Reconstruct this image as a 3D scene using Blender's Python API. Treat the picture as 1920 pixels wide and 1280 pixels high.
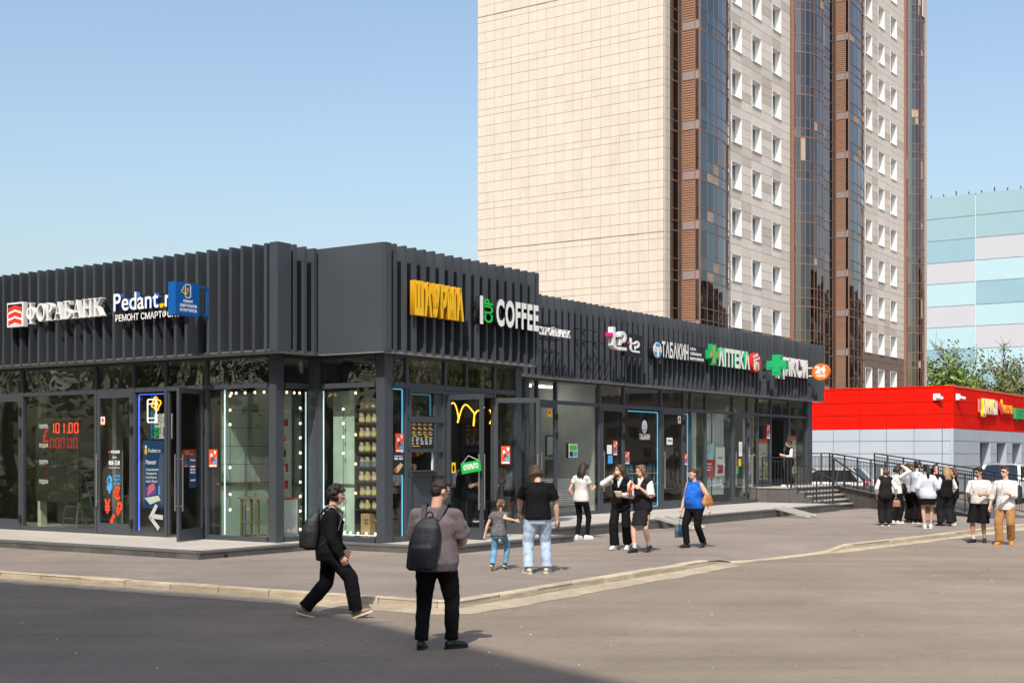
import bpy, math, random
import numpy as np
from mathutils import Vector, Matrix, Euler, noise
random.seed(7)
R = math.radians
V = Vector
C = bpy.context.scene
for o in list(bpy.data.objects):
    bpy.data.objects.remove(o)

# ---------------------------------------------------------------- camera, sky, sun, exposure
cam_d = bpy.data.cameras.new('camera')
cam = bpy.data.objects.new('camera', cam_d)
C.collection.objects.link(cam)
cam.location = (0, 0, 2.05)
cam.rotation_euler = (R(90), 0, 0)
cam_d.sensor_width = 36.0
cam_d.lens = 47.02
cam_d.shift_y = 0.1104
cam_d.clip_start = 0.1
cam_d.clip_end = 3000
C.camera = cam

SUN_EL, SUN_AZ = 50.0, 192.7          # the sun stands behind the camera, a little to the left
world = bpy.data.worlds.new('World')
C.world = world
world.use_nodes = True
wn = world.node_tree
wn.nodes.clear()
sky = wn.nodes.new('ShaderNodeTexSky')
sky.sky_type = 'NISHITA'
sky.sun_disc = False
sky.sun_elevation = R(SUN_EL)
sky.sun_rotation = R(SUN_AZ)
sky.altitude = 100
sky.air_density = 1.3
sky.dust_density = 3.5
sky.ozone_density = 1.6
bg = wn.nodes.new('ShaderNodeBackground')
bg.inputs[1].default_value = 0.14
wo = wn.nodes.new('ShaderNodeOutputWorld')
wn.links.new(sky.outputs[0], bg.inputs[0])
wn.links.new(bg.outputs[0], wo.inputs[0])

sun_d = bpy.data.lights.new('sun', 'SUN')
sun_d.energy = 3.85
sun_d.angle = R(0.53)
sun_d.color = (1.0, 0.93, 0.81)
sun = bpy.data.objects.new('sun', sun_d)
C.collection.objects.link(sun)
az = R(SUN_AZ)
to_sun = V((math.sin(az) * math.cos(R(SUN_EL)), math.cos(az) * math.cos(R(SUN_EL)), math.sin(R(SUN_EL))))
sun.rotation_euler = to_sun.to_track_quat('Z', 'Y').to_euler()
sun.location = (-20, -60, 80)

C.view_settings.view_transform = 'Standard'
C.view_settings.look = 'None'
C.view_settings.exposure = 0.45
C.view_settings.gamma = 1.0
C.view_settings.use_curve_mapping = False
C.render.engine = 'CYCLES'
C.cycles.transparent_max_bounces = 24
C.cycles.max_bounces = 8

# ---------------------------------------------------------------- materials
MATS = {}
def mat(name, col, rough=.55, metal=0.0, var=0.0, scale=4.0, bump=0.0, bscale=30.0, stretch=(1, 1, 1), rnd=0.0,
        spec=.5, emit=None, estr=0.0, col2=None, speck=0.0, sheen=0.0, coat=0.0, wear=0.0):
    """Principled surface with noise-varied colour, fine relief and, where asked, a small per-object tone shift."""
    if name in MATS: return MATS[name]
    m = bpy.data.materials.new(name); m.use_nodes = True
    n = m.node_tree.nodes; l = m.node_tree.links
    b = n['Principled BSDF']
    b.inputs['Roughness'].default_value = rough
    b.inputs['Metallic'].default_value = metal
    b.inputs['Specular IOR Level'].default_value = spec
    if coat: b.inputs['Coat Weight'].default_value = coat
    if sheen:
        b.inputs['Sheen Weight'].default_value = sheen
    tc = n.new('ShaderNodeNewGeometry'); mp = n.new('ShaderNodeMapping')
    mp.inputs['Scale'].default_value = stretch
    l.new(tc.outputs['Position'], mp.inputs[0])
    out = None
    rgb = n.new('ShaderNodeRGB'); rgb.outputs[0].default_value = (*col, 1); out = rgb.outputs[0]
    if var or col2:
        no = n.new('ShaderNodeTexNoise'); no.inputs['Scale'].default_value = scale
        no.inputs['Detail'].default_value = 6; no.inputs['Roughness'].default_value = .62
        l.new(mp.outputs[0], no.inputs['Vector'])
        ra = n.new('ShaderNodeMapRange'); ra.inputs[1].default_value = .3; ra.inputs[2].default_value = .7
        l.new(no.outputs[0], ra.inputs[0])
        mx = n.new('ShaderNodeMix'); mx.data_type = 'RGBA'
        a = tuple(max(0, c * (1 - var)) for c in col)
        c2 = col2 if col2 else tuple(min(1, c * (1 + var)) for c in col)
        mx.inputs[6].default_value = (*a, 1); mx.inputs[7].default_value = (*c2, 1)
        l.new(ra.outputs[0], mx.inputs[0]); out = mx.outputs[2]
    if wear:                       # broad patches, directional streaks and dark spots of old asphalt
        for sc, st_, lo, hi, a, b_ in ((.09, (1, 1, 1), .40, .62, 1-wear*.9, 1+wear*.5), (1.0, (.12, 1.3, 1), .35, .65, 1-wear*.6, 1+wear*.5), (2.6, (1, 1, 1), .62, .74, 1, 1-wear*1.3), (9.0, (1, 1, 1), .30, .70, 1-wear*.45, 1+wear*.45)):
            m2 = n.new('ShaderNodeMapping'); m2.inputs['Scale'].default_value = st_; m2.inputs['Rotation'].default_value = (0, 0, .35)
            l.new(tc.outputs['Position'], m2.inputs[0])
            n2 = n.new('ShaderNodeTexNoise'); n2.inputs['Scale'].default_value = sc; n2.inputs['Detail'].default_value = 5
            l.new(m2.outputs[0], n2.inputs['Vector'])
            r9 = n.new('ShaderNodeMapRange'); r9.inputs[1].default_value = lo; r9.inputs[2].default_value = hi; r9.inputs[3].default_value = a; r9.inputs[4].default_value = b_
            l.new(n2.outputs[0], r9.inputs[0])
            mu = n.new('ShaderNodeVectorMath'); mu.operation = 'SCALE'
            l.new(out, mu.inputs[0]); l.new(r9.outputs[0], mu.inputs['Scale']); out = mu.outputs[0]
    if speck:
        vo = n.new('ShaderNodeTexNoise'); vo.inputs['Scale'].default_value = 60; vo.inputs['Detail'].default_value = 3
        l.new(mp.outputs[0], vo.inputs['Vector'])
        r2 = n.new('ShaderNodeMapRange'); r2.inputs[1].default_value = .35; r2.inputs[2].default_value = .68
        r2.inputs[3].default_value = 1 - speck; r2.inputs[4].default_value = 1 + speck
        l.new(vo.outputs[0], r2.inputs[0])
        mu = n.new('ShaderNodeVectorMath'); mu.operation = 'SCALE'
        l.new(out, mu.inputs[0]); l.new(r2.outputs[0], mu.inputs['Scale']); out = mu.outputs[0]
    if rnd:
        oi = n.new('ShaderNodeObjectInfo')
        r3 = n.new('ShaderNodeMapRange'); r3.inputs[3].default_value = 1 - rnd; r3.inputs[4].default_value = 1 + rnd
        l.new(oi.outputs['Random'], r3.inputs[0])
        mu = n.new('ShaderNodeVectorMath'); mu.operation = 'SCALE'
        l.new(out, mu.inputs[0]); l.new(r3.outputs[0], mu.inputs['Scale']); out = mu.outputs[0]
    l.new(out, b.inputs['Base Color'])
    if bump:
        nb = n.new('ShaderNodeTexNoise'); nb.inputs['Scale'].default_value = bscale; nb.inputs['Detail'].default_value = 5
        l.new(mp.outputs[0], nb.inputs['Vector'])
        bp = n.new('ShaderNodeBump'); bp.inputs['Strength'].default_value = bump; bp.inputs['Distance'].default_value = .02
        l.new(nb.outputs[0], bp.inputs['Height']); l.new(bp.outputs[0], b.inputs['Normal'])
    if emit:
        b.inputs['Emission Color'].default_value = (*emit, 1); b.inputs['Emission Strength'].default_value = estr
    MATS[name] = m
    return m

def glass(name, tint=(.86, .9, .88), ior=1.7, wave=.0, rough=0.0, base=0.0, wscale=.7):
    """Window glass: tinted see-through mixed with a mirror layer by Fresnel, the mirror a little wavy as real panes are."""
    if name in MATS: return MATS[name]
    m = bpy.data.materials.new(name); m.use_nodes = True
    n = m.node_tree.nodes; l = m.node_tree.links; n.clear()
    o = n.new('ShaderNodeOutputMaterial')
    t = n.new('ShaderNodeBsdfTransparent'); t.inputs[0].default_value = (*tint, 1)
    g = n.new('ShaderNodeBsdfGlossy'); g.inputs['Roughness'].default_value = rough; g.inputs[0].default_value = (.95, .97, 1, 1)
    lw = n.new('ShaderNodeLayerWeight'); lw.inputs[0].default_value = .5     # Schlick reflectance, the same from both sides of a pane
    pw = n.new('ShaderNodeMath'); pw.operation = 'POWER'; pw.inputs[1].default_value = 5.0
    f = n.new('ShaderNodeMath'); f.operation = 'MULTIPLY_ADD'; f0 = ((ior-1)/(ior+1))**2
    f.inputs[1].default_value = 1-f0; f.inputs[2].default_value = f0
    l.new(lw.outputs['Facing'], pw.inputs[0]); l.new(pw.outputs[0], f.inputs[0])
    mx = n.new('ShaderNodeMixShader')
    src = f.outputs[0]
    if base:
        mr = n.new('ShaderNodeMath'); mr.operation = 'ADD'; mr.use_clamp = True; mr.inputs[1].default_value = base
        l.new(src, mr.inputs[0]); src = mr.outputs[0]
    l.new(src, mx.inputs[0]); l.new(t.outputs[0], mx.inputs[1]); l.new(g.outputs[0], mx.inputs[2])
    if wave:
        tc = n.new('ShaderNodeTexCoord')
        geo = n.new('ShaderNodeNewGeometry')
        nb = n.new('ShaderNodeTexNoise'); nb.inputs['Scale'].default_value = wscale; nb.inputs['Detail'].default_value = 1.5
        l.new(geo.outputs['Position'], nb.inputs['Vector'])
        bp = n.new('ShaderNodeBump'); bp.inputs['Strength'].default_value = wave; bp.inputs['Distance'].default_value = .1
        l.new(nb.outputs[0], bp.inputs['Height']); l.new(bp.outputs[0], g.inputs['Normal'])
    l.new(mx.outputs[0], o.inputs[0])
    MATS[name] = m
    return m

def lamp(name, col, s): return mat(name, col, rough=.4, emit=col, estr=s)

# ---------------------------------------------------------------- object helpers
def link(o, parent=None):
    C.collection.objects.link(o)
    if parent is not None: o.parent = parent
    return o
def tag(o, label=None, cat=None, group=None, kind=None):
    if label: o['label'] = label
    if cat: o['category'] = cat
    if group: o['group'] = group
    if kind: o['kind'] = kind
    return o
def empty(name, loc=(0, 0, 0), rz=0.0, label=None, cat=None, group=None, kind=None, parent=None):
    o = bpy.data.objects.new(name, None); link(o, parent)
    o.location = loc; o.rotation_euler = (0, 0, rz); o.empty_display_size = .2
    return tag(o, label, cat, group, kind)

UNIT = {}
def unit_box(m):
    if m.name not in UNIT:
        me = bpy.data.meshes.new('block_' + m.name)
        p = .5
        vs = [(-p,-p,-p),(p,-p,-p),(p,p,-p),(-p,p,-p),(-p,-p,p),(p,-p,p),(p,p,p),(-p,p,p)]
        fs = [(0,3,2,1),(4,5,6,7),(0,1,5,4),(1,2,6,5),(2,3,7,6),(3,0,4,7)]
        me.from_pydata(vs, [], fs); me.materials.append(m); UNIT[m.name] = me
    return UNIT[m.name]
def piece(name, m, c, s, parent=None, rot=None, label=None):
    o = bpy.data.objects.new(name, unit_box(m)); link(o, parent)
    o.location = c; o.scale = s
    if rot is not None: o.rotation_euler = rot
    if label: o['label'] = label
    return o
def slab(name, m, x0, x1, y0, y1, z0, z1, parent=None, label=None):
    return piece(name, m, ((x0+x1)/2, (y0+y1)/2, (z0+z1)/2), (abs(x1-x0), abs(y1-y0), abs(z1-z0)), parent, None, label)

class MB:
    def __init__(s): s.v = []; s.f = []; s.m = []
    def add(s, vs, fs, mi=0):
        k = len(s.v); s.v += [tuple(v) for v in vs]
        s.f += [tuple(i + k for i in f) for f in fs]; s.m += [mi] * len(fs); return s
    def box(s, x0, x1, y0, y1, z0, z1, mi=0):
        x0, x1 = min(x0, x1), max(x0, x1); y0, y1 = min(y0, y1), max(y0, y1); z0, z1 = min(z0, z1), max(z0, z1)
        return s.add([(x0,y0,z0),(x1,y0,z0),(x1,y1,z0),(x0,y1,z0),(x0,y0,z1),(x1,y0,z1),(x1,y1,z1),(x0,y1,z1)],
                     [(0,3,2,1),(4,5,6,7),(0,1,5,4),(1,2,6,5),(2,3,7,6),(3,0,4,7)], mi)
    def prism(s, poly, z0, z1, mi=0, axis='z'):
        a = sum(poly[i][0]*poly[(i+1)%len(poly)][1]-poly[(i+1)%len(poly)][0]*poly[i][1] for i in range(len(poly)))
        if a < 0: poly = poly[::-1]
        n = len(poly)
        f = {'z': lambda p, h: (p[0], p[1], h), 'x': lambda p, h: (h, p[0], p[1]), 'y': lambda p, h: (p[0], h, p[1])}[axis]
        vs = [f(p, z0) for p in poly] + [f(p, z1) for p in poly]
        fs = [tuple(range(n))[::-1], tuple(range(n, 2*n))] + [(i, (i+1) % n, n+(i+1) % n, n+i) for i in range(n)]
        if axis == 'y': fs = [t[::-1] for t in fs]
        return s.add(vs, fs, mi)
    def tube(s, p, q, r, n=8, r2=None, mi=0, cap=True):
        p, q = V(p), V(q); d = (q-p)
        if d.length < 1e-6: return s
        d.normalize(); u = d.orthogonal().normalized(); w = d.cross(u); r2 = r if r2 is None else r2
        vs = [p + (u*math.cos(2*math.pi*i/n) + w*math.sin(2*math.pi*i/n))*r for i in range(n)]
        vs += [q + (u*math.cos(2*math.pi*i/n) + w*math.sin(2*math.pi*i/n))*r2 for i in range(n)]
        fs = [(i, (i+1) % n, n+(i+1) % n, n+i) for i in range(n)]
        if cap: fs += [tuple(range(n))[::-1], tuple(range(n, 2*n))]
        return s.add(vs, fs, mi)
    def path(s, pts, r, n=6, mi=0):
        for a, b in zip(pts[:-1], pts[1:]): s.tube(a, b, r, n, mi=mi)
        return s
    def bar(s, p, q, w, h, mi=0, up=(0, 0, 1)):
        p, q = V(p), V(q); d = (q-p).normalized(); up = V(up)
        x = d.cross(up)
        x = x.normalized() if x.length > 1e-5 else d.orthogonal().normalized()
        y = x.cross(d).normalized()
        vs = [c + x*(sx*w/2) + y*(sy*h/2) for c in (p, q) for sx, sy in ((-1,-1),(1,-1),(1,1),(-1,1))]
        return s.add(vs, [(0,1,2,3)[::-1],(4,5,6,7)[::1],(0,1,5,4),(1,2,6,5),(2,3,7,6),(3,0,4,7)], mi)
    def ell(s, c, r, nu=10, nv=7, mi=0, M=None):
        c = V(c); vs = []; fs = []
        for j in range(nv+1):
            t = math.pi*j/nv
            for i in range(nu):
                a = 2*math.pi*i/nu
                p = V((r[0]*math.sin(t)*math.cos(a), r[1]*math.sin(t)*math.sin(a), -r[2]*math.cos(t)))
                vs.append(c + (M @ p if M else p))
        for j in range(nv):
            for i in range(nu):
                fs.append((j*nu+i, j*nu+(i+1) % nu, (j+1)*nu+(i+1) % nu, (j+1)*nu+i))
        return s.add(vs, fs, mi)
    def lathe(s, prof, c=(0, 0, 0), n=12, mi=0):
        vs = []; fs = []
        for r, z in prof:
            for i in range(n):
                a = 2*math.pi*i/n; vs.append((c[0]+r*math.cos(a), c[1]+r*math.sin(a), c[2]+z))
        for j in range(len(prof)-1):
            for i in range(n): fs.append((j*n+i, j*n+(i+1) % n, (j+1)*n+(i+1) % n, (j+1)*n+i))
        return s.add(vs, fs, mi)
    def build(s, name, mats, parent=None, loc=(0, 0, 0), rz=0.0, smooth=False, label=None, cat=None, group=None, kind=None, M=None):
        me = bpy.data.meshes.new(name)
        me.from_pydata(s.v, [], s.f)
        for m in (mats if isinstance(mats, (list, tuple)) else [mats]): me.materials.append(m)
        me.polygons.foreach_set('material_index', s.m)
        if smooth: me.polygons.foreach_set('use_smooth', [True]*len(s.f))
        me.update()
        o = bpy.data.objects.new(name, me); link(o, parent)
        if M is not None: o.matrix_local = M
        else: o.location = loc; o.rotation_euler = (0, 0, rz)
        return tag(o, label, cat, group, kind)

# frames: facades are planes x = const ('A', faces -x) or y = const ('B', faces -y) of a building's own axes
class Fac:
    def __init__(s, ax, plane): s.ax, s.p = ax, plane
    def pt(s, t, n, z): return V((s.p - n, t, z)) if s.ax == 'A' else V((t, s.p - n, z))
    def box(s, t0, t1, n0, n1):
        return (s.p-n1, s.p-n0, t0, t1) if s.ax == 'A' else (t0, t1, s.p-n1, s.p-n0)
    def M(s, t, n, z):
        r, u, w = (V((0,-1,0)), V((0,0,1)), V((-1,0,0))) if s.ax == 'A' else (V((1,0,0)), V((0,0,1)), V((0,-1,0)))
        m = Matrix((r, u, w)).transposed().to_4x4(); m.translation = s.pt(t, n, z); return m
    @property
    def dirn(s): return -1 if s.ax == 'A' else 1
def fslab(name, m, fac, t0, t1, n0, n1, z0, z1, parent, label=None):
    x0, x1, y0, y1 = fac.box(t0, t1, n0, n1)
    return slab(name, m, x0, x1, y0, y1, z0, z1, parent, label)

# ---------------------------------------------------------------- lettering
GLY = {}
def glyph(ch, bold, front, side):
    k = (ch, bold, front.name, side.name)
    if k not in GLY:
        cu = bpy.data.curves.new('glyph', 'FONT'); cu.body = ch; cu.extrude = .5; cu.offset = bold; cu.resolution_u = 4
        o = bpy.data.objects.new('glyph', cu)
        me = bpy.data.meshes.new_from_object(o)
        bpy.data.objects.remove(o); bpy.data.curves.remove(cu)
        me.materials.clear(); me.materials.append(front); me.materials.append(side)
        me.polygons.foreach_set('material_index', [0 if abs(p.normal.z) > .5 else 1 for p in me.polygons])
        xs = [v.co.x for v in me.vertices]
        x0 = min(xs)
        for v in me.vertices: v.co.x -= x0
        ys = [v.co.y for v in me.vertices]
        GLY[k] = (me, max(xs)-x0, min(ys), max(ys))
    return GLY[k]
CAP = .682
def letters(text, M, width, height, depth, front, side=None, bold=.02, gap=.09, parent=None, part='letter', squeeze=None):
    """Separate raised letters in a row: M gives the lower-left corner, reading axis, up axis and outward axis."""
    side = side or front; x = 0; items = []
    for ch in text:
        if ch == ' ': x += .28; continue
        me, w, _, _ = glyph(ch, bold, front, side)
        items.append((me, x)); x += w + gap
    sx = width / (x - gap); sy = height / CAP
    for me, px in items:
        o = bpy.data.objects.new(part, me); link(o, parent)
        o.matrix_local = M @ Matrix.Translation((px*sx, 0, depth/2)) @ Matrix.Diagonal((sx, sy, depth, 1))
def flat_text(text, M, height, m, parent, name='lettering', width=None, bold=.012, align='LEFT', depth=.003):
    cu = bpy.data.curves.new('print', 'FONT'); cu.body = text; cu.extrude = .5; cu.offset = bold; cu.resolution_u = 2; cu.align_x = align
    o = bpy.data.objects.new('print', cu); me = bpy.data.meshes.new_from_object(o)
    bpy.data.objects.remove(o); bpy.data.curves.remove(cu)
    me.materials.clear(); me.materials.append(m)
    s = height / CAP; sx = s
    if width:
        xs = [v.co.x for v in me.vertices]; sx = width / max(1e-3, max(xs)-min(xs))
    o = bpy.data.objects.new(name, me); link(o, parent)
    o.matrix_local = M @ Matrix.Translation((0, 0, depth/2)) @ Matrix.Diagonal((sx, s, depth, 1))
    return o
def shift(M, x, y, z=0.0): return M @ Matrix.Translation((x, y, z))
def plate(name, M, x0, x1, y0, y1, d, m, parent, label=None, z=0.0):
    """Rectangular piece lying on the plane of frame M, d thick."""
    o = bpy.data.objects.new(name, unit_box(m)); link(o, parent)
    o.matrix_local = M @ Matrix.Translation(((x0+x1)/2, (y0+y1)/2, z+d/2)) @ Matrix.Diagonal((x1-x0, y1-y0, d, 1))
    if label: o['label'] = label
    return o
def disc_poly(cx, cy, rx, ry, n=24, a0=0, a1=360):
    return [(cx+rx*math.cos(R(a0+(a1-a0)*i/n)), cy+ry*math.sin(R(a0+(a1-a0)*i/n))) for i in range(n if a1-a0 == 360 else n+1)]
def stroke(pts, w, closed=False):
    """Outline polygon quads of a thick line in a plane, as a list of 4-point polygons."""
    out = []
    seq = list(zip(pts[:-1], pts[1:])) + ([(pts[-1], pts[0])] if closed else [])
    for (ax, ay), (bx, by) in seq:
        dx, dy = bx-ax, by-ay; L = math.hypot(dx, dy) or 1; nx, ny = -dy/L*w/2, dx/L*w/2; ex, ey = dx/L*w*.3, dy/L*w*.3
        out.append([(ax-ex+nx, ay-ey+ny), (ax-ex-nx, ay-ey-ny), (bx+ex-nx, by+ey-ny), (bx+ex+nx, by+ey+ny)])
    return out
# ---------------------------------------------------------------- shared materials
ASPH = mat('asphalt', (.224, .185, .148), rough=.9, var=.10, scale=.35, bump=.35, bscale=160, col2=(.280, .230, .186), speck=.26, spec=.25, wear=.13)
PAVE = mat('pavement_asphalt', (.225, .190, .166), rough=.9, var=.10, scale=.6, bump=.3, bscale=150, col2=(.272, .230, .200), speck=.22, spec=.25, wear=.11)
KERB = mat('kerb_concrete', (.36, .285, .19), rough=.9, scale=3.0, bump=.6, bscale=22, stretch=(.6, .6, 9), rnd=.10, spec=.2, speck=.14, col2=(.56, .49, .38), wear=.10)
GRANITE = mat('dark_granite', (.085, .083, .080), rough=.6, var=.2, scale=3, rnd=.18, speck=.25, bump=.1)
PAVER = mat('light_granite', (.40, .375, .345), rough=.7, var=.08, scale=1.5, rnd=.06, speck=.12)
EDGE = mat('granite_edge', (.12, .115, .11), rough=.5, speck=.2)
ANTH = mat('anthracite_metal', (.045, .052, .063), rough=.42, var=.14, scale=1.6, stretch=(1, 1, .25), rnd=.08, spec=.5)
ANTH2 = mat('anthracite_panel', (.054, .063, .077), rough=.36, var=.10, scale=1.1, spec=.5, stretch=(1, 1, .4))
FRAME = mat('frame_grey', (.050, .058, .070), rough=.38, var=.04, scale=2)
DARK = mat('dark_void', (.012, .012, .013), rough=.8)
STEEL = mat('brushed_steel', (.62, .62, .60), rough=.28, metal=.9)
WHITE = mat('white_plastic', (.80, .80, .79), rough=.4)
WHITEP = mat('white_print', (.78, .78, .76), rough=.6)
BLACK = mat('black_plastic', (.012, .012, .014), rough=.4)
RED = mat('red_print', (.70, .035, .02), rough=.5)
ORANGE = mat('orange_print', (.80, .12, .02), rough=.5)
YELL = mat('yellow_acrylic', (.86, .50, .01), rough=.35)
SKYB = mat('sky_blue_print', (.06, .36, .72), rough=.5)
GREENP = mat('green_print', (.015, .40, .07), rough=.5)
SHOPG = glass('shop_glass', (.90, .925, .91), 1.55, wave=.09, base=.012)
SHOPGU = glass('upper_shop_glass', (.62, .64, .62), 1.8, wave=.55, base=.07, wscale=1.1)

# ---------------------------------------------------------------- ground
g = MB()
g.add([(-900, -900, 0), (900, -900, 0), (900, 1500, 0), (-900, 1500, 0)], [(0, 1, 2, 3)])
road = g.build('road', ASPH, kind='structure', label='grey brown asphalt road with faint cracks and small litter')
CRACK = mat('crack_dirt', (.10, .085, .075), rough=.95)
def crack(pts, w):
    m = MB(); rr = random.Random(len(pts)*7+int(pts[0][0]*10))
    P = []
    for (a, b) in zip(pts[:-1], pts[1:]):
        for k in range(10):
            t = k/10; P.append(V((a[0]+(b[0]-a[0])*t+rr.uniform(-.05, .05), a[1]+(b[1]-a[1])*t+rr.uniform(-.05, .05), .004)))
    for i in range(len(P)-1):
        d = (P[i+1]-P[i]).normalized(); n = V((-d.y, d.x, 0))*w*rr.uniform(.3, 1)/2
        m.add([P[i]-n, P[i+1]-n, P[i+1]+n, P[i]+n], [(0, 1, 2, 3)])
    m.build('crack', CRACK, road)
crack([(-4.2, 14.2), (-2.6, 15.6), (-1.3, 16.6), (0.2, 16.9), (1.4, 17.3)], .014)
crack([(-1.0, 14.4), (-.3, 15.3)], .011)
crack([(-.2, 16.9), (.1, 17.6), (-.2, 18.2)], .010)
crack([(.3, 15.0), (1.4, 15.3), (2.6, 15.0)], .009)
crack([(-3.2, 12.4), (-1.6, 12.0)], .010)
crack([(-6.5, 18.0), (-5.0, 17.2), (-3.6, 17.0)], .010)
crack([(1.0, 13.2), (2.2, 13.6), (3.4, 13.3), (4.3, 13.7)], .008)
crack([(3.0, 18.5), (4.2, 19.3), (5.6, 19.2), (6.6, 20.1)], .010)
crack([(7.5, 22.0), (8.6, 24.0), (8.4, 26.0)], .012)
crack([(5.0, 14.6), (6.2, 14.9), (7.4, 14.6)], .009)

KC = [(-22.0, 30.0), (-8.37, 21.88), (-.98, 17.50), (-.70, 17.52), (4.1, 25.08), (6.68, 27.94), (9.08, 30.79), (14.06, 36.72), (22, 46.2), (40, 67)]
def kerb_samples(step=.5):
    out = []
    for a, b in zip(KC[:-1], KC[1:]):
        L = math.hypot(b[0]-a[0], b[1]-a[1]); n = max(1, round(L/step))
        for i in range(n): out.append((a[0]+(b[0]-a[0])*i/n, a[1]+(b[1]-a[1])*i/n))
    out.append(KC[-1]); return out
def kerb_z(p):
    a, b = V((4.35, 25.4)), V((6.45, 27.7)); q = V(p[:2]); d = b-a
    t = max(0, min(1, (q-a).dot(d)/d.length_squared)); r = (q-(a+d*t)).length
    return .012 + .118*min(1, max(0, (r-.15)/.85))
ks = kerb_samples()
tot = [0]
for a, b in zip(ks[:-1], ks[1:]): tot.append(tot[-1]+math.hypot(b[0]-a[0], b[1]-a[1]))
spine = [(-24, 46), (-2, 34), (1.5, 34.2), (48, 92)]
def spine_at(t):
    sp = [0, .37, .42, 1]
    for i in range(3):
        if t <= sp[i+1]:
            u = (t-sp[i])/(sp[i+1]-sp[i]); return (spine[i][0]+(spine[i+1][0]-spine[i][0])*u, spine[i][1]+(spine[i+1][1]-spine[i][1])*u)
    return spine[-1]
tc = tot[min(range(len(ks)), key=lambda i: (ks[i][0]+.85)**2+(ks[i][1]-17.5)**2)]
m = MB(); vs = []; fs = []; cols = [.0, .02, .05, .1, .18, .3, .5, .75, 1]
for p, d in zip(ks, tot):
    u = .395*d/tc if d < tc else .395+(1-.395)*(d-tc)/(tot[-1]-tc)
    q = spine_at(u); kz = kerb_z(p); L = math.hypot(q[0]-p[0], q[1]-p[1])
    for c in cols:
        w = min(1, c*L/2.2); w = w*w*(3-2*w); vs.append((p[0]+(q[0]-p[0])*c, p[1]+(q[1]-p[1])*c, kz-.008+(.124-kz+.008)*w))
nc = len(cols)
for i in range(len(ks)-1):
    for j in range(nc-1): fs.append((i*nc+j, (i+1)*nc+j, (i+1)*nc+j+1, i*nc+j+1))
m.add(vs, fs)
pavement = m.build('pavement', PAVE, kind='structure', smooth=True, label='asphalt pavement in front of the shop pavilion')
# kerb stones, one by one
rk = random.Random(3)
def kerb_stones():
    for a, b in zip(KC[:-1], KC[1:]):
        A, B = V(a), V(b); L = (B-A).length
        if L < .4:
            n = 1
        else: n = max(1, round(L/1.0))
        d = (B-A).normalized(); nrm = V((-d.y, d.x))      # towards the pavement
        for i in range(n):
            p = A+d*(L*i/n+.008); q = A+d*(L*(i+1)/n-.008)
            if p.y > 60: return
            jz = rk.uniform(-.006, .006); jo = rk.uniform(-.008, .008); w = .17
            z0, z1 = kerb_z(p)+jz+.004, kerb_z(q)+jz+.004
            mm = MB(); c = .018
            vs = []
            for pt, z in ((p, z0), (q, z1)):
                zc = max(.002, z-c)
                for off, zz in ((-.02+jo, -.06), (jo, zc), (c+jo, z), (w+jo, z), (w+jo, -.06)):
                    r = pt+nrm*off; vs.append((r.x, r.y, zz))
            fs = [(4, 3, 2, 1, 0), (5, 6, 7, 8, 9)]
            fs += [(k, k+1, k+6, k+5) for k in range(4)]
            mm.add(vs, [f[::-1] for f in fs]); mm.build('kerb_stone', KERB, pavement)
kerb_stones()
GUT = mat('gutter_concrete', (.33, .27, .195), rough=.95, scale=1.6, col2=(.46, .39, .295), speck=.2, wear=.14, bump=.4, bscale=30)
def gutter():
    rg = random.Random(14); P = [(V(p[:2])) for p in kerb_samples(.35) if p[1] < 52]; vs = []; fs = []
    for i, p in enumerate(P):
        d = (P[min(i+1, len(P)-1)]-P[max(i-1, 0)]).normalized(); n = V((d.y, -d.x))
        low = kerb_z(p) < .06
        w = (.05 if low else .36 if p.y < 26 else .16)+rg.uniform(-.05, .07); h = .012 if low else .045
        for off, z in ((-.03, h), (w*.45, h*.6), (w, .004)): q = p+n*off; vs.append((q.x, q.y, z))
    for i in range(len(P)-1):
        for j in range(2): fs.append((i*3+j, i*3+j+1, (i+1)*3+j+1, (i+1)*3+j))
    MB().add(vs, fs).build('gutter_strip', GUT, pavement, smooth=True)
gutter()
m = MB(); rr = random.Random(5)
for i in range(260):
    d = rr.uniform(11.5, 36); x = rr.uniform(-.38, .38)*d
    s = rr.uniform(.006, .022)
    a = rr.uniform(0, 3.1)
    zb = .004
    c, sn = math.cos(a)*s, math.sin(a)*s
    m.add([(x-c, d-sn, zb), (x+sn*.6, d-c*.6, zb+.003), (x+c, d+sn, zb+.006), (x-sn*.6, d+c*.6, zb+.003)], [(0, 1, 2, 3)], i % 2)
m.build('litter', [mat('paper_scrap', (.7, .68, .62), rough=.9), mat('dark_grit', (.05, .045, .04), rough=.95)], kind='stuff', label='tiny scraps and grit scattered over the asphalt', cat='litter')

# ---------------------------------------------------------------- the apartment tower
TH = math.radians(55.9476)
TW = empty('apartment_tower', (8.864, 78.0, 0), TH, 'tall beige tiled apartment tower with brown glazed bays behind the shops', 'tower')
tiles = [mat('cream_tile_%s' % w, c, rough=.55, var=.045, scale=2.2, rnd=.022, bump=.06, bscale=3, stretch=(1, 1, .18)) for w, c in
         (('pale', (.525, .470, .408)), ('mid', (.51, .455, .394)), ('warm', (.53, .470, .402)))]
gre = [mat('grey_panel_%s' % w, c, rough=.6, var=.05, scale=1.2, rnd=.05) for w, c in
       (('pale', (.66, .605, .545)), ('mid', (.60, .545, .485)), ('taupe', (.51, .45, .395)))]
brn = mat('brown_granite_panel', (.20, .145, .12), rough=.5, var=.15, scale=1.5, rnd=.12)
CORE = mat('tower_core', (.18, .16, .14), rough=.8)
core = MB()
core.prism([(.06, .46), (46.6, .46), (46.6, 13.2), (.06, 13.2)], 0, 50)
core.build('wall', CORE, TW)
slab('roof', CORE, -.3, 47.0, -.4, 13.6, 50, 50.4, TW)
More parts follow.
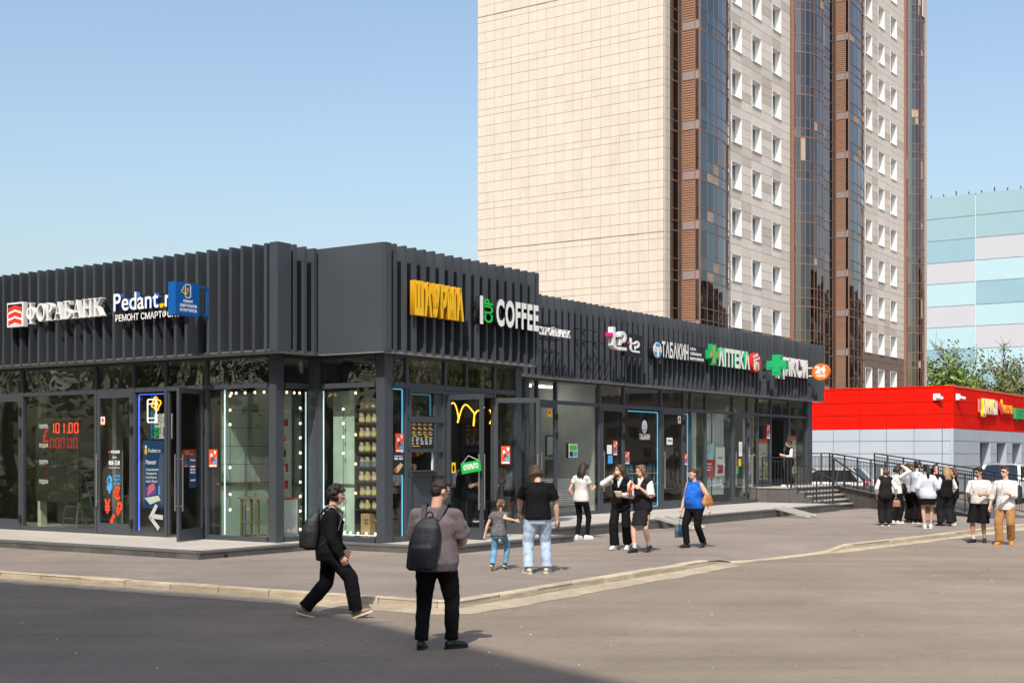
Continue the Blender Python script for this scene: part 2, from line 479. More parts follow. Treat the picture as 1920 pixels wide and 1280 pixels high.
# gable tiles
rt = random.Random(11)
rows = []
for k in range(-5, 12):
    zb = 15.07+2.97*k
    for i in range(4): rows.append((zb+.643*i, zb+.643*(i+1)))
    rows.append((zb+2.572, zb+2.97))
colb = [0, .35]+[.35+.647*i for i in range(1, 21)]
cand = []
for z0, z1 in rows:
    if z0 < 0: continue
    for y0, y1 in zip(colb[:-1], colb[1:]):
        zc, yc = (z0+z1)/2, (y0+y1)/2
        vis = 9.4 < zc < 32.2
        cand.append(((zc-16)**2*.06+yc+(0 if vis else 1000)-5*(z1-z0), z0, z1, y0, y1, rt.randrange(3), rt.uniform(-.006, .006)))
cand.sort()
st = MB()
gp = .007
for i, (_, z0, z1, y0, y1, ti, jo) in enumerate(cand):
    if i < 300: slab('cladding_tile', tiles[ti], -.06+jo, .0, y0+gp, y1-gp, z0+.010, z1-.010, TW)
    else: st.box(-.06+jo, 0, y0+gp, y1-gp, z0+.010, z1-.010, ti)
st.build('cladding_tile', tiles, TW, kind='stuff')
slab('backing_wall', mat('joint_mortar', (.30, .255, .20), rough=.9), .0, .05, 0, 13.3, 0, 50, TW)
for z in (15.07, 29.92):                                   # the two drip flashings that read as dark seams
    slab('flashing', mat('flashing_metal', (.30, .26, .20), rough=.5), -.085, -.005, -.01, 13.3, z-.02, z+.02, TW)
# side wall panels and windows
WZ = [29.80-2.97*k for k in range(-6, 10)]
wcols = {1: ([8.44, 9.24, 10.74, 12.39, 13.90, 15.74, 17.28, 18.9], (1, 3, 5), 34), 2: ([33.4, 34.36, 35.9, 37.41, 38.92, 40.48, 42.05, 44.1], (1, 3, 5), 46)}
WFR = mat('white_window_frame', (.80, .81, .80), rough=.4)
TPANE = glass('tower_window_glass', (.62, .66, .66), 1.7, base=.10); CURT = [mat('curtain_%s' % n, c, rough=.9) for n, c in (('cream', (.50, .46, .38)), ('white', (.62, .62, .60)), ('green', (.26, .32, .26)), ('brown', (.22, .16, .12)))]
wm = MB()                                                  # window: white lining of the deep reveal plus sash bars
ww, wh, dd = 1.5, 1.782, .40
wm.box(0, .03, -.05, dd, 0, wh); wm.box(ww-.03, ww, -.05, dd, 0, wh); wm.box(.03, ww-.03, -.05, dd, wh-.03, wh)
wm.box(.03, ww-.03, -.09, dd, 0, .05)
for x0, x1, z0, z1 in ((.03, .10, .05, wh-.03), (ww-.1, ww-.03, .05, wh-.03), (.1, ww-.1, .05, .13), (.1, ww-.1, wh-.1, wh-.03), (.68, .78, .13, wh-.1)):
    wm.box(x0, x1, dd-.06, dd-.01, z0, z1)
win0 = None
pn = []
for key, (cs, wins, ztop) in wcols.items():
    for hz in WZ:
        if hz > ztop+3 or hz < 4: continue
        for i in range(len(cs)-1):
            for r in range(5):
                z1 = hz-.594*r; z0 = z1-.594
                if i in wins and r < 3: continue
                if z0 < 2: continue
                tone = rt.random()
                w = 0 if (i >= 3 if key == 2 else tone < .5) else 1 if tone < .8 else 2
                if tone > .93: w = 2
                if key == 2 and z1 < 13: w = 1 if tone < .6 else 2
                pn.append((abs((z0+z1)/2-(14 if key == 1 else 22))-(12 if key == 1 else 0), cs[i], cs[i+1], z0, z1, w if z1 > 10.2 else 3))
            if i in wins:
                if win0 is None: o = win0 = wm.build('window', WFR, TW)
                else: o = bpy.data.objects.new('window', win0.data); link(o, TW)
                o.location = (cs[i], 0, hz-wh); o.scale = ((cs[i+1]-cs[i])/ww, 1, 1)
                piece('pane', TPANE, (ww/2, dd-.035, wh/2), (ww-.12, .01, wh-.12), o)
                if rt.random() < .62: cw = rt.uniform(.3, .95); piece('curtain', rt.choice(CURT), (.10+(ww-.2)*cw/2, dd+.03, wh*(1-rt.choice((.5, .5, .35, .25)))), ((ww-.2)*cw, .02, wh*rt.choice((.9, .9, .6, .45))), o)
pn.sort()
st = MB(); pm = gre+[brn]
for i, (_, a0, a1, z0, z1, w) in enumerate(pn):
    gx, gz = (.012, .012) if a1-a0 > 1 else (.008, .012)
    if i < 300: slab('cladding_panel', pm[w], a0+gx, a1-gx, -.03, .03, z0+gz, z1-gz, TW)
    else: st.box(a0+gx, a1-gx, -.03, .03, z0+gz, z1-gz, w)
st.build('cladding_panel', pm, TW, kind='stuff')
# sub-wall just behind the side panels (with the window openings left free)
st = MB()
jm = mat('panel_joint', (.16, .14, .12), rough=.9)
for key, (cs, wins, ztop) in wcols.items():
    for i in range(len(cs)-1):
        if i not in wins: st.box(cs[i], cs[i+1], .035, .10, 0, 50)
        else:
            for hz in WZ:
                st.box(cs[i], cs[i+1], .035, .10, hz-2.97, hz-wh)
st.build('sub_wall', jm, TW)
# glazed bays
BRN = mat('bronze_frame', (.21, .115, .082), rough=.45, var=.05, scale=2)
SPAN = mat('spandrel_mauve', (.25, .205, .20), rough=.35)
LOUV = mat('louvre_brown', (.23, .120, .072), rough=.6, var=.12, scale=.8, stretch=(1, 1, 6))
GB = [glass('bay_glass_blue', (.06, .06, .075), 1.7, wave=.5, base=.10, wscale=.35), glass('bay_glass_dark', (.05, .04, .04), 1.6, wave=.5, base=.07, wscale=.4),
      glass('bay_glass_bronze', (.22, .15, .11), 1.6, wave=.5, base=.09, wscale=.35), mat('balcony_blind', (.35, .28, .22), rough=.7, var=.2, scale=1.5)]
BIN = mat('bay_interior', (.050, .034, .028), rough=.9, var=.3, scale=.8)
def arc(cx, cy, rx, ry, a0, a1, n): return [(cx+rx*math.cos(R(a0+(a1-a0)*i/n)), cy+ry*math.sin(R(a0+(a1-a0)*i/n))) for i in range(n+1)]
bays = [
  ([(.67, .30), (1.55, .30), (2.4, .30)], 34, 0),
  (arc(2.4, 0, 6.0, 1.16, 270, 352, 9), 35, 1),
  (arc(21.1, 0, 1.9, 1.16, 180, 270, 6)+[(21.7, -1.16), (22.3, -1.16)], 38, 1),
  ([(22.3, -.86), (23.3, -.86), (24.4, -.80)], 38, 1),
  ([(24.4, .30), (25.7, .30), (26.9, .30), (28.0, .30)], 39, 0),
  (arc(28.0, 0, 5.4, 1.0, 270, 352, 7), 41, 1),
  (arc(45.4, 0, 1.3, 1.2, 180, 270, 6)+[(45.65, -1.2), (45.9, -1.2)], 47, 1)]
rowz = [(0, .60), (.60, 1.30), (1.30, 2.97)]
pc = []; bars = MB()
ps = random.Random(21)
for bi, (pl, zt, kind) in enumerate(bays):
    fl = -1
    z = 15.07+2.97*-5+.35
    while z < zt+3:
        for ri, (r0, r1) in enumerate(rowz):
            for si in range(len(pl)-1):
                a, b = pl[si], pl[si+1]; t = ps.random()
                if kind == 0: mi = 1
                else: mi = 0 if t < .62 else 1 if t < .78 else 2 if t < .94 else 3
                if ri == 2 and t > .965: mi = 1
                pc.append(((a[0]+abs(z-20)*.6+(0 if z > 6 else 500)), a, b, z+r0, z+r1, mi))
            for a, b in zip(pl[:-1], pl[1:]):
                bars.bar((a[0], a[1], z+r0), (b[0], b[1], z+r0), .06, .045 if ri else .07)
        z += 2.97
    for p in pl: bars.tube((p[0], p[1], 0), (p[0], p[1], 50), .026, 5)
pc.sort()
st = MB()
for i, (_, a, b, z0, z1, mi) in enumerate(pc):
    L = math.hypot(b[0]-a[0], b[1]-a[1]); an = math.atan2(b[1]-a[1], b[0]-a[0])
    if i < 300:
        o = piece('glass_pane', GB[mi], ((a[0]+b[0])/2, (a[1]+b[1])/2, (z0+z1)/2), (L-.03, .02, z1-z0-.03), TW, (0, 0, an))
    else:
        st.add([(a[0], a[1], z0+.02), (b[0], b[1], z0+.02), (b[0], b[1], z1-.02), (a[0], a[1], z1-.02)], [(0, 1, 2, 3)], mi)
st.build('glass_pane', GB, TW, kind='stuff')
bars.build('glazing_bar', BRN, TW, kind='stuff')
inn = MB()
for pl, zt, kind in bays:
    q = [(p[0]*.97+.03*(pl[0][0]+pl[-1][0])/2, min(p[1]+.30, .44)) for p in pl]
    if kind: inn.prism([(pl[0][0]+.1, .44)]+q+[(pl[-1][0]-.1, .44)], 0, 50)
inn.build('bay_core', BIN, TW)
slab('bay_core', BIN, .67, 2.4, .40, .45, 0, 50, TW); slab('bay_core', BIN, 24.4, 28.0, .40, .45, 0, 50, TW)
slab('corner_strip', tiles[0], .05, .67, -.03, .3, 0, 50, TW)
st = MB()
for z0, z1 in rows:
    if z0 > 0: st.box(.03, .66, -.06, -.032, z0+.012, z1-.012)
st.build('corner_tile', tiles[1], TW, kind='stuff')
lm = MB()
for i in range(16): lm.add([(-.05, 0, i*.15), (-.05, -.72, i*.15), (-.015, -.72, i*.15+.14), (-.015, 0, i*.15+.14)], [(0, 1, 2, 3)])
for i in range(16): lm.box(-.055, -.012, -.72, 0, i*.15+.138, i*.15+.150)
l0 = None
for (ax, w, ztop) in ((2.4, 1.16, 34), (28.0, 1.0, 40)):
    slab('louvre_back', BIN, ax, ax+.05, -w, .3, 0, 50, TW)
    for k in range(-5, 9):
        zb = 15.07+2.97*k+.40
        if zb > ztop or zb < 1: continue
        slab('spandrel', SPAN, ax-.05, ax-.005, -w+.04, .0, zb, zb+.50, TW)
        if l0 is None: o = l0 = lm.build('louvre', LOUV, TW)
        else: o = bpy.data.objects.new('louvre', l0.data); link(o, TW)
        o.location = (ax, 0, zb+.545); o.scale = (1, w*.70/.72/1.0*1.0, 1)
        slab('glass_pane', GB[2 if k % 2 else 0], ax-.03, ax-.01, -w+.06, -w*.70-.05, zb+1.25, zb+2.95, TW)
        slab('glass_pane', GB[2], ax-.03, ax-.01, -w+.06, -w*.70-.05, zb+.56, zb+1.20, TW)
    fb = MB()
    for y in (-w+.03, -w*.70-.025, .0): fb.box(ax-.07, ax, y-.035, y+.035, 0, 50)
    for k in range(-5, 9):
        zb = 15.07+2.97*k+.40
        fb.box(ax-.07, ax, -w, 0, zb-.04, zb); fb.box(ax-.07, ax, -w, 0, zb+.5, zb+.54)
    fb.build('louvre_frame', BRN, TW)
for a in (19.05, 44.0): slab('bronze_pilaster', BRN, a, a+.3, -.25, .02, 0, 50, TW)
for z0, z1 in rows:
    if 0 < z0 < 46: slab('pier_tile', tiles[2], 45.95, 46.65, -1.2, .3, z0+.012, z1-.012, TW)
for k in range(4):
    a = 44.4+k*.38; slab('beige_spandrel', tiles[1], a, a+.35, -1.30+.55*max(0, 1-k*.6), -1.23+.55*max(0, 1-k*.6), 39.6, 41.2, TW)

# ---------------------------------------------------------------- the red and grey market building
RB = empty('red_market_building', (22.396, 68.0, 0), TH, 'low red and grey panelled market building right of the shop pavilion', 'building')
REDP = mat('red_panel', (.62, .007, .002), rough=.75, var=.08, scale=1.2, rnd=.05, spec=.08)
GRYP = mat('light_grey_panel', (.355, .41, .47), rough=.45, var=.04, scale=.7, rnd=.03)
RBK = mat('panel_gap', (.10, .10, .10), rough=.8)
fa, fb_ = Fac('A', 0), Fac('B', 0)
slab('wall', RBK, .05, 26, .5, 15, 0, 5.45, RB)
lft = MB(); lft.box(.05, .5, .05, .5, 0, 5.45); lft.build('wall', RBK, RB)
slab('roof', mat('roof_felt', (.12, .12, .12), rough=.9), 0, 26, 0, 15, 5.45, 5.5, RB)
rz = [5.49, 4.76, 4.11, 3.38]; gz = [3.38, 2.75, 2.10, 1.45, .80, .13]
cb = [.51+1.44*i for i in range(9)]
for zs, mm in ((rz, REDP), (gz, GRYP)):
    for z1, z0 in zip(zs[:-1], zs[1:]):
        fslab('panel', mm, fa, 0.08, .49, 0, .05, z0+.012, z1-.012, RB)
        for t0, t1 in zip(cb[:-1], cb[1:]): fslab('panel', mm, fa, t0+.012, t1-.012, 0, .05, z0+.012, z1-.012, RB)
fslab('corner_trim', REDP, fa, -.06, .07, -.10, .062, 3.38, 5.56, RB)
fslab('corner_trim', GRYP, fa, -.06, .07, -.10, .062, .13, 3.375, RB)
fslab('coping', REDP, fa, .07, 12, -.2, .075, 5.49, 5.57, RB)
fslab('coping', mat('coping_pink', (.62, .12, .075), rough=.4), fb_, .1, 24, -.2, .075, 5.49, 5.60, RB)
NI = [(5.0, 7.1), (8.5, 10.6), (12.0, 14.1), (15.6, 17.7), (19.1, 21.2)]
for i, (z1, z0) in enumerate(zip(rz[:-1], rz[1:])):
    for t0 in (0.1, 3.6, 7.1, 10.6, 14.1, 17.6): fslab('panel', REDP, fb_, t0+.008, t0+3.49, 0, .05, z0+.012, z1-.012, RB)
ga = [.1]+[1.5+1.4*i for i in range(15)]
for i, (z1, z0) in enumerate(zip(gz[:-1], gz[1:])):
    for t0, t1 in zip(ga[:-1], ga[1:]):
        segs = [(t0, t1)]
        if z0 < 2.7:
            for n0, n1 in NI:
                new = []
                for s0, s1 in segs:
                    if n1 <= s0 or n0 >= s1: new.append((s0, s1)); continue
                    if n0 > s0: new.append((s0, n0))
                    if n1 < s1: new.append((n1, s1))
                segs = new
        for s0, s1 in segs:
            if s1-s0 > .06: fslab('panel', GRYP, fb_, s0+.01, s1-.01, 0, .05, z0+.012, z1-.012, RB)
last = .1
for n0, n1 in NI:
    fslab('sub_wall', RBK, fb_, last, n0, -.4, -.01, 0, 5.4, RB); last = n1
    fslab('sub_wall', RBK, fb_, n0, n1, -.4, -.01, 2.75, 5.4, RB)
    w = MB(); x0, x1, y0, y1 = fb_.box(n0, n1, -.5, .03)
    w.box(x0, x0+.04, y0, y1, .13, 2.75); w.box(x1-.04, x1, y0, y1, .13, 2.75); w.box(x0+.04, x1-.04, y0, y1, 2.70, 2.75)
    o = w.build('doorway', GRYP, RB)
    fslab('pane', GB[1], fb_, n0+.05, n1-.05, -.42, -.40, .2, 2.68, o)
    fslab('frame', mat('maroon_frame', (.16, .07, .07), rough=.5), fb_, n0+.98, n0+1.08, -.40, -.34, .2, 2.68, o)
fslab('sub_wall', RBK, fb_, last, 26, -.4, -.01, 0, 5.4, RB)
def rb_sign(label, cat='sign'): return empty('shop_sign', (22.396, 68.0, 0), TH, label, cat, 'small signs on the red building')
s = rb_sign('small white and yellow lettered sign on the red wall, nearest the corner')
Mx = fb_.M(4.3, .12, 4.28)
plate('backing', Mx, 0, .35, .05, .75, .06, mat('pink_panel', (.62, .22, .17), rough=.5), s)
letters('ДИНАС', shift(Mx, .5, 0, .02), 2.6, .72, .12, WHITE, YELL, bold=.03, parent=s)
plate('backing', Mx, 3.1, 3.75, 0, .75, .08, WHITE, s)
s = rb_sign('small orange lettered sign with red and yellow ball on the red wall')
Mx = fb_.M(8.3, .12, 4.30)
bm = MB(); bm.ell((.45, .45, .03), (.28, .28, .06), mi=0); bm.ell((.75, .62, .05), (.26, .26, .06), mi=1); bm.ell((.75, .22, .05), (.26, .24, .06), mi=0)
bm.build('emblem', [RED, YELL], s, M=Mx)
letters('МЯСНОВ', shift(Mx, 1.15, .1, .02), 1.9, .42, .1, mat('orange_acrylic', (.80, .28, .02), rough=.4), bold=.02, parent=s)
s = rb_sign('plain green box sign on the red wall with a small tab below')
Mx = fb_.M(12.0, .10, 4.14)
plate('panel', Mx, 0, 2.3, 0, .62, .15, mat('green_panel', (.015, .34, .10), rough=.45), s)
plate('tab', Mx, .35, .6, -.12, -.005, .08, mat('green_panel', (0, 0, 0)), s)
for x, z in ((1.3, .42), (.9, .2), (1.9, .15)): plate('mark', Mx, x, x+.16, z, z+.1, .16, BLACK, s)
for nm, f, t, n in (('left', fa, .75, 1), ('right', fb_, .55, 1)):
    c = empty('security_camera', (22.396, 68.0, 0), TH, 'white security camera on the sunlit red wall beside the corner' if nm == 'left' else 'white security camera on the shaded red wall round the corner', 'camera', 'security cameras on the red building')
    Mx = f.M(t, .06, 5.0)
    plate('mount', Mx, -.16, .16, -.16, .16, .14, WHITE, c)
    q = MB(); q.tube((0, -.02, .14), (.34, -.07, .30), .075, 10); q.build('housing', WHITE, c, M=Mx)

# ---------------------------------------------------------------- the pale blue panel block far behind
BB = empty('blue_panel_block', (59.25, 171.0, 0), TH, 'pale blue and lilac panelled block far behind the trees', 'building')
cols_ = {'t': (.235, .37, .425), 'm': (.215, .36, .44), 'l': (.41, .425, .475), 'c': (.34, .50, .565)}
cm = {k: mat('facade_%s' % n, cols_[k], rough=.7, var=.03, scale=.3) for k, n in (('t', 'teal'), ('m', 'blue'), ('l', 'lilac'), ('c', 'cyan'))}
slab('wall', mat('white_joint', (.62, .64, .66), rough=.8), .1, 16, -16, 26, 0, 35.3, BB)
zz = [35.46, 32.6, 29.73, 26.87, 24.14, 21.2, 18.48, 15.6, 12.8, 10.0, 7.2, 4.4, 1.6]
L_, R_ = 'tt'+'mlclcmclcmcl', 'ttlcmclcmlcm'
for i, (z1, z0) in enumerate(zip(zz[:-1], zz[1:])):
    slab('panel', cm[L_[i]], 0, .12, .06, 14.0, z0+.05, z1-.05, BB)
    slab('panel', cm[R_[i]], 0, .12, -14.0, -.06, z0+.05, z1-.05, BB)
    slab('panel', cm[R_[(i+3) % 12]], 0, .12, 14.1, 25.9, z0+.05, z1-.05, BB)
pp = MB()
for i in range(22): pp.box(.1, .2, -12+i*1.6, -11.88+i*1.6, 35.4, 35.4+(.35 if i % 3 else .6))
pp.box(.05, .3, -15, 25, 35.3, 35.42)
pp.build('roof_railing', BLACK, BB)

# ---------------------------------------------------------------- block across the road (behind the camera): it throws the shade on the road
h = 30.0; L = h/math.tan(R(SUN_EL))
dx, dy = -to_sun.x/math.cos(R(SUN_EL))*L, -to_sun.y/math.cos(R(SUN_EL))*L
p0 = (-3.2-dx, 18.75-dy)
pl = [p0, (p0[0]-.86*30, p0[1]+.51*30), (p0[0]-.86*30-9, p0[1]+.51*30-14), (p0[0]-10, p0[1]-42), (p0[0]+.53*36, p0[1]-.845*36)]
AB = MB(); AB.prism(pl, 0, h)
abk = AB.build('apartment_block', mat('block_brick', (.30, .25, .20), rough=.8, var=.1, scale=.4), label='brown brick apartment block across the road', cat='building')
wq = MB(); wq2 = MB()
d = V((-.86, .51, 0)).normalized(); nn = V((.51, .86, 0)).normalized()
for i in range(9):
    for k in range(9):
        c = V((p0[0], p0[1], 0))+d*(2+i*3.2)+nn*.03+V((0, 0, 2+k*3.1))
        wq.bar(c-d*.7, c+d*.7, .06, 1.5, up=(0, 0, 1))
wq.build('window', TPANE, abk)

far = MB(); far.box(150, 172, 70, 285, 0, 34)
fo = far.build('apartment_block', mat('block_plaster', (.17, .135, .105), rough=.85, var=.25, scale=.15), label='long brown apartment block far beyond the right edge, mirrored in the tower glass', cat='building')
wq = MB(); wl = MB()
for i in range(44):
    for k in range(11):
        (wq if (i*7+k*3) % 5 else wl).box(149.9, 149.99, 72+i*4.8, 74.6+i*4.8, 1.6+k*3.0, 3.4+k*3.0)
wq.build('window', mat('dim_window', (.04, .045, .05), rough=.2), fo); wl.build('balcony', mat('pale_balcony', (.42, .38, .32), rough=.7), fo)
# ---------------------------------------------------------------- trees
BARK = mat('bark', (.10, .075, .055), rough=.95, var=.3, scale=6, stretch=(3, 3, .5))
def leafmat(n, c): 
    m_ = mat(n, c, rough=.55, var=.35, scale=.9, spec=.3); return m_
LEAF = [leafmat('leaf_fresh', (.16, .24, .050)), leafmat('leaf_deep', (.085, .14, .036)), leafmat('leaf_olive', (.17, .165, .075)), leafmat('leaf_spring', (.20, .23, .08))]
def tree(loc, h, cr, base, lm, n, ls, label, seed, sparse=.0, cat='tree', group='trees behind the red building', twigs=26):
    rr = random.Random(seed)
    root = empty('broadleaf_tree', loc, rr.uniform(0, 6), label, cat, group)
    w = MB(); tips = []
    def grow(p, d, L, r, lev):
        q = p+d*L; k = 3
        pts = [p]
        for i in range(1, k+1):
            pts.append(p+d*L*i/k+V((rr.uniform(-1, 1), rr.uniform(-1, 1), rr.uniform(-.3, .5)))*L*.06)
        for i in range(k): w.tube(pts[i], pts[i+1], r*(1-.4*i/k), 5 if lev else 8, r*(1-.4*(i+1)/k), cap=False)
        if lev >= 1: tips.extend(pts[1:])
        if lev >= 3 or r < .008: return
        for i in range(rr.randint(3, 5) if lev else 7):
            t = rr.uniform(.45, 1.0) if lev else rr.uniform(.42, 1.0)
            b = p+d*L*t
            dd_ = (d*rr.uniform(.4, .9)+V((rr.uniform(-1, 1), rr.uniform(-1, 1), rr.uniform(-.05, .7)))*.9).normalized()
            grow(b, dd_, L*rr.uniform(.45, .62), r*.48, lev+1)
    grow(V((0, 0, 0)), V((0, 0, 1)), h*.62, h*.018, 0)
    w.build('trunk', BARK, root)
    cl = MB(); zc = (base+h)/2; hz = (h-base)/2
    tip2 = []
    for t in tips:
        e = ((t.x/cr)**2+(t.y/cr)**2+((t.z-zc)/hz)**2)
        if e < 1.5: tip2.append(t)
    clumps = []
    for i in range(int(60*(1-sparse)+24)):
        a = rr.uniform(0, 6.28); u = rr.uniform(-.9, 1); s = math.sqrt(max(0, 1-u*u)); q = rr.uniform(.45, 1.0)*(1+.18*math.sin(3*a+seed))
        clumps.append((V((cr*q*s*math.cos(a), cr*q*s*math.sin(a), zc+hz*q*u)), rr.uniform(.22, .4)*cr*(1-.4*sparse)))
    for i in range(n):
        if tip2 and rr.random() < .35+.5*sparse:
            c = rr.choice(tip2); rad = cr*.22
        else:
            c, rad = rr.choice(clumps)
        p = c+V((rr.gauss(0, 1), rr.gauss(0, 1), rr.gauss(0, .8)))*rad*.5
        if p.z < base*.8: continue
        a = V((rr.uniform(-1, 1), rr.uniform(-1, 1), rr.uniform(-.6, .6))).normalized(); b = a.cross(V((rr.uniform(-1, 1), rr.uniform(-1, 1), rr.uniform(-1, 1)))).normalized()
        s = ls*rr.uniform(.6, 1.3)
        cl.add([p-a*s, p-b*s*.55, p+a*s, p+b*s*.55], [(0, 1, 2, 3)], rr.randrange(2))
    cl.build('crown', lm, root)
    return root
tree((41.0, 129, 0), 10.6, 4.0, 2.5, [LEAF[0], LEAF[1]], 5200, .22, 'dense fresh green tree beside the tower edge', 1)
tree((44.6, 136, 0), 12.6, 4.2, 4, [LEAF[3], LEAF[1]], 1500, .20, 'thin leaved taller tree behind the dense green one', 2, sparse=.8)
tree((46.8, 131, 0), 9.6, 3.4, 2, [LEAF[2], LEAF[1]], 3400, .20, 'olive brown bushy tree above the red wall corner', 3, sparse=.3)
tree((49.6, 137, 0), 12.4, 3.4, 3, [LEAF[2], LEAF[3]], 1100, .18, 'bare twiggy tree with upright shoots behind the olive one', 4, sparse=.9)
tree((52.3, 138, 0), 12.0, 3.6, 3, [LEAF[2], LEAF[1]], 1500, .19, 'sparse dark twigged tree right of the upright shoots', 5, sparse=.75)
tree((53.6, 131, 0), 11.8, 3.6, 2.5, [LEAF[0], LEAF[2]], 2600, .20, 'green and brown tree at the far right edge', 6, sparse=.4)
for i, (x, y, hh) in enumerate(((-21, 20.5, 11), (-26, 27, 13), (-31, 21, 12), (-37, 28, 14), (-17.0, 29.0, 9.5), (-43, 33, 14), (-23, 31.5, 12), (-33, 25, 13))):
    tree((x, y, 0), hh, 3.6, 2.2, [LEAF[2], LEAF[1]], 1500, .26, 'roadside tree standing left of the shops, seen mirrored in the panes', 30+i, sparse=.55, group='roadside trees mirrored in the glass')
hedge = MB(); rr = random.Random(77)
for i in range(5200):
    t = rr.random(); x = -13.5-34*t; y = 31.5-3*t+rr.gauss(0, .5); z = abs(rr.gauss(0, .75))
    a = V((rr.uniform(-1, 1), rr.uniform(-1, 1), rr.uniform(-.6, .6))).normalized(); b = a.cross(V((rr.uniform(-1, 1), rr.uniform(-1, 1), rr.uniform(-1, 1)))).normalized(); s = rr.uniform(.08, .2)
    p = V((x, y, z)); hedge.add([p-a*s, p-b*s*.6, p+a*s, p+b*s*.6], [(0, 1, 2, 3)], i % 2)
hedge.build('hedge', [LEAF[1], LEAF[2]], label='leafy hedge row added left of the shops for a dark reflection in the panes', cat='hedge')  # added out of view so the left panes mirror something dark
for i, (x, y, hh) in enumerate(((38, 44, 9), (46, 38, 11), (30, 31, 8), (52, 52, 12))):
    tree((x, y, 0), hh, 3.4, 2.0, [LEAF[1], LEAF[2]], 1300, .28, 'roadside tree added right of the road for a dark reflection in the panes', 50+i, sparse=.4, group='added trees mirrored in the right panes')  # unseen trees added to give the right-hand glass a dark reflection
# ---------------------------------------------------------------- the shop pavilion (its own axes: x runs along the right wing, y along the left facade)
O2 = (-2.5638, 26.904, 0)
def bld(label, cat, name, group=None): return empty(name, O2, TH, label, cat, group)
SP = bld('single storey dark grey shop pavilion with ribbed fascia and glazed fronts', 'building', 'shop_pavilion')
FL, FF, FR, FN, FW = Fac('A', -1.1), Fac('A', 0), Fac('B', 0), Fac('B', 1.93), Fac('B', 2.2)
ZB, ZR, ZT0, ZT1, ZTOP = .27, .36, 3.42, 3.52, 4.09

# --- stone platforms
def platform(name, poly, z, label):
    p = empty(name, O2, TH, label, None, None, 'structure')
    m = MB(); m.prism([(q[0], q[1]) for q in poly], -.05, z-.03); m.build('base', GRANITE, p)
    return p
def edge_tiles(p, a, b, z, zb=.06, n=None):
    A, B = V(a), V(b); L = (B-A).length; n = n or max(1, round(L/.6)); d = (B-A)/L; an = math.atan2(d.y, d.x); nr = V((d.y, -d.x))
    for i in range(n):
        c = A+d*(L*(i+.5)/n)+nr*.008
        piece('face_tile', GRANITE, (c.x, c.y, (zb+z-.03)/2), (L/n-.006, .02, z-.034-zb), p, (0, 0, an))
    k = max(1, round(L/1.2))
    for i in range(k):
        c = A+d*(L*(i+.5)/k)-nr*.10
        piece('edge_slab', EDGE, (c.x, c.y, z-.016), (L/k-.004, .26, .034), p, (0, 0, an))
def pavers(p, x0, x1, y0, y1, z, sx=.9, sy=1.2):
    nx, ny = max(1, round((x1-x0)/sx)), max(1, round((y1-y0)/sy))
    for i in range(nx):
        for j in range(ny):
            slab('paving_slab', PAVER, x0+(x1-x0)*i/nx+.002, x0+(x1-x0)*(i+1)/nx-.002, y0+(y1-y0)*j/ny+.002, y0+(y1-y0)*(j+1)/ny-.002, z-.03, z, p)
pa = platform('entrance_platform', [(-3.75, 1.3), (-1.0, 1.3), (-1.0, 18), (-3.75, 18)], ZB, 'low stone platform along the left shopfronts')
edge_tiles(pa, (-3.75, 18), (-3.75, 1.3), ZB); edge_tiles(pa, (-3.75, 1.3), (-1.3, 1.3), ZB)
pavers(pa, -3.54, -1.05, 1.52, 18, ZB)
m_ = MB(); m_.tube((0, 0, 0), (0, .03, 0), .045, 12); m_.build('drain_pipe', DARK, pa, (-3.1, 1.262, .16))
pb = platform('entrance_platform', [(-.32, -1.72), (4.45, -1.72), (4.45, .3), (.3, .3), (.3, 1.9), (-1.3, 1.9), (-1.3, 1.3), (-.32, 1.3)], ZB, 'low stone platform under the corner shop')
edge_tiles(pb, (-1.3, 1.3), (-.32, 1.3), ZB); edge_tiles(pb, (-.32, 1.3), (-.32, -1.72), ZB); edge_tiles(pb, (-.32, -1.72), (4.45, -1.72), ZB); edge_tiles(pb, (4.45, -1.72), (4.45, -.8), ZB)
pavers(pb, -.1, 4.25, -1.5, .02, ZB, 1.1, .75); slab('paving_slab', PAVER, -1.28, -.0, 1.5, 1.9, ZB-.03, ZB, pb)
pc_ = platform('entrance_platform', [(4.45, -.8), (23.4, -.8), (23.4, 2.3), (4.45, 2.3)], ZR, 'low stone platform along the right wing')
edge_tiles(pc_, (4.45, -.8), (23.4, -.8), ZR); edge_tiles(pc_, (4.45, 2.0), (4.45, -.8), ZR)
pavers(pc_, 4.66, 23.4, -.58, 2.2, ZR, 1.2, .92)
# landing and stair
LZ = .90
ST = empty('stone_stair', O2, TH, 'grey stone stair with landing at the far end of the pavilion', 'stairs')
m_ = MB(); m_.box(23.42, 29.6, 1.02, 2.2, 0, LZ-.03); m_.build('landing', GRANITE, ST)
slab('landing_slab', PAVER, 23.36, 29.7, .98, 2.25, LZ-.03, LZ, ST)
for i in range(3): slab('wall_tile', GRANITE, 23.395, 23.42, 1.02+i*.40, 1.415+i*.40, .1, LZ-.035, ST)
steps = [(.74, .72, 1.02, 27.8), (.59, .45, .75, 27.5), (.43, .18, .48, 27.2), (.28, -.09, .21, 26.9)]
for z, y0, y1, x1 in steps:
    slab('riser', GRANITE, 23.62, x1, y0+.025, 1.015, .05, z-.04, ST); slab('tread', PAVER, 23.60, x1+.02, y0, y1+.02, z-.038, z, ST)
for i, (y0, y1, z) in enumerate(((.72, 1.02, .86), (.45, .715, .72), (.18, .445, .56), (-.09, .175, .40))): slab('side_tile', GRANITE, 23.42, 23.60, y0, y1, .05, z-.02, ST)

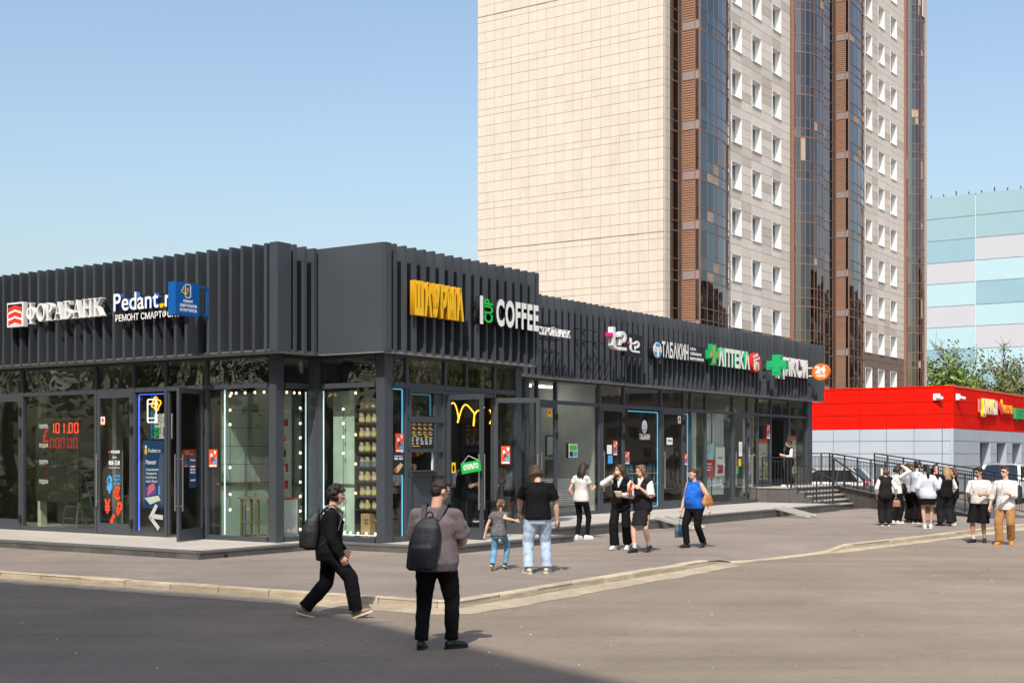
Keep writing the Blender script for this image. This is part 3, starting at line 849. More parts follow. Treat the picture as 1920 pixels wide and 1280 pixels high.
# --- walls, roof, floors
slab('roof', mat('roof_membrane', (.10, .10, .10), rough=.9), -1.25, 28.5, 2.3, 18, 4.25, 4.4, SP)
slab('roof', MATS['roof_membrane'], -.1, 5.0, -.15, 2.29, 4.25, 4.4, SP)
SOF = mat('soffit', (.10, .105, .11), rough=.6)
slab('soffit', SOF, -1.58, -1.0, 1.42, 18, 4.10, 4.14, SP); slab('soffit', SOF, -.99, .02, 1.42, 2.1, 4.10, 4.14, SP); slab('soffit', SOF, -.38, .02, -.33, 1.41, 4.10, 4.14, SP)
slab('soffit', SOF, .03, 5.13, -.33, .05, 4.10, 4.14, SP); slab('soffit', SOF, 5.0, 28.7, 1.82, 2.3, 4.10, 4.14, SP)
CEIL = mat('shop_ceiling', (.50, .50, .48), rough=.8); FLO = mat('shop_floor', (.28, .265, .24), rough=.45, var=.06)
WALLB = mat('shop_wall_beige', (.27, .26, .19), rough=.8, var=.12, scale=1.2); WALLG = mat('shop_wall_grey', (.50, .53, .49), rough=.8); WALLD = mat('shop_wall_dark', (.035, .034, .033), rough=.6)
slab('floor_slab', FLO, -1.0, 4.0, 2.0, 18, .0, ZB, SP); slab('floor_slab', FLO, .02, 5.0, .02, 1.99, .0, ZB, SP); slab('floor_slab', FLO, 5.01, 23.4, 2.2, 7, .0, ZR, SP); slab('floor_slab', FLO, 23.41, 28.4, 2.26, 7, .0, LZ-.01, SP)
slab('ceiling', CEIL, -1.0, 4.0, 2.0, 18, 4.06, 4.2, SP); slab('ceiling', CEIL, .02, 5.0, .02, 1.99, 4.06, 4.2, SP); slab('ceiling', CEIL, 5.01, 28.4, 2.25, 7, 4.06, 4.2, SP)
slab('interior_wall', WALLB, 3.2, 3.3, 6.25, 18, ZB, 4.06, SP)                # bank back wall
slab('interior_wall', WALLG, 1.6, 1.7, 3.98, 6.2, ZB, 4.06, SP)               # repair shop back wall
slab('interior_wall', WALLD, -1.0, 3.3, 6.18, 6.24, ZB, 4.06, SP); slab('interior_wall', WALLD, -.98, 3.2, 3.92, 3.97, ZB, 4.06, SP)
GRN = mat('green_wall_board', (.46, .60, .53), rough=.5, var=.18, scale=1.2)  # board green lightened to stand in for reflections on the panes
slab('interior_wall', WALLG, 2.6, 2.7, 1.8, 3.91, ZB, 4.06, SP)
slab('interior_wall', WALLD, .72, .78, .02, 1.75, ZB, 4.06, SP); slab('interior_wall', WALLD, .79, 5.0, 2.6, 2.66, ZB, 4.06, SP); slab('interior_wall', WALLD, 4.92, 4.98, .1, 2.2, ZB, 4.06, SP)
slab('interior_wall', WALLG, 5.0, 28.4, 6.0, 6.1, ZR, 4.06, SP)
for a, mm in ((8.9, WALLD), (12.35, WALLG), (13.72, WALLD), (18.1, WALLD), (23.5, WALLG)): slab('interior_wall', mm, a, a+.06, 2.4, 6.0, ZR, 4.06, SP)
slab('interior_wall', WALLB, 13.8, 18.0, 5.0, 5.1, ZR, 4.06, SP)
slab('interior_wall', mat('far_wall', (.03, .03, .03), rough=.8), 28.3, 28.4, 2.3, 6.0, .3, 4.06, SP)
slab('wall', ANTH, 28.42, 28.5, 2.2, 12, 0, 6.2, SP); slab('wall', ANTH, -1.1, 28.4, 17.9, 18, 0, 4.2, SP)
slab('wall', ANTH, 5.0, 5.08, .06, 2.2, ZT0, 6.2, SP)

# --- fascia: back panels, ribs, caps
FZ0, FZ1 = 4.10, 6.25
BACK = mat('fascia_back', (.030, .033, .039), rough=.5)
slab('fascia_panel', BACK, -1.32, -1.26, 1.66, 18, FZ0+.02, FZ1-.03, SP); slab('fascia_panel', BACK, -1.32, -.14, 1.66, 1.72, FZ0+.02, FZ1-.03, SP)
slab('fascia_panel', ANTH2, -.40, -.34, -.28, 1.64, FZ0, FZ1, SP)
slab('fascia_panel', BACK, -.12, 5.08, -.16, -.11, FZ0+.02, FZ1-.06, SP); slab('fascia_panel', BACK, 5.0, 28.72, 1.99, 2.04, FZ0+.02, FZ1-.06, SP)
rf = random.Random(2)
def rib(x0, x1, y0, y1): slab('fascia_rib', ANTH if rf.random() < .7 else ANTH2, x0, x1, y0, y1, FZ0+rf.uniform(-.004, .004), FZ1+rf.uniform(-.006, .006), SP)
y = 1.70
while y < 18: rib(-1.60, -1.30, y, y+.075); y += .325
rib(-1.60, -1.22, 1.40, 1.62)
for i in range(4): rib(-1.12+i*.29, -1.05+i*.29, 1.40, 1.66)
rib(-.405, -.22, -.36, -.29)
x = -.12
while x < 5.0: rib(x, x+.075, -.36, -.15); x += .315
rib(5.06, 5.16, -.36, .0)
slab('fascia_panel', ANTH, 5.10, 5.15, .01, 2.0, FZ0, FZ1, SP)
x = 5.30
while x < 28.6: rib(x, x+.075, 1.80, 2.0); x += .3255
rib(28.66, 28.78, 1.78, 2.10)
TRIM = mat('drip_trim', (.42, .43, .44), rough=.35, metal=.3)
slab('drip_trim', TRIM, -1.56, -1.30, 1.70, 18, FZ0-.022, FZ0-.004, SP); slab('drip_trim', TRIM, -1.56, -.42, 1.43, 1.66, FZ0-.022, FZ0-.004, SP); slab('drip_trim', TRIM, -.392, -.2, -.30, 1.42, FZ0-.022, FZ0-.004, SP)
slab('drip_trim', TRIM, -.19, 5.1, -.33, -.1, FZ0-.022, FZ0-.004, SP); slab('drip_trim', TRIM, 5.16, 28.7, 1.83, 2.06, FZ0-.022, FZ0-.004, SP)

# --- columns and glazing
slab('column', FRAME, -1.10, -.87, 1.93, 2.13, ZB-.02, 4.10, SP); slab('column', FRAME, -.02, .24, -.02, .20, ZB-.02, 4.10, SP)
slab('column', FRAME, -.10, .06, 1.74, 1.98, ZB-.02, 4.10, SP); slab('column', FRAME, 4.70, 4.95, -.02, .2, ZB-.02, 4.10, SP)
slab('column', FRAME, 27.95, 28.42, 2.12, 2.5, LZ-.03, 4.10, SP); slab('column', FRAME, 8.35, 8.6, 2.17, 2.4, ZR-.02, 4.10, SP)
def mull(fac, t, zb, w=.075, z1=ZTOP, d=.10): fslab('mullion', FRAME, fac, t-w/2, t+w/2, -d+.03, .03, zb, z1, SP)
def rail(fac, t0, t1, z0, z1, d=.10): fslab('transom', FRAME, fac, t0+.038, t1-.038, -d+.036, .024, z0, z1, SP)
def pane(fac, t0, t1, z0, z1, mm=SHOPG): fslab('glass_pane', mm, fac, t0+.03, t1-.03, -.03, -.012, z0, z1, SP)
def bay(fac, t0, t1, zb, lower=True, bottom=True, upper=True, um=None):
    t0, t1 = min(t0, t1), max(t0, t1)
    rail(fac, t0, t1, ZT0, ZT1); rail(fac, t0, t1, ZTOP-.06, ZTOP)
    if lower: pane(fac, t0, t1, zb+.09, ZT0)
    if bottom: rail(fac, t0, t1, zb, zb+.10)
    if upper: pane(fac, t0, t1, ZT1, ZTOP-.06, um or SHOPGU)
LT = [2.13, 3.93, 5.17, 6.20, 7.48, 10.14, 11.4, 12.7, 14.2, 15.7, 17.2]
for t in LT[1:]: mull(FL, t, ZB)
for i, (t0, t1) in enumerate(zip(LT[:-1], LT[1:])):
    door_ = i in (1, 3, 5)
    bay(FL, t0, t1, ZB, lower=not door_, bottom=not door_)
bay(FN, -.87, -.10, ZB); bay(FF, .20, 1.74, ZB)
RT = [.24, .70, 2.02, 3.86, 4.70]
for t in RT[1:4]: mull(FR, t, ZB)
mull(FR, 2.78, ZT0, .06)
for i, (t0, t1) in enumerate(zip(RT[:-1], RT[1:])):
    if i == 1: rail(FR, t0, t1, ZT0, ZT1); rail(FR, t0, t1, ZTOP-.06, ZTOP); pane(FR, t0, t1, ZT1, ZTOP-.06, SHOPGU); continue
    bay(FR, t0, t1, ZB, lower=i != 2, bottom=i != 2)
WT = [5.1, 6.7, 8.4, 9.03, 9.97, 12.32, 13.72, 16.06, 17.60, 18.12, 19.22, 21.32, 22.55, 23.42, 24.58, 26.28, 27.95]
for t in WT: mull(FW, t, ZR if t < 23.4 else LZ)
for i, (t0, t1) in enumerate(zip(WT[:-1], WT[1:])):
    d_ = i in (3, 5, 7, 11, 14)
    bay(FW, t0, t1, ZR if t0 < 23.4 else LZ, lower=not d_, bottom=not d_, um=SHOPG)

# --- doors
def door(origin, ang, w, zb, zt, label=None, handle=True, hinges=True, inner_handle=False, glassm=SHOPG):
    """Glazed leaf; its axes: x from hinge to free edge, y outwards."""
    h = zt-zb; sw, d = .085, .06
    f = MB()
    f.box(0, sw, -d/2, d/2, 0, h); f.box(w-sw, w, -d/2, d/2, 0, h); f.box(sw, w-sw, -d/2, d/2, h-.11, h); f.box(sw, w-sw, -d/2, d/2, 0, .24)
    o = f.build('door', FRAME, SP, (origin[0], origin[1], zb+.012), R(ang))
    if label: o['label'] = label
    slab('pane', glassm, sw+.002, w-sw-.002, -.012, .012, .24, h-.11, o)
    if handle:
        q = MB()
        for s in ((1, -1) if inner_handle else (1,)):
            yy = s*(d/2+.055); xx = w-sw/2
            q.tube((xx, yy, .62), (xx, yy, 1.78), .016, 8)
            for z in (.72, 1.68): q.tube((xx, s*d/2, z), (xx, yy, z), .010, 6)
        q.build('handle', STEEL, o)
    if hinges:
        for z in (.25, h-.85, h-.35):
            q = MB(); q.box(-.035, .05, d/2, d/2+.035, -.07, .07); q.tube((-.01, d/2+.03, -.10), (-.01, d/2+.03, .10), .018, 8)
            q.build('hinge', BLACK, o, (0, 0, z))
    return o
DZ = 3.41
d1 = door((-1.10, 6.25), 90, 1.17, ZB, DZ); door((-1.10, 10.19), 90, 1.15, ZB, DZ)
d2 = door((-1.12, 4.02), 199, 1.06, ZB, DZ, inner_handle=True, label='open door leaf with posters seen through its glass')
for t0, t1 in ((3.97, 4.02), (5.08, 5.13)): fslab('door_jamb', FRAME, FL, t0, t1, -.05, .0, ZB, ZT0, SP)
d3 = door((2.07, -.03), -97, 1.03, ZB, DZ-.1, inner_handle=True, label='left leaf of the open double door')
d4 = door((3.82, -.03), -62, 1.03, ZB, DZ-.1, inner_handle=True, label='right leaf of the open double door')
fslab('transom', FRAME, FR, 2.06, 3.82, -.06, .02, DZ-.09, DZ, SP)
def wdoor(a_h, w, zb): return door((a_h, 2.19), 180, w, zb, DZ, label=None)
d5 = wdoor(9.93, .87, ZR); d6 = wdoor(13.68, 1.30, ZR); d7 = wdoor(17.56, 1.44, ZR); d8 = wdoor(22.51, 1.14, ZR)
door((26.24, 2.3), 95, .85, LZ, DZ, hinges=False, label='shop door folded open into the doorway')

# --- serving hatch right of the corner column
HM = empty('serving_hatch', O2, TH, 'dark framed serving hatch with menu board beside the corner column', 'serving hatch')
for (z0, z1) in ((3.34, 3.42), (2.72, 2.84), (2.10, 2.18), (1.60, 1.70), (ZB, .36)): fslab('rail', FRAME, FR, .74, 1.98, -.06, .05, z0, z1, HM)
for t in (.74, 1.60, 1.90): fslab('post', FRAME, FR, t, t+.08, -.055, .045, .36, 3.34, HM)
fslab('pane', SHOPGU, FR, .82, 1.60, -.02, 0, 2.84, 3.34, HM); fslab('lower_panel', ANTH2, FR, .82, 1.60, -.03, .0, .36, 1.60, HM)
fslab('sill', FRAME, FR, .80, 1.62, .0, .16, 1.70, 1.725, HM); fslab('side_panel', FRAME, FR, 1.68, 1.90, -.03, .01, .36, 3.34, HM)
fslab('light_edge', WHITE, FR, 1.565, 1.598, -.02, .01, 1.73, 2.10, HM)
mb = empty('menu_board', O2, TH, 'black menu board of small food pictures above the serving hatch', 'menu board')
Mx = FR.M(.82, .0, 2.19)
plate('panel', Mx, 0, .78, 0, .53, .02, BLACK, mb)
mq = MB(); rr = random.Random(4)
for c in range(4):
    x0 = .03+c*.185
    mq.box(x0+.02, x0+.13, .495, .505, .021, .023, 0); mq.box(x0, x0+.15, .47, .482, .021, .023, 1)
    mq.add([(x0+.02+.045+.05*math.cos(a*.8), .41+.03*math.sin(a*.8), .0235) for a in range(8)], [tuple(range(8))], 2)
    mq.box(x0+.11, x0+.155, .375, .39, .021, .023, 1)
    mq.box(x0+.02, x0+.11, .325, .337, .021, .023, 0); mq.box(x0+.0, x0+.15, .29, .30, .021, .023, 1); mq.box(x0+.04, x0+.13, .262, .272, .021, .023, 1)
for c in range(5):
    for k in range(6): mq.box(.03+c*.15, .03+c*.15+rr.uniform(.05, .11), .21-k*.027, .22-k*.027, .021, .023, 0)
mq.box(.08, .2, .235, .247, .021, .023, 1); mq.box(.45, .6, .235, .247, .021, .023, 1); mq.box(.02, .3, .03, .045, .021, .023, 1)
mq.build('menu_print', [WHITEP, YELL, mat('fried_food', (.55, .20, .04), rough=.6)], mb, M=Mx)

# --- light strips and bulbs (lit lamps that the photograph shows)
CY = lamp('cyan_light', (.12, .55, .85), .75); WL = lamp('white_light', (.75, .95, 1.0), .55); BL = lamp('blue_light', (.10, .16, .95), 1.1); NY = lamp('yellow_neon', (1.0, .48, .03), 2.4); NW = lamp('white_neon', (1, 1, .95), 1.6); NO = lamp('orange_neon', (1.0, .36, .02), 2.0)
BULB = lamp('warm_bulb', (1.0, .72, .42), 2.6); LEDR = lamp('red_led', (1.0, .05, .015), 1.5); LEDD = mat('dim_red_led', (.3, .012, .01), rough=.5, emit=(1, .03, .01), estr=.28)
def lstrip(label, mm, segs, group=None):
    e = empty('light_strip', O2, TH, label, 'light strip', group)
    for (fac, t0, t1, z0, z1) in segs: fslab('tube', mm, fac, t0, t1, -.07, -.05, z0, z1, e)
lstrip('pale light strip up the left edge of the bulb window', WL, [(FL, 3.44, 3.465, .38, 3.40)])
lstrip('pale light strip in the narrow side pane of the corner window', WL, [(FN, -.165, -.145, .38, 3.36)])
lstrip('pale light strip along the left edge and foot of the jar window', WL, [(FF, 1.68, 1.70, .38, 3.38), (FF, .24, 1.68, .40, .415)])
lstrip('cyan light strip beside the poster in the narrow pane next to the hatch', CY, [(FR, .63, .65, .38, 3.38), (FR, .3, .63, 3.38, 3.40)])
lstrip('blue light outline round the phone repair window', BL, [(FL, 6.11, 6.13, .38, 3.36), (FL, 5.24, 6.11, 3.36, 3.38)])
lstrip('cyan light outline round the wide tobacco shop pane', CY, [(FW, 15.95, 15.98, .48, 3.34), (FW, 14.1, 15.95, 3.34, 3.365), (FW, 14.4, 15.95, .46, .48)])
lstrip('cyan light strip in the slim pane right of the tobacco shop door', CY, [(FW, 18.02, 18.04, .48, 3.34), (FW, 17.7, 18.02, 3.34, 3.36)])
lstrip('cyan light outline round the upper pane of the serving hatch', CY, [(FR, 1.575, 1.592, 2.87, 3.30), (FR, .84, 1.575, 3.30, 3.315)])
bulb0 = [None]
def bulbs(label, pts):
    e = empty('bulb_string', O2, TH, label, 'string lights')
    w = MB(); w.path([p for p in pts], .006, 5); w.build('cable', BLACK, e)
    for p in pts:
        if bulb0[0] is None:
            q = MB(); q.ell((0, 0, 0), (.026, .026, .030), 10, 7); bulb0[0] = o = q.build('bulb', BULB, e, smooth=True)
        else: o = bpy.data.objects.new('bulb', bulb0[0].data); link(o, e)
        o.location = V(p)+V((0, 0, 0))
bulbs('string of warm bulbs down the left side of the green window', [(-.98, 3.36, z) for z in (3.28, 2.98, 2.68, 1.78, 1.22, .90)])
bulbs('row of warm bulbs along the top of the green window', [(-.98, y, 3.33) for y in (3.32, 3.18, 2.92, 2.64, 2.38)])
bulbs('row of warm bulbs along the top of the side pane', [(x, 2.05, 3.33) for x in (-.80, -.66, -.44, -.28)])
bulbs('string of warm bulbs down the right side of the side pane', [(-.26, 2.05, z) for z in (3.02, 2.70, 2.40, 2.09, 1.79, 1.48, 1.18, .88, .5)])
bulbs('string of warm bulbs down the green board behind the jar window', [(.30, 1.36, z) for z in (3.0, 2.70, 2.42, 2.08, 1.20, .93, .68)])
bulbs('string of warm bulbs beside the jar shelves', [(.16, .90, z) for z in (3.32, 2.46, 1.86, 1.26)])
bulbs('row of warm bulbs along the foot of the jar window', [(.12, y, .44) for y in (1.5, 1.32, 1.16, 1.0, .80, .58, .34)])

# --- what stands in the corner shop
def inside(label, cat, name, group=None): return empty(name, O2, TH, label, cat, group)
WOODO = mat('olive_frame', (.16, .14, .055), rough=.5)
e = inside('pale green panelled display wall inside the bulb window', 'display wall', 'display_wall')
for i in range(6):
    for j in range(5): slab('panel', GRN, -.80+i*.42, -.80+i*.42+.41, 3.84, 3.87, 1.46+j*.39, 1.46+j*.39+.38, e)
slab('panel', GRN, -.80, 1.72, 3.84, 3.87, .3, 1.40, e); slab('rail', WOODO, -.92, 1.72, 3.80, 3.835, 1.405, 1.455, e); slab('side_post', WALLD, -.98, -.81, 3.82, 3.9, .3, 3.4, e)
e = inside('low olive framed glass cabinet inside the bulb window', 'cabinet', 'glass_cabinet')
q = MB()
for y in (2.48, 2.78, 2.98, 3.26): q.box(-.75, -.70, y, y+.04, .3, 1.12)
q.box(-.8, -.4, 2.44, 3.34, 1.12, 1.16); q.box(-.75, -.70, 2.52, 3.26, .62, .66); q.box(-.75, -.70, 2.52, 3.26, .3, .34)
q.build('frame', WOODO, e); slab('pane', SHOPG, -.73, -.72, 2.5, 3.26, .34, 1.12, e)
e = inside('white counter with a red top edge in the corner of the vape shop', 'counter', 'shop_counter')
slab('body', mat('counter_white', (.62, .66, .66), rough=.4), -.62, -.22, 2.16, 2.32, .3, 1.12, e); slab('top', RED, -.64, -.20, 2.15, 2.33, 1.122, 1.15, e)
sh = inside('grey shelf of small orange and red packs behind the side pane', 'shelf', 'pack_shelf')
for i, z in enumerate((1.32, 1.66, 1.98, 2.30, 2.62, 2.94, 3.2)): slab('shelf_board', WHITE if i % 2 else WALLG, -.58, -.26, 2.34, 2.50, z, z+.02, sh)
slab('back', WALLG, -.58, -.02, 2.52, 2.55, .3, 3.4, sh)
rp = random.Random(8)
packm = [mat('pack_orange', (.62, .13, .03), rough=.5), mat('pack_red', (.42, .03, .02), rough=.5), mat('pack_dark', (.06, .04, .035), rough=.5), mat('pack_cream', (.6, .5, .35), rough=.5)]
ORD = 'first second third fourth fifth sixth seventh eighth ninth tenth eleventh twelfth thirteenth'.split(); SHN = 'lowest second third fourth fifth sixth seventh top'.split()
for zi_, z in enumerate((1.34, 1.68, 2.0, 2.32, 2.64, 2.96)):
    for k in range(4):
        pk = rp.choice((('orange', 0), ('red', 1), ('dark', 2), ('cream', 3)))
        w = .055; x = -.56+k*.072
        hgt = rp.uniform(.10, .19)
        tag(slab('product_pack', packm[pk[1]], 0, w, 0, .05, 0, hgt), 'small %s pack, %s from the left on the %s shelf behind the side pane' % (pk[0], ORD[k], SHN[zi_]), 'pack', 'packs on the side pane shelf')
        o = bpy.context.scene.collection.objects[-1]; o.parent = None
        c = Matrix.Translation(O2) @ Matrix.Rotation(TH, 4, 'Z') @ V((x+w/2, 2.39, z+hgt/2)); o.location = c; o.rotation_euler = (0, 0, TH)
e = inside('tall green glass board behind the jar window', 'board', 'glass_board')
slab('board', GRN, .42, .45, .98, 1.74, .35, 3.38, e); slab('rail', WOODO, .39, .42, .98, 1.74, 1.40, 1.44, e)
js = inside('dark shelf unit full of jars behind the jar window', 'shelf', 'jar_shelf')
jz = [.92, 1.20, 1.50, 1.80, 2.10, 2.40, 2.70, 3.00, 3.26]
for z in jz: slab('shelf_board', mat('dark_shelf', (.04, .036, .033), rough=.5), .22, .68, .22, .96, z-.025, z, js)
slab('back', mat('shelf_back', (.065, .05, .04), rough=.7), .685, .71, .22, .96, .3, 3.4, js); slab('side', MATS['dark_shelf'], .22, .68, .965, .985, .3, 3.4, js)
JG = mat('jar_glass', (.34, .30, .20), rough=.12, spec=.8, coat=.5); JL = [mat('jar_label_yellow', (.62, .52, .12), rough=.5), mat('jar_label_cream', (.60, .55, .42), rough=.5), mat('jar_label_blue', (.10, .16, .24), rough=.5)]; JC = mat('jar_lid', (.52, .44, .28), rough=.4)
jm = MB(); jm.lathe([(0, 0), (.062, 0), (.068, .02), (.068, .13), (.05, .16), (.05, .175), (0, .175)], n=12)
lm_ = MB(); lm_.lathe([(0, .176), (.055, .176), (.055, .205), (0, .205)], n=12)
bm_ = MB(); bm_.lathe([(.0695, .035), (.0695, .11)], n=12)
jar0 = None
def w2(x, y, z): return Matrix.Translation(O2) @ Matrix.Rotation(TH, 4, 'Z') @ V((x, y, z))
for zi, z in enumerate(jz[:-1]):
    for k, yy in enumerate((.36, .53, .70, .86)):
        lab = JL[(zi+k) % 2] if zi != 3 else JL[2]
        r_ = empty('glass_jar', w2(.33+rp.uniform(-.02, .02), yy, z), TH, 'lidded jar with %s label, %s on the %s dark shelf' % (('a yellow', 'a cream')[(zi+k) % 2] if zi != 3 else 'a blue', ('farthest right', 'second from the right', 'second from the left', 'farthest left')[k], SHN[zi]), 'jar', 'jars on the dark shelves')
        if jar0 is None: jar0 = (jm.build('jar', JG, r_, smooth=True), lm_.build('lid', JC, r_))
        else:
            for s_ in jar0: o = s_.copy(); link(o, r_)
        o = bm_.build('label_band', lab, r_, smooth=True)
e = inside('brown cardboard box with green print at the foot of the jar shelves', 'box', 'cardboard_box')
slab('body', mat('cardboard', (.46, .29, .13), rough=.8, var=.06), .16, .34, .52, .76, .30, .84, e)
Mx = Fac('A', .16).M(.69, .002, .60)
flat_text('Simple', shift(Mx, .02, .10), .05, mat('print_dark_green', (.03, .16, .05), rough=.6), e, width=.11); flat_text('Things', shift(Mx, .02, .03), .05, MATS['print_dark_green'], e, width=.11)
e = inside('white folding chair behind the glass right of the cardboard box', 'chair', 'folding_chair')
q = MB(); q.tube((.3, .46, .3), (.38, .30, .95), .011); q.tube((.3, .30, .3), (.38, .46, .72), .011); q.box(.28, .44, .28, .48, .70, .72); q.build('frame', WHITE, e)

# --- what stands in the bank
e = inside('grey aluminium step ladder inside the bank window', 'ladder', 'step_ladder')
LM = mat('aluminium', (.62, .63, .60), rough=.35, metal=.4)
q = MB(); q.bar((-.3, 9.75, .28), (-.05, 9.65, 1.75), .05, .025); q.bar((-.3, 9.22, .28), (-.05, 9.3, 1.75), .05, .025)
for i in range(4): q.box(-.34+.06*i, -.20+.06*i, 9.30, 9.68, .52+.28*i, .55+.28*i)
q.bar((.35, 9.72, .28), (-.02, 9.62, 1.7), .03, .02); q.bar((.35, 9.25, .28), (-.02, 9.33, 1.7), .03, .02); q.build('frame', LM, e)
slab('interior_column', mat('cream_column', (.55, .55, .44), rough=.7), -.72, -.55, 9.98, 10.10, ZB, 4.06, SP)
slab('interior_column', WALLG, -.4, -.2, 7.66, 7.8, ZB, 4.06, SP)
for y0, y1, z1, mm in ((8.3, 9.25, 2.5, 'dark_shelf_door'), (11.2, 12.1, 2.5, 'dark_shelf_door')): slab('rear_door', mat('rear_door_brown', (.10, .07, .045), rough=.5), 3.15, 3.195, y0, y1, ZB, z1, SP)
for y0, z0, w_, h__ in ((7.1, 1.6, .7, 1.0), (9.6, 1.8, .9, .6), (10.5, 1.5, .5, .75), (12.6, 1.7, 1.1, .7)): slab('wall_poster', mat('poster_sage', (.36, .42, .34), rough=.6), 3.15, 3.195, y0, y0+w_, z0, z0+h__, SP)
for nm_, y0, lb in (('office_desk', 8.0, 'pale office desk with a dark screen in the bank, nearer the door'), ('office_desk', 10.6, 'pale office desk with a dark screen deeper in the bank')):
    e = inside(lb, 'desk', nm_); slab('top', mat('desk_top', (.50, .47, .38), rough=.5), 1.3, 2.1, y0, y0+1.5, 1.0, 1.04, e); slab('front', mat('desk_front', (.16, .20, .13), rough=.5), 1.32, 1.36, y0+.05, y0+1.45, ZB, .995, e); slab('screen', BLACK, 1.6, 1.64, y0+.4, y0+.95, 1.18, 1.52, e); slab('screen_foot', BLACK, 1.6, 1.66, y0+.62, y0+.72, 1.042, 1.178, e)
for y0, lb in ((8.5, 'dark office chair behind the nearer bank desk'), (11.1, 'dark office chair behind the deeper bank desk')):
    e = inside(lb, 'chair', 'office_chair'); slab('seat', BLACK, 2.3, 2.75, y0, y0+.48, .72, .79, e); slab('back', BLACK, 2.72, 2.78, y0+.02, y0+.46, .82, 1.42, e)
    q = MB(); q.tube((2.52, y0+.24, ZB), (2.52, y0+.24, .72), .035, 8); q.build('stem', BLACK, e); q = MB()
    for k in range(5): q.bar((2.52, y0+.24, ZB+.05), (2.52+.28*math.cos(k*1.257), y0+.24+.28*math.sin(k*1.257), ZB+.03), .04, .04)
    q.build('foot', BLACK, e)
e = inside('pale radiator under the back wall of the bank', 'radiator', 'radiator')
for i in range(9): slab('fin', mat('radiator_cream', (.55, .54, .47), rough=.5), 2.2, 2.3, 7.75+i*.11, 7.75+i*.11+.09, .4, 1.0, e)
e = inside('red glowing currency rate board inside the bank window', 'rate board', 'rate_board')
Mx = Fac('A', -.86).M(10.0, .0, .95)
plate('panel', Mx, .05, 1.65, 0, 1.95, .03, mat('board_dark', (.03, .03, .022), rough=.5), e)
def seg7(M, ch, w, h, mm, par):
    S = {'0': 'abcdef', '1': 'bc', '.': 'p'}[ch]; t = w*.16; q = MB()
    G = {'a': (t, w-t, h-t, h), 'b': (w-t, w, h/2+t*.3, h-t*.3), 'c': (w-t, w, t*.3, h/2-t*.3), 'd': (t, w-t, 0, t), 'e': (0, t, t*.3, h/2-t*.3), 'f': (0, t, h/2+t*.3, h-t*.3), 'p': (0, t, 0, t)}
    for s_ in S: a0, a1, b0, b1 = G[s_]; q.box(a0, a1, b0, b1, .03, .036)
    q.build('digit', mm, par, M=M)
Mn = shift(Mx, .62, 1.50)
for i, (ch, x) in enumerate((('1', -.02), ('0', .18), ('1', .36), ('.', .60), ('0', .66), ('0', .86))): seg7(shift(Mn, x, .10), ch, .14, .24, LEDR, e)
for ch, x in (('0', -.02), ('0', .17), ('0', .36), ('.', .55), ('0', .62), ('0', .82)): seg7(shift(Mn, x, -.25), ch, .14, .24, LEDD, e)
flat_text('£', shift(Mx, .30, 1.40, .03), .30, LEDD, e, bold=.02); flat_text('€', shift(Mx, .30, .62, .03), .26, mat('dark_red_print', (.10, .015, .01), rough=.6), e, bold=.02)
for z, tx in ((1.72, 'ПОКУПКА'), (1.27, 'ПРОДАЖА'), (.88, 'ПОКУПКА'), (.42, 'ПРОДАЖА')): flat_text(tx, shift(Mx, .18, z, .03), .085, WHITEP, e, width=.34, bold=.03)

# --- bank door print
def on_door(dr, w): # frame on the outer face of a closed leaf: origin lower left seen from outside
    m = Matrix(((-1, 0, 0), (0, 0, 1), (0, 1, 0))).transposed().to_4x4(); m.translation = (w, .034-.02, 0); return m
Mx = on_door(d1, 1.17)
RP = mat('vermilion_print', (.80, .055, .02), rough=.5)
plate('emblem', Mx, .38, .42, 1.80, 1.85, .004, RED, d1); flat_text('ФОРАБАНК', shift(Mx, .45, 1.80), .055, WHITEP, d1, width=.30, bold=.03)
flat_text('работаем', shift(Mx, .50, 1.70), .025, WHITEP, d1, width=.14); flat_text('00.00 - 21.00', shift(Mx, .38, 1.54), .09, WHITEP, d1, width=.37, bold=.03)
plate('rule', Mx, .38, .75, 1.47, 1.485, .004, mat('lilac_print', (.5, .5, .8), rough=.5), d1)
flat_text('$', shift(Mx, .32, .98), .30, SKYB, d1, bold=.055, width=.18); 
for i, tx in enumerate(('ДОЛЛАРЫ', 'НОВОГО', 'ОБРАЗЦА')): flat_text(tx, shift(Mx, .54, 1.27-i*.085), .045, SKYB, d1, width=.23, bold=.02)
flat_text('€', shift(Mx, .56, .78), .26, RP, d1, bold=.055, width=.22); flat_text('¥', shift(Mx, .26, .47), .27, RP, d1, bold=.055, width=.20)
flat_text('₽', shift(Mx, .64, .44), .25, RP, d1, bold=.055, width=.20); flat_text('£', shift(Mx, .42, .16), .26, RP, d1, bold=.055, width=.18)
def sticker(fac, t, z, w, h, label, mm=WHITE, draw=None, n=.001, group=None, name='sticker', cat='sticker'):
    e = empty(name, O2, TH, label, cat, group); Mx = fac.M(t, n, z); plate('sheet', Mx, 0, w, 0, h, .003, mm, e)
    if draw: draw(Mx, e, w, h)
    return e
def ring_pr(Mx, e, w, h):
    q = MB(); q.add([(x, y, .0045) for x, y in disc_poly(w/2, h*.58, w*.3, h*.27, 14)], [tuple(range(14))]); q.build('print', RED, e, M=Mx); plate('foot', Mx, w*.05, w*.95, h*.03, h*.2, .0045, YELL, e)
sticker(FL, 7.30, 2.72, .14, .18, 'small white sticker with red ring at the top of the bank door', draw=ring_pr, n=.025)
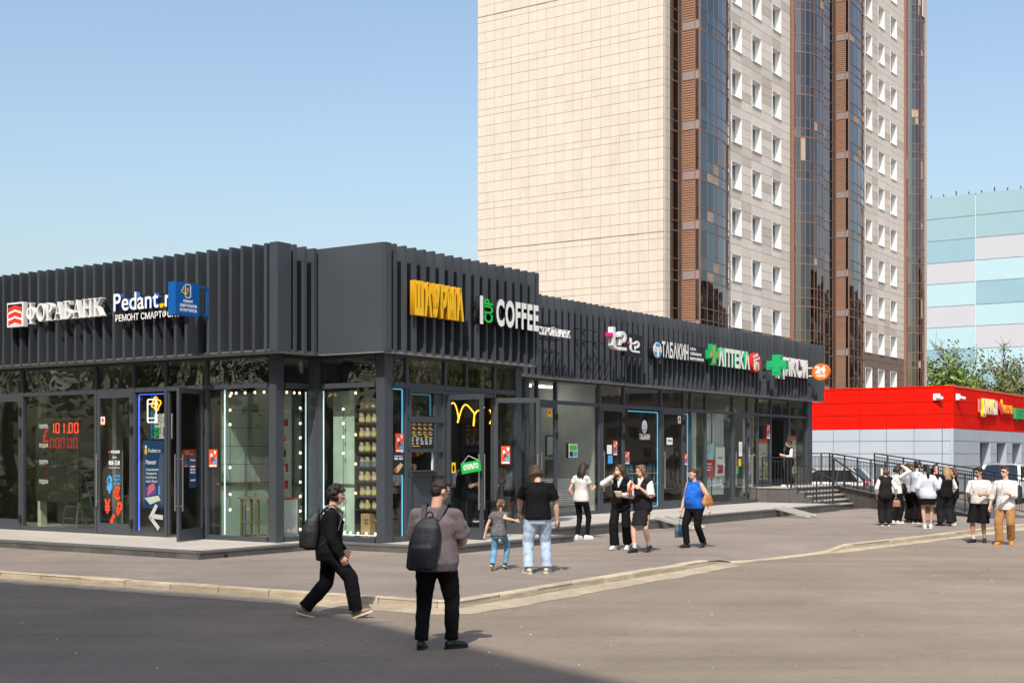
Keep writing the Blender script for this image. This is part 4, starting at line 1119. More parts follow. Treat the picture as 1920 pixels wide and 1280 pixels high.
# --- orange posters with a 9 (a run of the same bill along the shopfronts)
POS = mat('poster_orange', (.72, .085, .02), rough=.5); PBL = mat('poster_blue', (.08, .34, .58), rough=.5); PDK = mat('poster_figure', (.05, .06, .10), rough=.5)
def bill(Mx, e, w, h):
    q = MB(); z = .0045
    q.add([(w*.45, h*.16, z), (w*.95, h*.16, z), (w*.95, h*.62, z), (w*.70, h*.45, z)], [(0, 1, 2, 3)], 0)
    q.add([(w*.18, h*.22, z+.001), (w*.5, h*.40, z+.001), (w*.85, h*.36, z+.001), (w*.55, h*.50, z+.001), (w*.45, h*.68, z+.001), (w*.33, h*.5, z+.001)], [tuple(range(6))], 1)
    q.add([(w*.22, h*.55, z+.002), (w*.5, h*.62, z+.002), (w*.36, h*.80, z+.002), (w*.2, h*.72, z+.002)], [(0, 1, 2, 3)], 2)
    q.box(w*.08, w*.92, h*.03, h*.12, z, z+.001, 3); q.build('print', [PBL, PDK, WHITEP, WHITEP], e, M=Mx)
    flat_text('9', shift(Mx, w*.62, h*.72, .003), h*.2, WHITEP, e, bold=.05)
bills = [(FL, 3.86, 1.79, .25, .37, 'orange poster with a white 9 left of the bulb window', .001), (FR, .345, 2.10, .27, .38, 'orange poster with a white 9 above the wrap picture', .001),
         (FW, 13.80, 1.77, .27, .37, 'orange poster with a white 9 beside the tobacco pane', .001), (FW, 17.66, 1.72, .26, .36, 'orange poster with a white 9 in the slim pane right of the tobacco shop door', .001), (FW, 24.22, 2.62, .30, .52, 'orange and white poster high in the pane beside the stair landing', .001)]
for f, t, z, w, h, lb, n in bills: sticker(f, t, z, w, h, lb, POS, bill, n, 'orange posters along the shopfronts', 'poster', 'poster')
def door_sheet(dr, x, z, w, h, mm, label, draw=None, y=.034-.02, flip=False, name='poster', cat='poster'):
    """A sheet stuck on a door leaf; it is placed by the leaf's own axes but stays a thing of its own."""
    Md = Matrix.Translation(dr.location) @ Matrix.Rotation(dr.rotation_euler.z, 4, 'Z')
    fm = Matrix(((1, 0, 0), (0, 0, 1), (0, -1, 0))).transposed().to_4x4() if flip else Matrix(((-1, 0, 0), (0, 0, 1), (0, 1, 0))).transposed().to_4x4()
    fm.translation = (x, -y if flip else y, z)
    e = empty(name, O2, TH, label, cat); Mx = Md @ fm
    plate('sheet', Mx, 0, w, 0, h, .003, mm, e)
    if draw: draw(Mx, e, w, h)
    return e, Mx
door_sheet(d4, .16, 1.56, .20, .40, POS, 'orange poster with a white 9 on the right leaf of the open double door', bill, flip=True)
e, Mx = door_sheet(d6, .62, 1.66, .24, .42, POS, 'orange and white poster on the white edged shop door', bill)
door_sheet(d6, .98, 1.70, .28, .26, WHITEP, 'pale notice beside the orange poster on the shop door', None)
door_sheet(d6, .92, 1.42, .26, .24, SKYB, 'blue notice low on the shop door', None)
door_sheet(d7, 1.15, 1.99, .40, .22, WHITEP, 'white open notice on the tobacco shop door', lambda M, e, w, h: flat_text('ОТКРЫТО', shift(M, .05, .09, .003), .06, BLACK, e, width=.30))
door_sheet(d7, .38, 2.66, .20, .24, WHITE, 'small white and red sticker high on the tobacco shop door', ring_pr, name='sticker', cat='sticker')
door_sheet(d5, .42, 2.70, .20, .2, YELL, 'round yellow and white sticker high on the door behind the double door', ring_pr, name='sticker', cat='sticker')
door_sheet(d8, .72, 1.62, .26, .50, WHITEP, 'white sheet in the middle of the pharmacy door', lambda M, e, w, h: [plate('line', M, .03, w-.03, h-.1-k*.07, h-.07-k*.07, .004, mat('grey_print', (.45, .45, .45)), e) for k in range(5)])
door_sheet(d8, .75, 1.28, .2, .25, YELL, 'yellow round sticker on the pharmacy door', None, name='sticker', cat='sticker'); door_sheet(d8, .98, 1.02, .2, .26, GREENP, 'green sticker low on the pharmacy door', None, name='sticker', cat='sticker')
# wrap picture under the corner bill
def wrap_pr(Mx, e, w, h):
    flat_text('РЕЖИМ РАБОТЫ', shift(Mx, .04, h*.82, .003), .03, mat('lilac_print', (0, 0, 0)), e, width=w*.75); flat_text('10.00 - 22.00', shift(Mx, .04, h*.70, .003), .04, WHITEP, e, width=w*.75, bold=.03)
    q = MB(); q.add([(w*.2, h*.12, .004), (w*.45, h*.10, .004), (w*.92, h*.45, .004), (w*.70, h*.56, .004), (w*.35, h*.38, .004), (w*.12, h*.25, .004)], [tuple(range(6))], 0)
    q.add([(x, y, .005) for x, y in disc_poly(w*.27, h*.22, w*.12, h*.10, 10)], [tuple(range(10))], 1); q.build('picture', [mat('wrap_bread', (.62, .42, .20), rough=.6), RED], e, M=Mx)
sticker(FR, .26, 1.64, .36, .44, 'black sheet with a wrap picture beside the serving hatch', BLACK, wrap_pr, .001, name='poster', cat='poster')

# --- phone repair window
NB = mat('navy_print', (.012, .055, .155), rough=.5)
e = inside('navy repair poster with white list and laptop picture', 'poster', 'repair_poster'); Mx = FL.M(6.02, -.085, .88)
plate('sheet', Mx, 0, .66, 0, 1.48, .006, NB, e)
q = MB(); q.ell((.10, 1.24, .008), (.05, .07, .003), 10, 4, 0); q.ell((.10, 1.34, .008), (.035, .04, .003), 10, 4, 1)
q.add([(.1, .45, .008), (.40, .62, .008), (.44, .30, .008), (.12, .25, .008)], [(0, 1, 2, 3)], 2); q.add([(.14, .26, .0095), (.40, .42, .0095), (.36, .55, .0095), (.20, .50, .0095)], [(0, 1, 2, 3)], 3)
q.add([(.06, .22, .009), (.5, .28, .009), (.58, .18, .009), (.24, .08, .009)], [(0, 1, 2, 3)], 1); q.add([(.50, .30, .0095), (.56, .31, .0095), (.56, .50, .0095), (.50, .48, .0095)], [(0, 1, 2, 3)], 4)
q.build('picture', [YELL, WHITEP, mat('violet_print', (.18, .06, .42), rough=.5), mat('pink_print', (.7, .18, .22), rough=.5), SKYB], e, M=Mx)
flat_text('Pedant.ru', shift(Mx, .18, 1.22, .006), .085, WHITEP, e, width=.38); flat_text('Ремонт', shift(Mx, .10, .96, .006), .085, WHITEP, e, width=.33, bold=.03)
for i, tx in enumerate(('Смартфонов', 'Планшетов', 'Ноутбуков', 'Apple Watch')): flat_text(tx, shift(Mx, .10, .82-i*.085, .006), .052, WHITEP, e, width=(.40, .34, .34, .38)[i], bold=.01)
e = inside('white and blue upper display with phone cases in the repair window', 'display', 'case_display')
slab('panel', mat('teal_panel', (.02, .16, .26), rough=.5), -.80, -.78, 5.85, 6.02, 2.4, 3.38, e); slab('panel', WALLG, -.82, -.80, 5.3, 5.86, 2.4, 2.95, e)
for y, z, mm in ((5.72, 2.46, GREENP), (5.44, 2.46, packm[2]), (5.72, 2.74, WHITE)): slab('phone_case', mm, -.86, -.83, y, y+.11, z, z+.19, e)
e = inside('neon phone outline with an orange gear in the repair window', 'neon sign', 'neon_sign'); Mx = FL.M(5.88, -.10, 2.76)
q = MB()
for P_ in stroke([(.03, 0), (.25, 0), (.28, .03), (.28, .47), (.25, .50), (.03, .50), (0, .47), (0, .03)], .018, True)+stroke([(0, .09), (.28, .09)], .014)+stroke([(0, .40), (.28, .40)], .014): q.prism(P_, 0, .015)
q.build('phone_outline', NW, e, M=Mx)
q = MB(); gp_ = []
for i in range(16):
    a = 2*math.pi*i/16; r_ = .15 if i % 4 in (0, 1) else .11; gp_.append((.30+r_*math.cos(a), .40+r_*math.sin(a)))
for P_ in stroke(gp_, .022, True)+stroke(disc_poly(.30, .40, .045, .055, 10), .02, True): q.prism(P_, .02, .035)
q.build('gear_outline', NO, e, M=Mx)
e = inside('white arrow decal at the foot of the repair window', 'decal', 'arrow_decal'); Mx = FL.M(5.75, .002-.01, .42)
q = MB()
for P_ in ([(0, .26), (.10, .28), (.36, .06), (.30, -.02)], [(0, .26), (.09, .20), (.30, .52), (.22, .56)], [(.12, .24), (.46, .22), (.46, .32), (.16, .34)]): q.prism(P_, 0, .003)
q.build('arrow', mat('etched_print', (.42, .42, .42), rough=.6), e, M=Mx)
e = inside('white service counter inside the phone repair door', 'counter', 'service_counter')
slab('body', WHITE, .35, .8, 4.0, 5.6, ZB, 1.32, e); Mx = Fac('A', .35).M(5.3, .004, .92); plate('sign', Mx, .1, 1.1, -.12, .28, .01, NB, e); flat_text('СМАРТФОНОВ', shift(Mx, .2, .10, .01), .1, WHITEP, e, width=.8, bold=.02); flat_text('И НОУТБУКОВ', shift(Mx, .2, -.05, .01), .1, WHITEP, e, width=.8, bold=.02)
e = inside('row of red and yellow packs on the counter of the repair shop', 'packs', 'pack_row')
for i in range(6): slab('pack', packm[i % 2] if i != 3 else YELL, .4, .5, 4.1+i*.22, 4.1+i*.22+.2, 1.33, 1.33+.55, e)
door_sheet(d2, .62, 1.08, .30, .68, NB, 'navy opening hours sheet on the open door leaf', lambda M, e, w, h: [flat_text(t_, shift(M, .05, z_, .003), .035, WHITEP, e, width=.2, bold=.02) for t_, z_ in (('Pedant', .56), ('РЕМОНТ', .42), ('СМАРТФОНОВ', .36), ('НОУТБУКОВ', .30), ('10.00-21.00', .14))])

# --- neon squiggle, food poster, counter, stools of the shawarma shop
e = inside('yellow neon scribble hanging inside the shawarma doorway', 'neon sign', 'neon_scribble')
q = MB(); f_ = Fac('B', .45)
q.path([f_.pt(2.46+.20*math.cos(t), 0, 2.90+.26*math.sin(t)) for t in np.linspace(1.2, 5.6, 14)], .016, 6)
q.path([f_.pt(2.80+1.25*u+.13*math.sin(u*13), 0, 2.95+.20*math.sin(u*13+1.2)+.05*math.sin(u*31)) for u in np.linspace(0, 1, 60)], .016, 6)
q.path([f_.pt(4.30+.10*math.sin(t), 0, 2.92-.16*math.cos(t)) for t in np.linspace(.3, 2.9, 8)], .016, 6); q.build('tube', NY, e)
e = inside('dark food poster on the back wall of the shawarma shop', 'poster', 'food_poster'); Mx = Fac('B', 2.58).M(3.6, .0, 1.9)
plate('sheet', Mx, 0, 1.6, 0, 1.5, .01, mat('poster_black', (.025, .018, .015), rough=.5), e)
q = MB(); rr = random.Random(12)
for i in range(46): q.ell((rr.uniform(.1, 1.5), rr.uniform(.1, 1.4), .012), (rr.uniform(.04, .11), rr.uniform(.04, .10), .01), 8, 4, rr.randrange(5))
q.build('food_print', [packm[0], packm[1], YELL, WHITEP, GREENP], e, M=Mx)
e = inside('light wood counter with white boxes behind the doorway', 'counter', 'wood_counter')
slab('top', mat('light_wood', (.50, .33, .17), rough=.5), 3.4, 4.9, 1.2, 1.8, 1.30, 1.35, e); slab('body', WALLD, 3.45, 4.85, 1.3, 1.78, ZB, 1.295, e)
for k in range(4): slab('box', WHITEP if k % 2 else SKYB, 3.9+.16*k, 4.05+.16*k, 1.3, 1.5, 1.352, 1.352+.3+.05*(k % 2), e)
sb = MB()
def stool(x, y, z, back, label):
    e = empty('bar_stool', w2(x, y, z), TH+.3, label, 'stool', 'black metal bar stools')
    q = MB()
    for sx in (-1, 1):
        for sy in (-1, 1): q = MB(); q.bar((sx*.15, sy*.15, .74), (sx*.22, sy*.22, 0), .035, .035); q.build('leg', BLACK, e)
    q = MB()
    for z_ in (.28,):
        c = [(.195, .195, z_), (-.195, .195, z_), (-.195, -.195, z_), (.195, -.195, z_)]
        for i in range(4): q.tube(c[i], c[(i+1) % 4], .012, 6)
    q.build('footrest', BLACK, e)
    slab('seat', BLACK, -.18, .18, -.18, .18, .742, .78, e)
    if back:
        q = MB(); q.path([(-.18, -.17, .76), (-.19, -.22, 1.10), (-.17, -.225, 1.13), (.17, -.225, 1.13), (.19, -.22, 1.10), (.18, -.17, .76)], .012, 6); q.box(-.10, .10, -.235, -.215, .80, 1.13); q.build('backrest', BLACK, e)
stool(2.72, -.72, ZB, True, 'empty black metal bar stool between the open door leaves'); stool(3.36, .55, ZB, False, 'black bar stool under the seated man behind the door glass')
e = inside('green open sign hung tilted on the door handle', 'sign', 'open_sign')
Mx = Fac('A', 1.80).M(-.62, .0, 1.64) @ Matrix.Rotation(R(9), 4, 'Z')
plate('plate', Mx, 0, .50, 0, .23, .012, GREENP, e); flat_text('ОТКРЫТО', shift(Mx, .06, .07, .012), .10, WHITEP, e, width=.38, bold=.03)
q = MB(); q.path([(.05, .23, .006), (.22, .36, .006), (.45, .23, .006)], .005, 5); q.build('cord', WHITE, e, M=Mx)
e = inside('yellow sticker with a black emblem on the left open leaf', 'sticker', 'sticker')
Mx = Matrix.Translation(d3.location) @ Matrix.Rotation(d3.rotation_euler.z, 4, 'Z') @ Matrix(((1, 0, 0, .14), (0, 0, -1, -.014), (0, 1, 0, 1.38), (0, 0, 0, 1)))
plate('sheet', Mx, 0, .11, 0, .22, .003, YELL, e); q = MB(); q.add([(x_, y_, .0045) for x_, y_ in disc_poly(.055, .1, .035, .08, 12)], [tuple(range(12))]); q.build('emblem', BLACK, e, M=Mx)

# --- right wing interiors
lampm = lamp('ceiling_lamp', (1, .97, .9), 10.0)
lampm2 = None
for x0, lb in ((10.2, 'lit ceiling tube nearer the left wall of the bright shop'), (11.3, 'lit ceiling tube nearer the right wall of the bright shop')):
    e = inside(lb, 'ceiling lamp', 'ceiling_lamp'); slab('tube', lampm, x0, x0+.7, 3.6, 3.72, 3.98, 4.03, e); slab('housing', WHITE, x0-.02, x0+.72, 3.57, 3.75, 4.031, 4.058, e)
e = inside('white green and blue card terminal sign in the bright shop window', 'sign', 'window_sign'); Mx = FW.M(10.70, -.09, 1.97)
plate('case', Mx, -.06, .46, -.02, .40, .06, BLACK, e); plate('face', Mx, -.02, .44, 0, .38, .066, WHITE, e)
plate('green_field', Mx, .02, .40, .20, .35, .07, mat('lime_print', (.10, .50, .05), rough=.5), e); plate('dark_field', Mx, .02, .19, .03, .17, .07, BLACK, e); plate('blue_field', Mx, .22, .40, .03, .17, .07, SKYB, e)
e = inside('slatted white ventilation panel low inside the bright shop', 'panel', 'slatted_panel')
for k in range(14): slab('slat', WHITE, 10.1, 11.9, 2.75, 2.77, .62+k*.055, .65+k*.055, e)
e = inside('black framed pictures on the wall of the bright shop', 'picture frames', 'wall_pictures')
for x0, z0, w, h_, mm in ((9.98, 2.6, .4, .35, mat('pale_screen', (.55, .6, .3), rough=.5)), (10.0, 2.05, .35, .45, mat('magenta_print', (.30, .02, .14), rough=.5)), (11.2, 2.0, .45, .6, WALLG), (11.2, 1.4, .45, .5, packm[2])):
    slab('frame', BLACK, x0, x0+w, 3.3, 3.34, z0, z0+h_, e); slab('print', mm, x0+.04, x0+w-.04, 3.285, 3.30, z0+.04, z0+h_-.04, e)
e = inside('white oval tobacco shop decal with lettering on its wide pane', 'decal', 'window_decal'); Mx = FW.M(14.70, .002-.01, 2.50)
q = MB(); q.add([(x_, y_, 0) for x_, y_ in disc_poly(.33, .40, .17, .20, 18)], [tuple(range(18))], 0); q.add([(x_, y_, .001) for x_, y_ in disc_poly(.33, .40, .14, .17, 14, 200, 340)], [tuple(range(15))], 1); q.box(.31, .35, .22, .45, .001, .002, 0); q.box(.24, .42, .40, .43, .001, .002, 1)
q.build('emblem', [WHITEP, SKYB], e, M=Mx); flat_text('ТАБАКИН', shift(Mx, 0, .0), .17, WHITEP, e, width=.66, bold=-.005)
rb_ = random.Random(6)
bt = MB(); bt.lathe([(0, 0), (.045, 0), (.045, .17), (.018, .24), (.018, .28), (0, .28)], n=8)
b0 = [None]
for r_ in range(3):
    for k in range(13):
        x_ = 14.8+k*.11 if k < 9 else 16.5+(k-9)*.2; mm = (mat('bottle_teal', (.03, .22, .26), rough=.2), mat('bottle_aqua', (.08, .34, .40), rough=.2))[(k+r_) % 2]
        o = bt.build('bottle', mm, None, w2(x_, 3.0, .80+r_*.34), smooth=True); tag(o, '%s bottle, %s from the left in the %s row behind the tobacco shop glass' % (('teal', 'pale aqua')[(k+r_) % 2], ORD[k], ('bottom', 'middle', 'top')[r_]), 'bottle', 'bottles in the tobacco shop')
e = inside('low rack of boards under the teal bottles', 'rack', 'bottle_rack')
for r_ in range(3): slab('board', WALLG, 14.6, 17.5, 2.85, 3.15, .77+r_*.34, .80+r_*.34, e)
CUR = mat('white_blind', (.58, .63, .61), rough=.8, var=.06, scale=1.5, stretch=(3, 3, .3))
for t0, t1, lb in ((18.28, 19.0, 'white blind in the pane left of the red poster'), (19.5, 20.1, 'white blind behind the red poster'), (20.2, 21.1, 'white blind behind the pharmacy hours board'), (22.65, 23.2, 'white blind right of the pharmacy door')):
    e = inside(lb, 'blind', 'window_blind')
    n_ = max(3, round((t1-t0)/.12))
    for i in range(n_): slab('vane', CUR, t0+(t1-t0)*i/n_+.004, t0+(t1-t0)*(i+1)/n_-.004, 2.42+.01*(i % 2), 2.43+.01*(i % 2), .7, 3.5, e)
CR = mat('crimson_print', (.55, .02, .045), rough=.5)
e = inside('pharmacy poster pale blue above and red below', 'poster', 'pharmacy_poster'); Mx = FW.M(19.36, -.09, 1.30)
plate('sheet', Mx, 0, .70, 0, .58, .006, CR, e); plate('upper_picture', Mx, 0, .70, .585, 1.12, .006, mat('mosaic_blue', (.35, .58, .66), rough=.5, var=.5, scale=9), e)
for k in range(3): plate('line', Mx, .06, .50-.05*k, .42-.10*k, .46-.10*k, .008, WHITEP, e)
e = inside('white pharmacy hours board with red block right of the poster', 'board', 'hours_board'); Mx = FW.M(20.14, -.09, 1.30)
plate('frame', Mx, 0, .74, 0, 1.02, .01, WALLG, e); plate('sheet', Mx, .04, .70, .04, .98, .014, WHITEP, e); plate('red_block', Mx, .14, .58, .12, .42, .017, CR, e)
flat_text('аптека', shift(Mx, .2, .62, .014), .07, CR, e, width=.34)
e = inside('second white pharmacy board right of the pharmacy door', 'board', 'hours_board'); Mx = FW.M(22.58, -.09, 1.32)
plate('frame', Mx, 0, .40, 0, 1.02, .01, WALLG, e); plate('sheet', Mx, .03, .37, .04, .98, .014, WHITEP, e); plate('red_block', Mx, .03, .30, .16, .46, .017, CR, e); plate('red_logo', Mx, .10, .26, .78, .92, .017, mat('pink_panel', (0, 0, 0)), e)
def promo(t0, t1, z0, z1, label):
    e = inside(label, 'poster', 'promo_poster'); Mx = FW.M(t0, -.09, z0); w, h_ = t1-t0, z1-z0
    plate('sheet', Mx, 0, w, 0, h_, .006, mat('promo_white', (.50, .52, .46), rough=.5), e); plate('banner', Mx, 0, w, h_-.16, h_, .009, POS, e)
    q = MB(); rr = random.Random(int(t0*10))
    for i in range(4):
        for j in range(6): q.ell((w*(i+.5)/4, (h_-.2)*(j+.5)/6, .008), (w*.08, .05, .004), 7, 4, rr.randrange(4))
    q.build('goods_print', [YELL, GREENP, packm[1], packm[3]], e, M=Mx)
promo(23.5, 24.5, 1.15, 2.62, 'tall grocery offer poster left of the open doorway'); promo(26.45, 27.2, 1.35, 2.75, 'tall grocery offer poster right of the open doorway')

# ---------------------------------------------------------------- signs on the fascia
def sign(label): return empty('shop_sign', O2, TH, label, 'sign', 'shop signs on the fascia')
def rails(s, M, w, zs, d=.10):
    for z in zs: plate('rail', M, -.02, w, z, z+.025, .03, BLACK, s, z=-d)
LS, RS2, WS = Fac('A', -1.70), Fac('B', -.42), Fac('B', 1.74)
SILV = mat('silver_face', (.72, .72, .72), rough=.35)
# bank with serif letters
s = sign('white serif ФОРАБАНК letters with red arcs emblem'); Mx = LS.M(9.10, -.02, 5.06)
rails(s, Mx, 2.75, (.05, .30))
SER = {'Ф': (1.25, [('e', .62, .34, .52, .24, .20), ('b', .52, .72, -.08, 1.08), ('b', .42, .82, -.10, -.05), ('b', .42, .82, 1.05, 1.10)]),
 'О': (1.05, [('E', .52, .5, .50, .52, .34, .42)]),
 'Р': (.90, [('b', .10, .32, 0, 1), ('b', 0, .42, 0, .05), ('b', 0, .4, .95, 1), ('a', .38, .72, .46, .28, .22, .20)]),
 'А': (1.08, [('s', .10, 0, .52, 1.0, .08), ('s', .92, 0, .52, 1.0, .20), ('b', .28, .78, .32, .39), ('b', 0, .28, 0, .05), ('b', .74, 1.08, 0, .05)]),
 'Б': (.92, [('b', .10, .32, 0, 1), ('b', 0, .42, 0, .05), ('b', 0, .78, .93, 1), ('b', .70, .78, .78, .94), ('a', .38, .28, .48, .28, .24, .20)]),
 'Н': (1.12, [('b', .10, .32, 0, 1), ('b', .80, 1.02, 0, 1), ('b', .32, .80, .47, .54), ('b', 0, .42, 0, .05), ('b', 0, .42, .95, 1), ('b', .70, 1.12, 0, .05), ('b', .70, 1.12, .95, 1)]),
 'К': (1.10, [('b', .10, .32, 0, 1), ('b', 0, .42, 0, .05), ('b', 0, .42, .95, 1), ('s', .36, .46, .90, 1.0, .09), ('s', .48, .56, .98, .0, .22), ('b', .78, 1.12, 0, .05), ('b', .74, 1.04, .95, 1)])}
SER['С'] = (.95, [('C', .5, .5, .48, .52, .30, .42), ('b', .80, .90, .68, .90)]); SER['Т'] = (1.0, [('b', .39, .61, 0, 1), ('b', .28, .72, 0, .05), ('b', 0, 1, .93, 1), ('b', 0, .07, .75, .94), ('b', .93, 1, .75, .94)])
SER['И'] = (1.12, [('b', .10, .30, 0, 1), ('b', .82, 1.02, 0, 1), ('s', .28, .05, .84, .95, .09), ('b', 0, .40, 0, .05), ('b', 0, .40, .95, 1), ('b', .72, 1.12, 0, .05), ('b', .72, 1.12, .95, 1)])
SER['Й'] = (1.12, SER['И'][1]+[('b', .38, .74, 1.10, 1.17)])
def ringq(cx, cy, RX, RY, rx, ry, a0, a1, n=20):
    A_, B_ = disc_poly(cx, cy, RX, RY, n, a0, a1-1e-6), disc_poly(cx, cy, rx, ry, n, a0, a1-1e-6)
    return [[A_[i], A_[i+1], B_[i+1], B_[i]] for i in range(n)]
def serif(text, M, width, height, depth, mm, s):
    tw = sum(SER[c][0]+.10 for c in text)-.10; sx = width/tw; x = 0
    for c in text:
        q = MB()
        for k, op in enumerate(SER[c][1]):
            e_ = k*.002
            if op[0] == 'b': P_ = [[(op[1], op[3]), (op[2], op[3]), (op[2], op[4]), (op[1], op[4])]]
            elif op[0] == 's':
                w_ = op[5]; P_ = [[(op[1]-w_/2, op[2]), (op[1]+w_/2, op[2]), (op[3]+w_/2, op[4]), (op[3]-w_/2, op[4])]]
            elif op[0] == 'E': P_ = ringq(op[1], op[2], op[3], op[4], op[5], op[6], 0, 360)
            elif op[0] == 'C': P_ = ringq(op[1], op[2], op[3], op[4], op[5], op[6], 40, 320)
            elif op[0] == 'e': P_ = ringq(op[1], .5, op[3], .36, op[3]-.2, .27, 0, 360)
            elif op[0] == 'a': P_ = ringq(op[1], op[2], op[3], op[4], op[3]-.22, op[6]-.02, -90, 90, 12)
            for p_ in P_: q.prism([((x+a)*sx, b*height) for a, b in p_], 0, depth+e_)
        q.build('letter', mm, s, M=M); x += SER[c][0]+.10
serif('ФОРАБАНК', Mx, 2.68, .40, .11, SILV, s)
Me = LS.M(9.76, -.02, 4.98)
q = MB(); q.prism([(0, 0), (.60, 0), (.60, .56), (0, .56)], 0, .12, 0); q.build('emblem_box', SILV, s, M=Me)
q = MB(); q.prism([(.04, .04), (.56, .04), (.56, .52), (.04, .52)], .121, .124, 0)
for i, (r0, r1) in enumerate(((.0, .10), (.15, .25), (.30, .40))):
    q.prism([(.06, .05+r0), (.30, .05+r0+.06), (.54, .05+r0), (.54, .05+r0+.09), (.30, .05+r0+.15), (.06, .05+r0+.09)], .126, .130, 1)
q.build('emblem', [SILV, RED], s, M=Me)
q = MB(); q.prism([(.04, .30), (.10, .43), (.30, .49), (.50, .43), (.56, .30), (.56, .52), (.04, .52)], .126, .129, 0); q.build('emblem_ground', BLACK, s, M=Me)
# phone repair
DBL = mat('deep_blue_acrylic', (.012, .10, .42), rough=.35)
s = sign('white Pedant.ru lettering with blue sides and small repair line below'); Mx = LS.M(6.07, -.02, 5.14)
rails(s, Mx, 2.2, (.06, .28))
letters('Pedant', Mx, 1.42, .36, .10, WHITE, DBL, bold=.012, gap=.06, parent=s); letters('.', shift(Mx, 1.46, 0), .10, .36, .10, YELL, YELL, bold=.03, parent=s); letters('ru', shift(Mx, 1.62, 0), .42, .36, .10, WHITE, DBL, bold=.012, gap=.06, parent=s)
letters('РЕМОНТ СМАРТФОНОВ', shift(Mx, 0, -.22), 2.15, .13, .05, WHITE, BLACK, bold=.015, gap=.07, parent=s)
s = sign('blue box sign with phone and gear on a bracket'); BX = mat('blue_sign_face', (.008, .10, .36), rough=.3)
slab('box', BX, -2.56, -1.94, 3.25, 3.47, 4.84, 5.50, s)
q = MB(); q.box(-1.94, -1.45, 3.34, 3.37, 5.44, 5.48); q.box(-1.94, -1.45, 3.34, 3.37, 4.87, 4.91); q.box(-1.64, -1.60, 3.34, 3.37, 4.912, 5.438); q.build('bracket', BX, s)
Mb = Fac('B', 3.25).M(-2.56, 0, 4.84)
q = MB()
for P_ in stroke([(.27, .36), (.37, .36), (.39, .38), (.39, .60), (.37, .62), (.27, .62), (.25, .60), (.25, .38)], .016, True): q.prism(P_, .002, .006)
q.build('phone_outline', WHITEP, s, M=Mb)
q = MB(); gp_ = []
for i in range(16):
    a = 2*math.pi*i/16; r_ = .085 if i % 4 in (0, 1) else .062; gp_.append((.24+r_*math.cos(a), .49+r_*math.sin(a)))
for P_ in stroke(gp_, .026, True): q.prism(P_, .007, .010)
q.build('gear', YELL, s, M=Mb)
for tx, z, w, x0 in (('РЕМОНТ', .255, .25, .20), ('СМАРТФОНОВ', .165, .44, .11), ('И НОУТБУКОВ', .075, .44, .11)): flat_text(tx, shift(Mb, x0, z, .001), .055, WHITEP, s, width=w, bold=.015)
# shawarma, coffee
s = sign('deep yellow ШАУРМА block letters'); Mx = RS2.M(.32, -.02, 4.90)
rails(s, Mx, 1.7, (.10, .45)); letters('ШАУРМА', Mx, 1.68, .58, .12, YELL, mat('yellow_side', (.52, .26, .008), rough=.4), bold=.048, gap=.075, parent=s)
s = sign('white COFFEE letters beside I and upright green CUP'); Mx = RS2.M(2.58, -.02, 4.90); rails(s, Mx, 2.35, (.10, .42))
letters('I', Mx, .12, .53, .12, WHITE, BLACK, bold=.05, parent=s)
GA = mat('green_acrylic', (.01, .52, .06), rough=.35)
letters('CUP', shift(Mx, .50, .01) @ Matrix.Rotation(R(90), 4, 'Z'), .52, .30, .10, GA, BLACK, bold=.035, gap=.05, parent=s)
letters('COFFEE', shift(Mx, .62, 0), 1.70, .53, .12, WHITE, BLACK, bold=.04, gap=.09, parent=s)
s = sign('white serif bank letters partly hidden by the corner block'); Mx = WS.M(7.92, .22, 5.14)
serif('СТРОЙБАНК', Mx, 1.57, .20, .08, SILV, s)
q = MB()
for z in (.28, -.08):
    q.box(0, 1.2, z, z+.02, -.04, 0)
    for k in range(4): q.bar((.1+k*.33, z, -.02), (.1+k*.33, z, -.34), .02, .02)
q.build('bracket', BLACK, s, M=Mx)
# telephone shop t2: bracketed letters and box
PINK = mat('magenta_acrylic', (.72, .01, .22), rough=.35)
def t2(M, w, h, d, mm, s, z=0):
    q = MB(); L_ = lambda x, y: (x*w, y*h)
    Z = z
    for P_ in ([(.0, .22), (.18, .22), (.18, 1), (.0, 1)], [(.18, .56), (.42, .56), (.42, .70), (.18, .70)]): q.prism([L_(*p) for p in P_], Z, Z+d)
    for P_ in ringq(.40, .22, .40, .22, .22, .10, 180, 270, 8): q.prism([L_(*p) for p in P_], Z, Z+d)
    q.prism([L_(*p) for p in ((.40, 0), (.46, 0), (.46, .12), (.40, .12))], Z, Z+d)
    q.build('letter', mm, s, M=M)
    q = MB()
    for P_ in ringq(.74, .60, .26, .26, .10, .12, -90, 180, 16): q.prism([L_(*p) for p in P_], Z, Z+d)
    for P_ in ([(.50, .34), (.74, .34), (.74, .48), (.50, .48)], [(.50, .22), (.62, .22), (.62, .34), (.50, .34)], [(.50, 0), (1.0, 0), (1.0, .14), (.50, .14)]): q.prism([L_(*p) for p in P_], Z, Z+d*1.01)
    q.build('letter', mm, s, M=M)
    plate('pink_square', M, -.20*w, -.005*w, .56*h, .72*h, d, PINK, s, z=z)
s = sign('large free standing silver t2 with a pink square'); Mx = WS.M(11.57, .25, 4.99); t2(Mx, .78, .62, .16, SILV, s)
q = MB()
for z in (.45, .15):
    q.box(-1.6, 0, z, z+.025, -.10, -.07)
    for k in range(3): q.bar((-1.5+k*.5, z, -.1), (-1.2+k*.5, z, -.42), .02, .02)
q.build('bracket', BLACK, s, M=Mx)
s = sign('black square box sign with white t2'); Mx = Fac('B', 1.52).M(12.55, .0, 4.88)
slab('box', BLACK, 12.55, 13.60, 1.52, 1.62, 4.88, 5.52, s); slab('bracket', BLACK, 12.9, 12.94, 1.62, 1.82, 5.2, 5.24, s); t2(shift(Mx, .30, .12), .58, .40, .02, WHITE, s, z=.002)
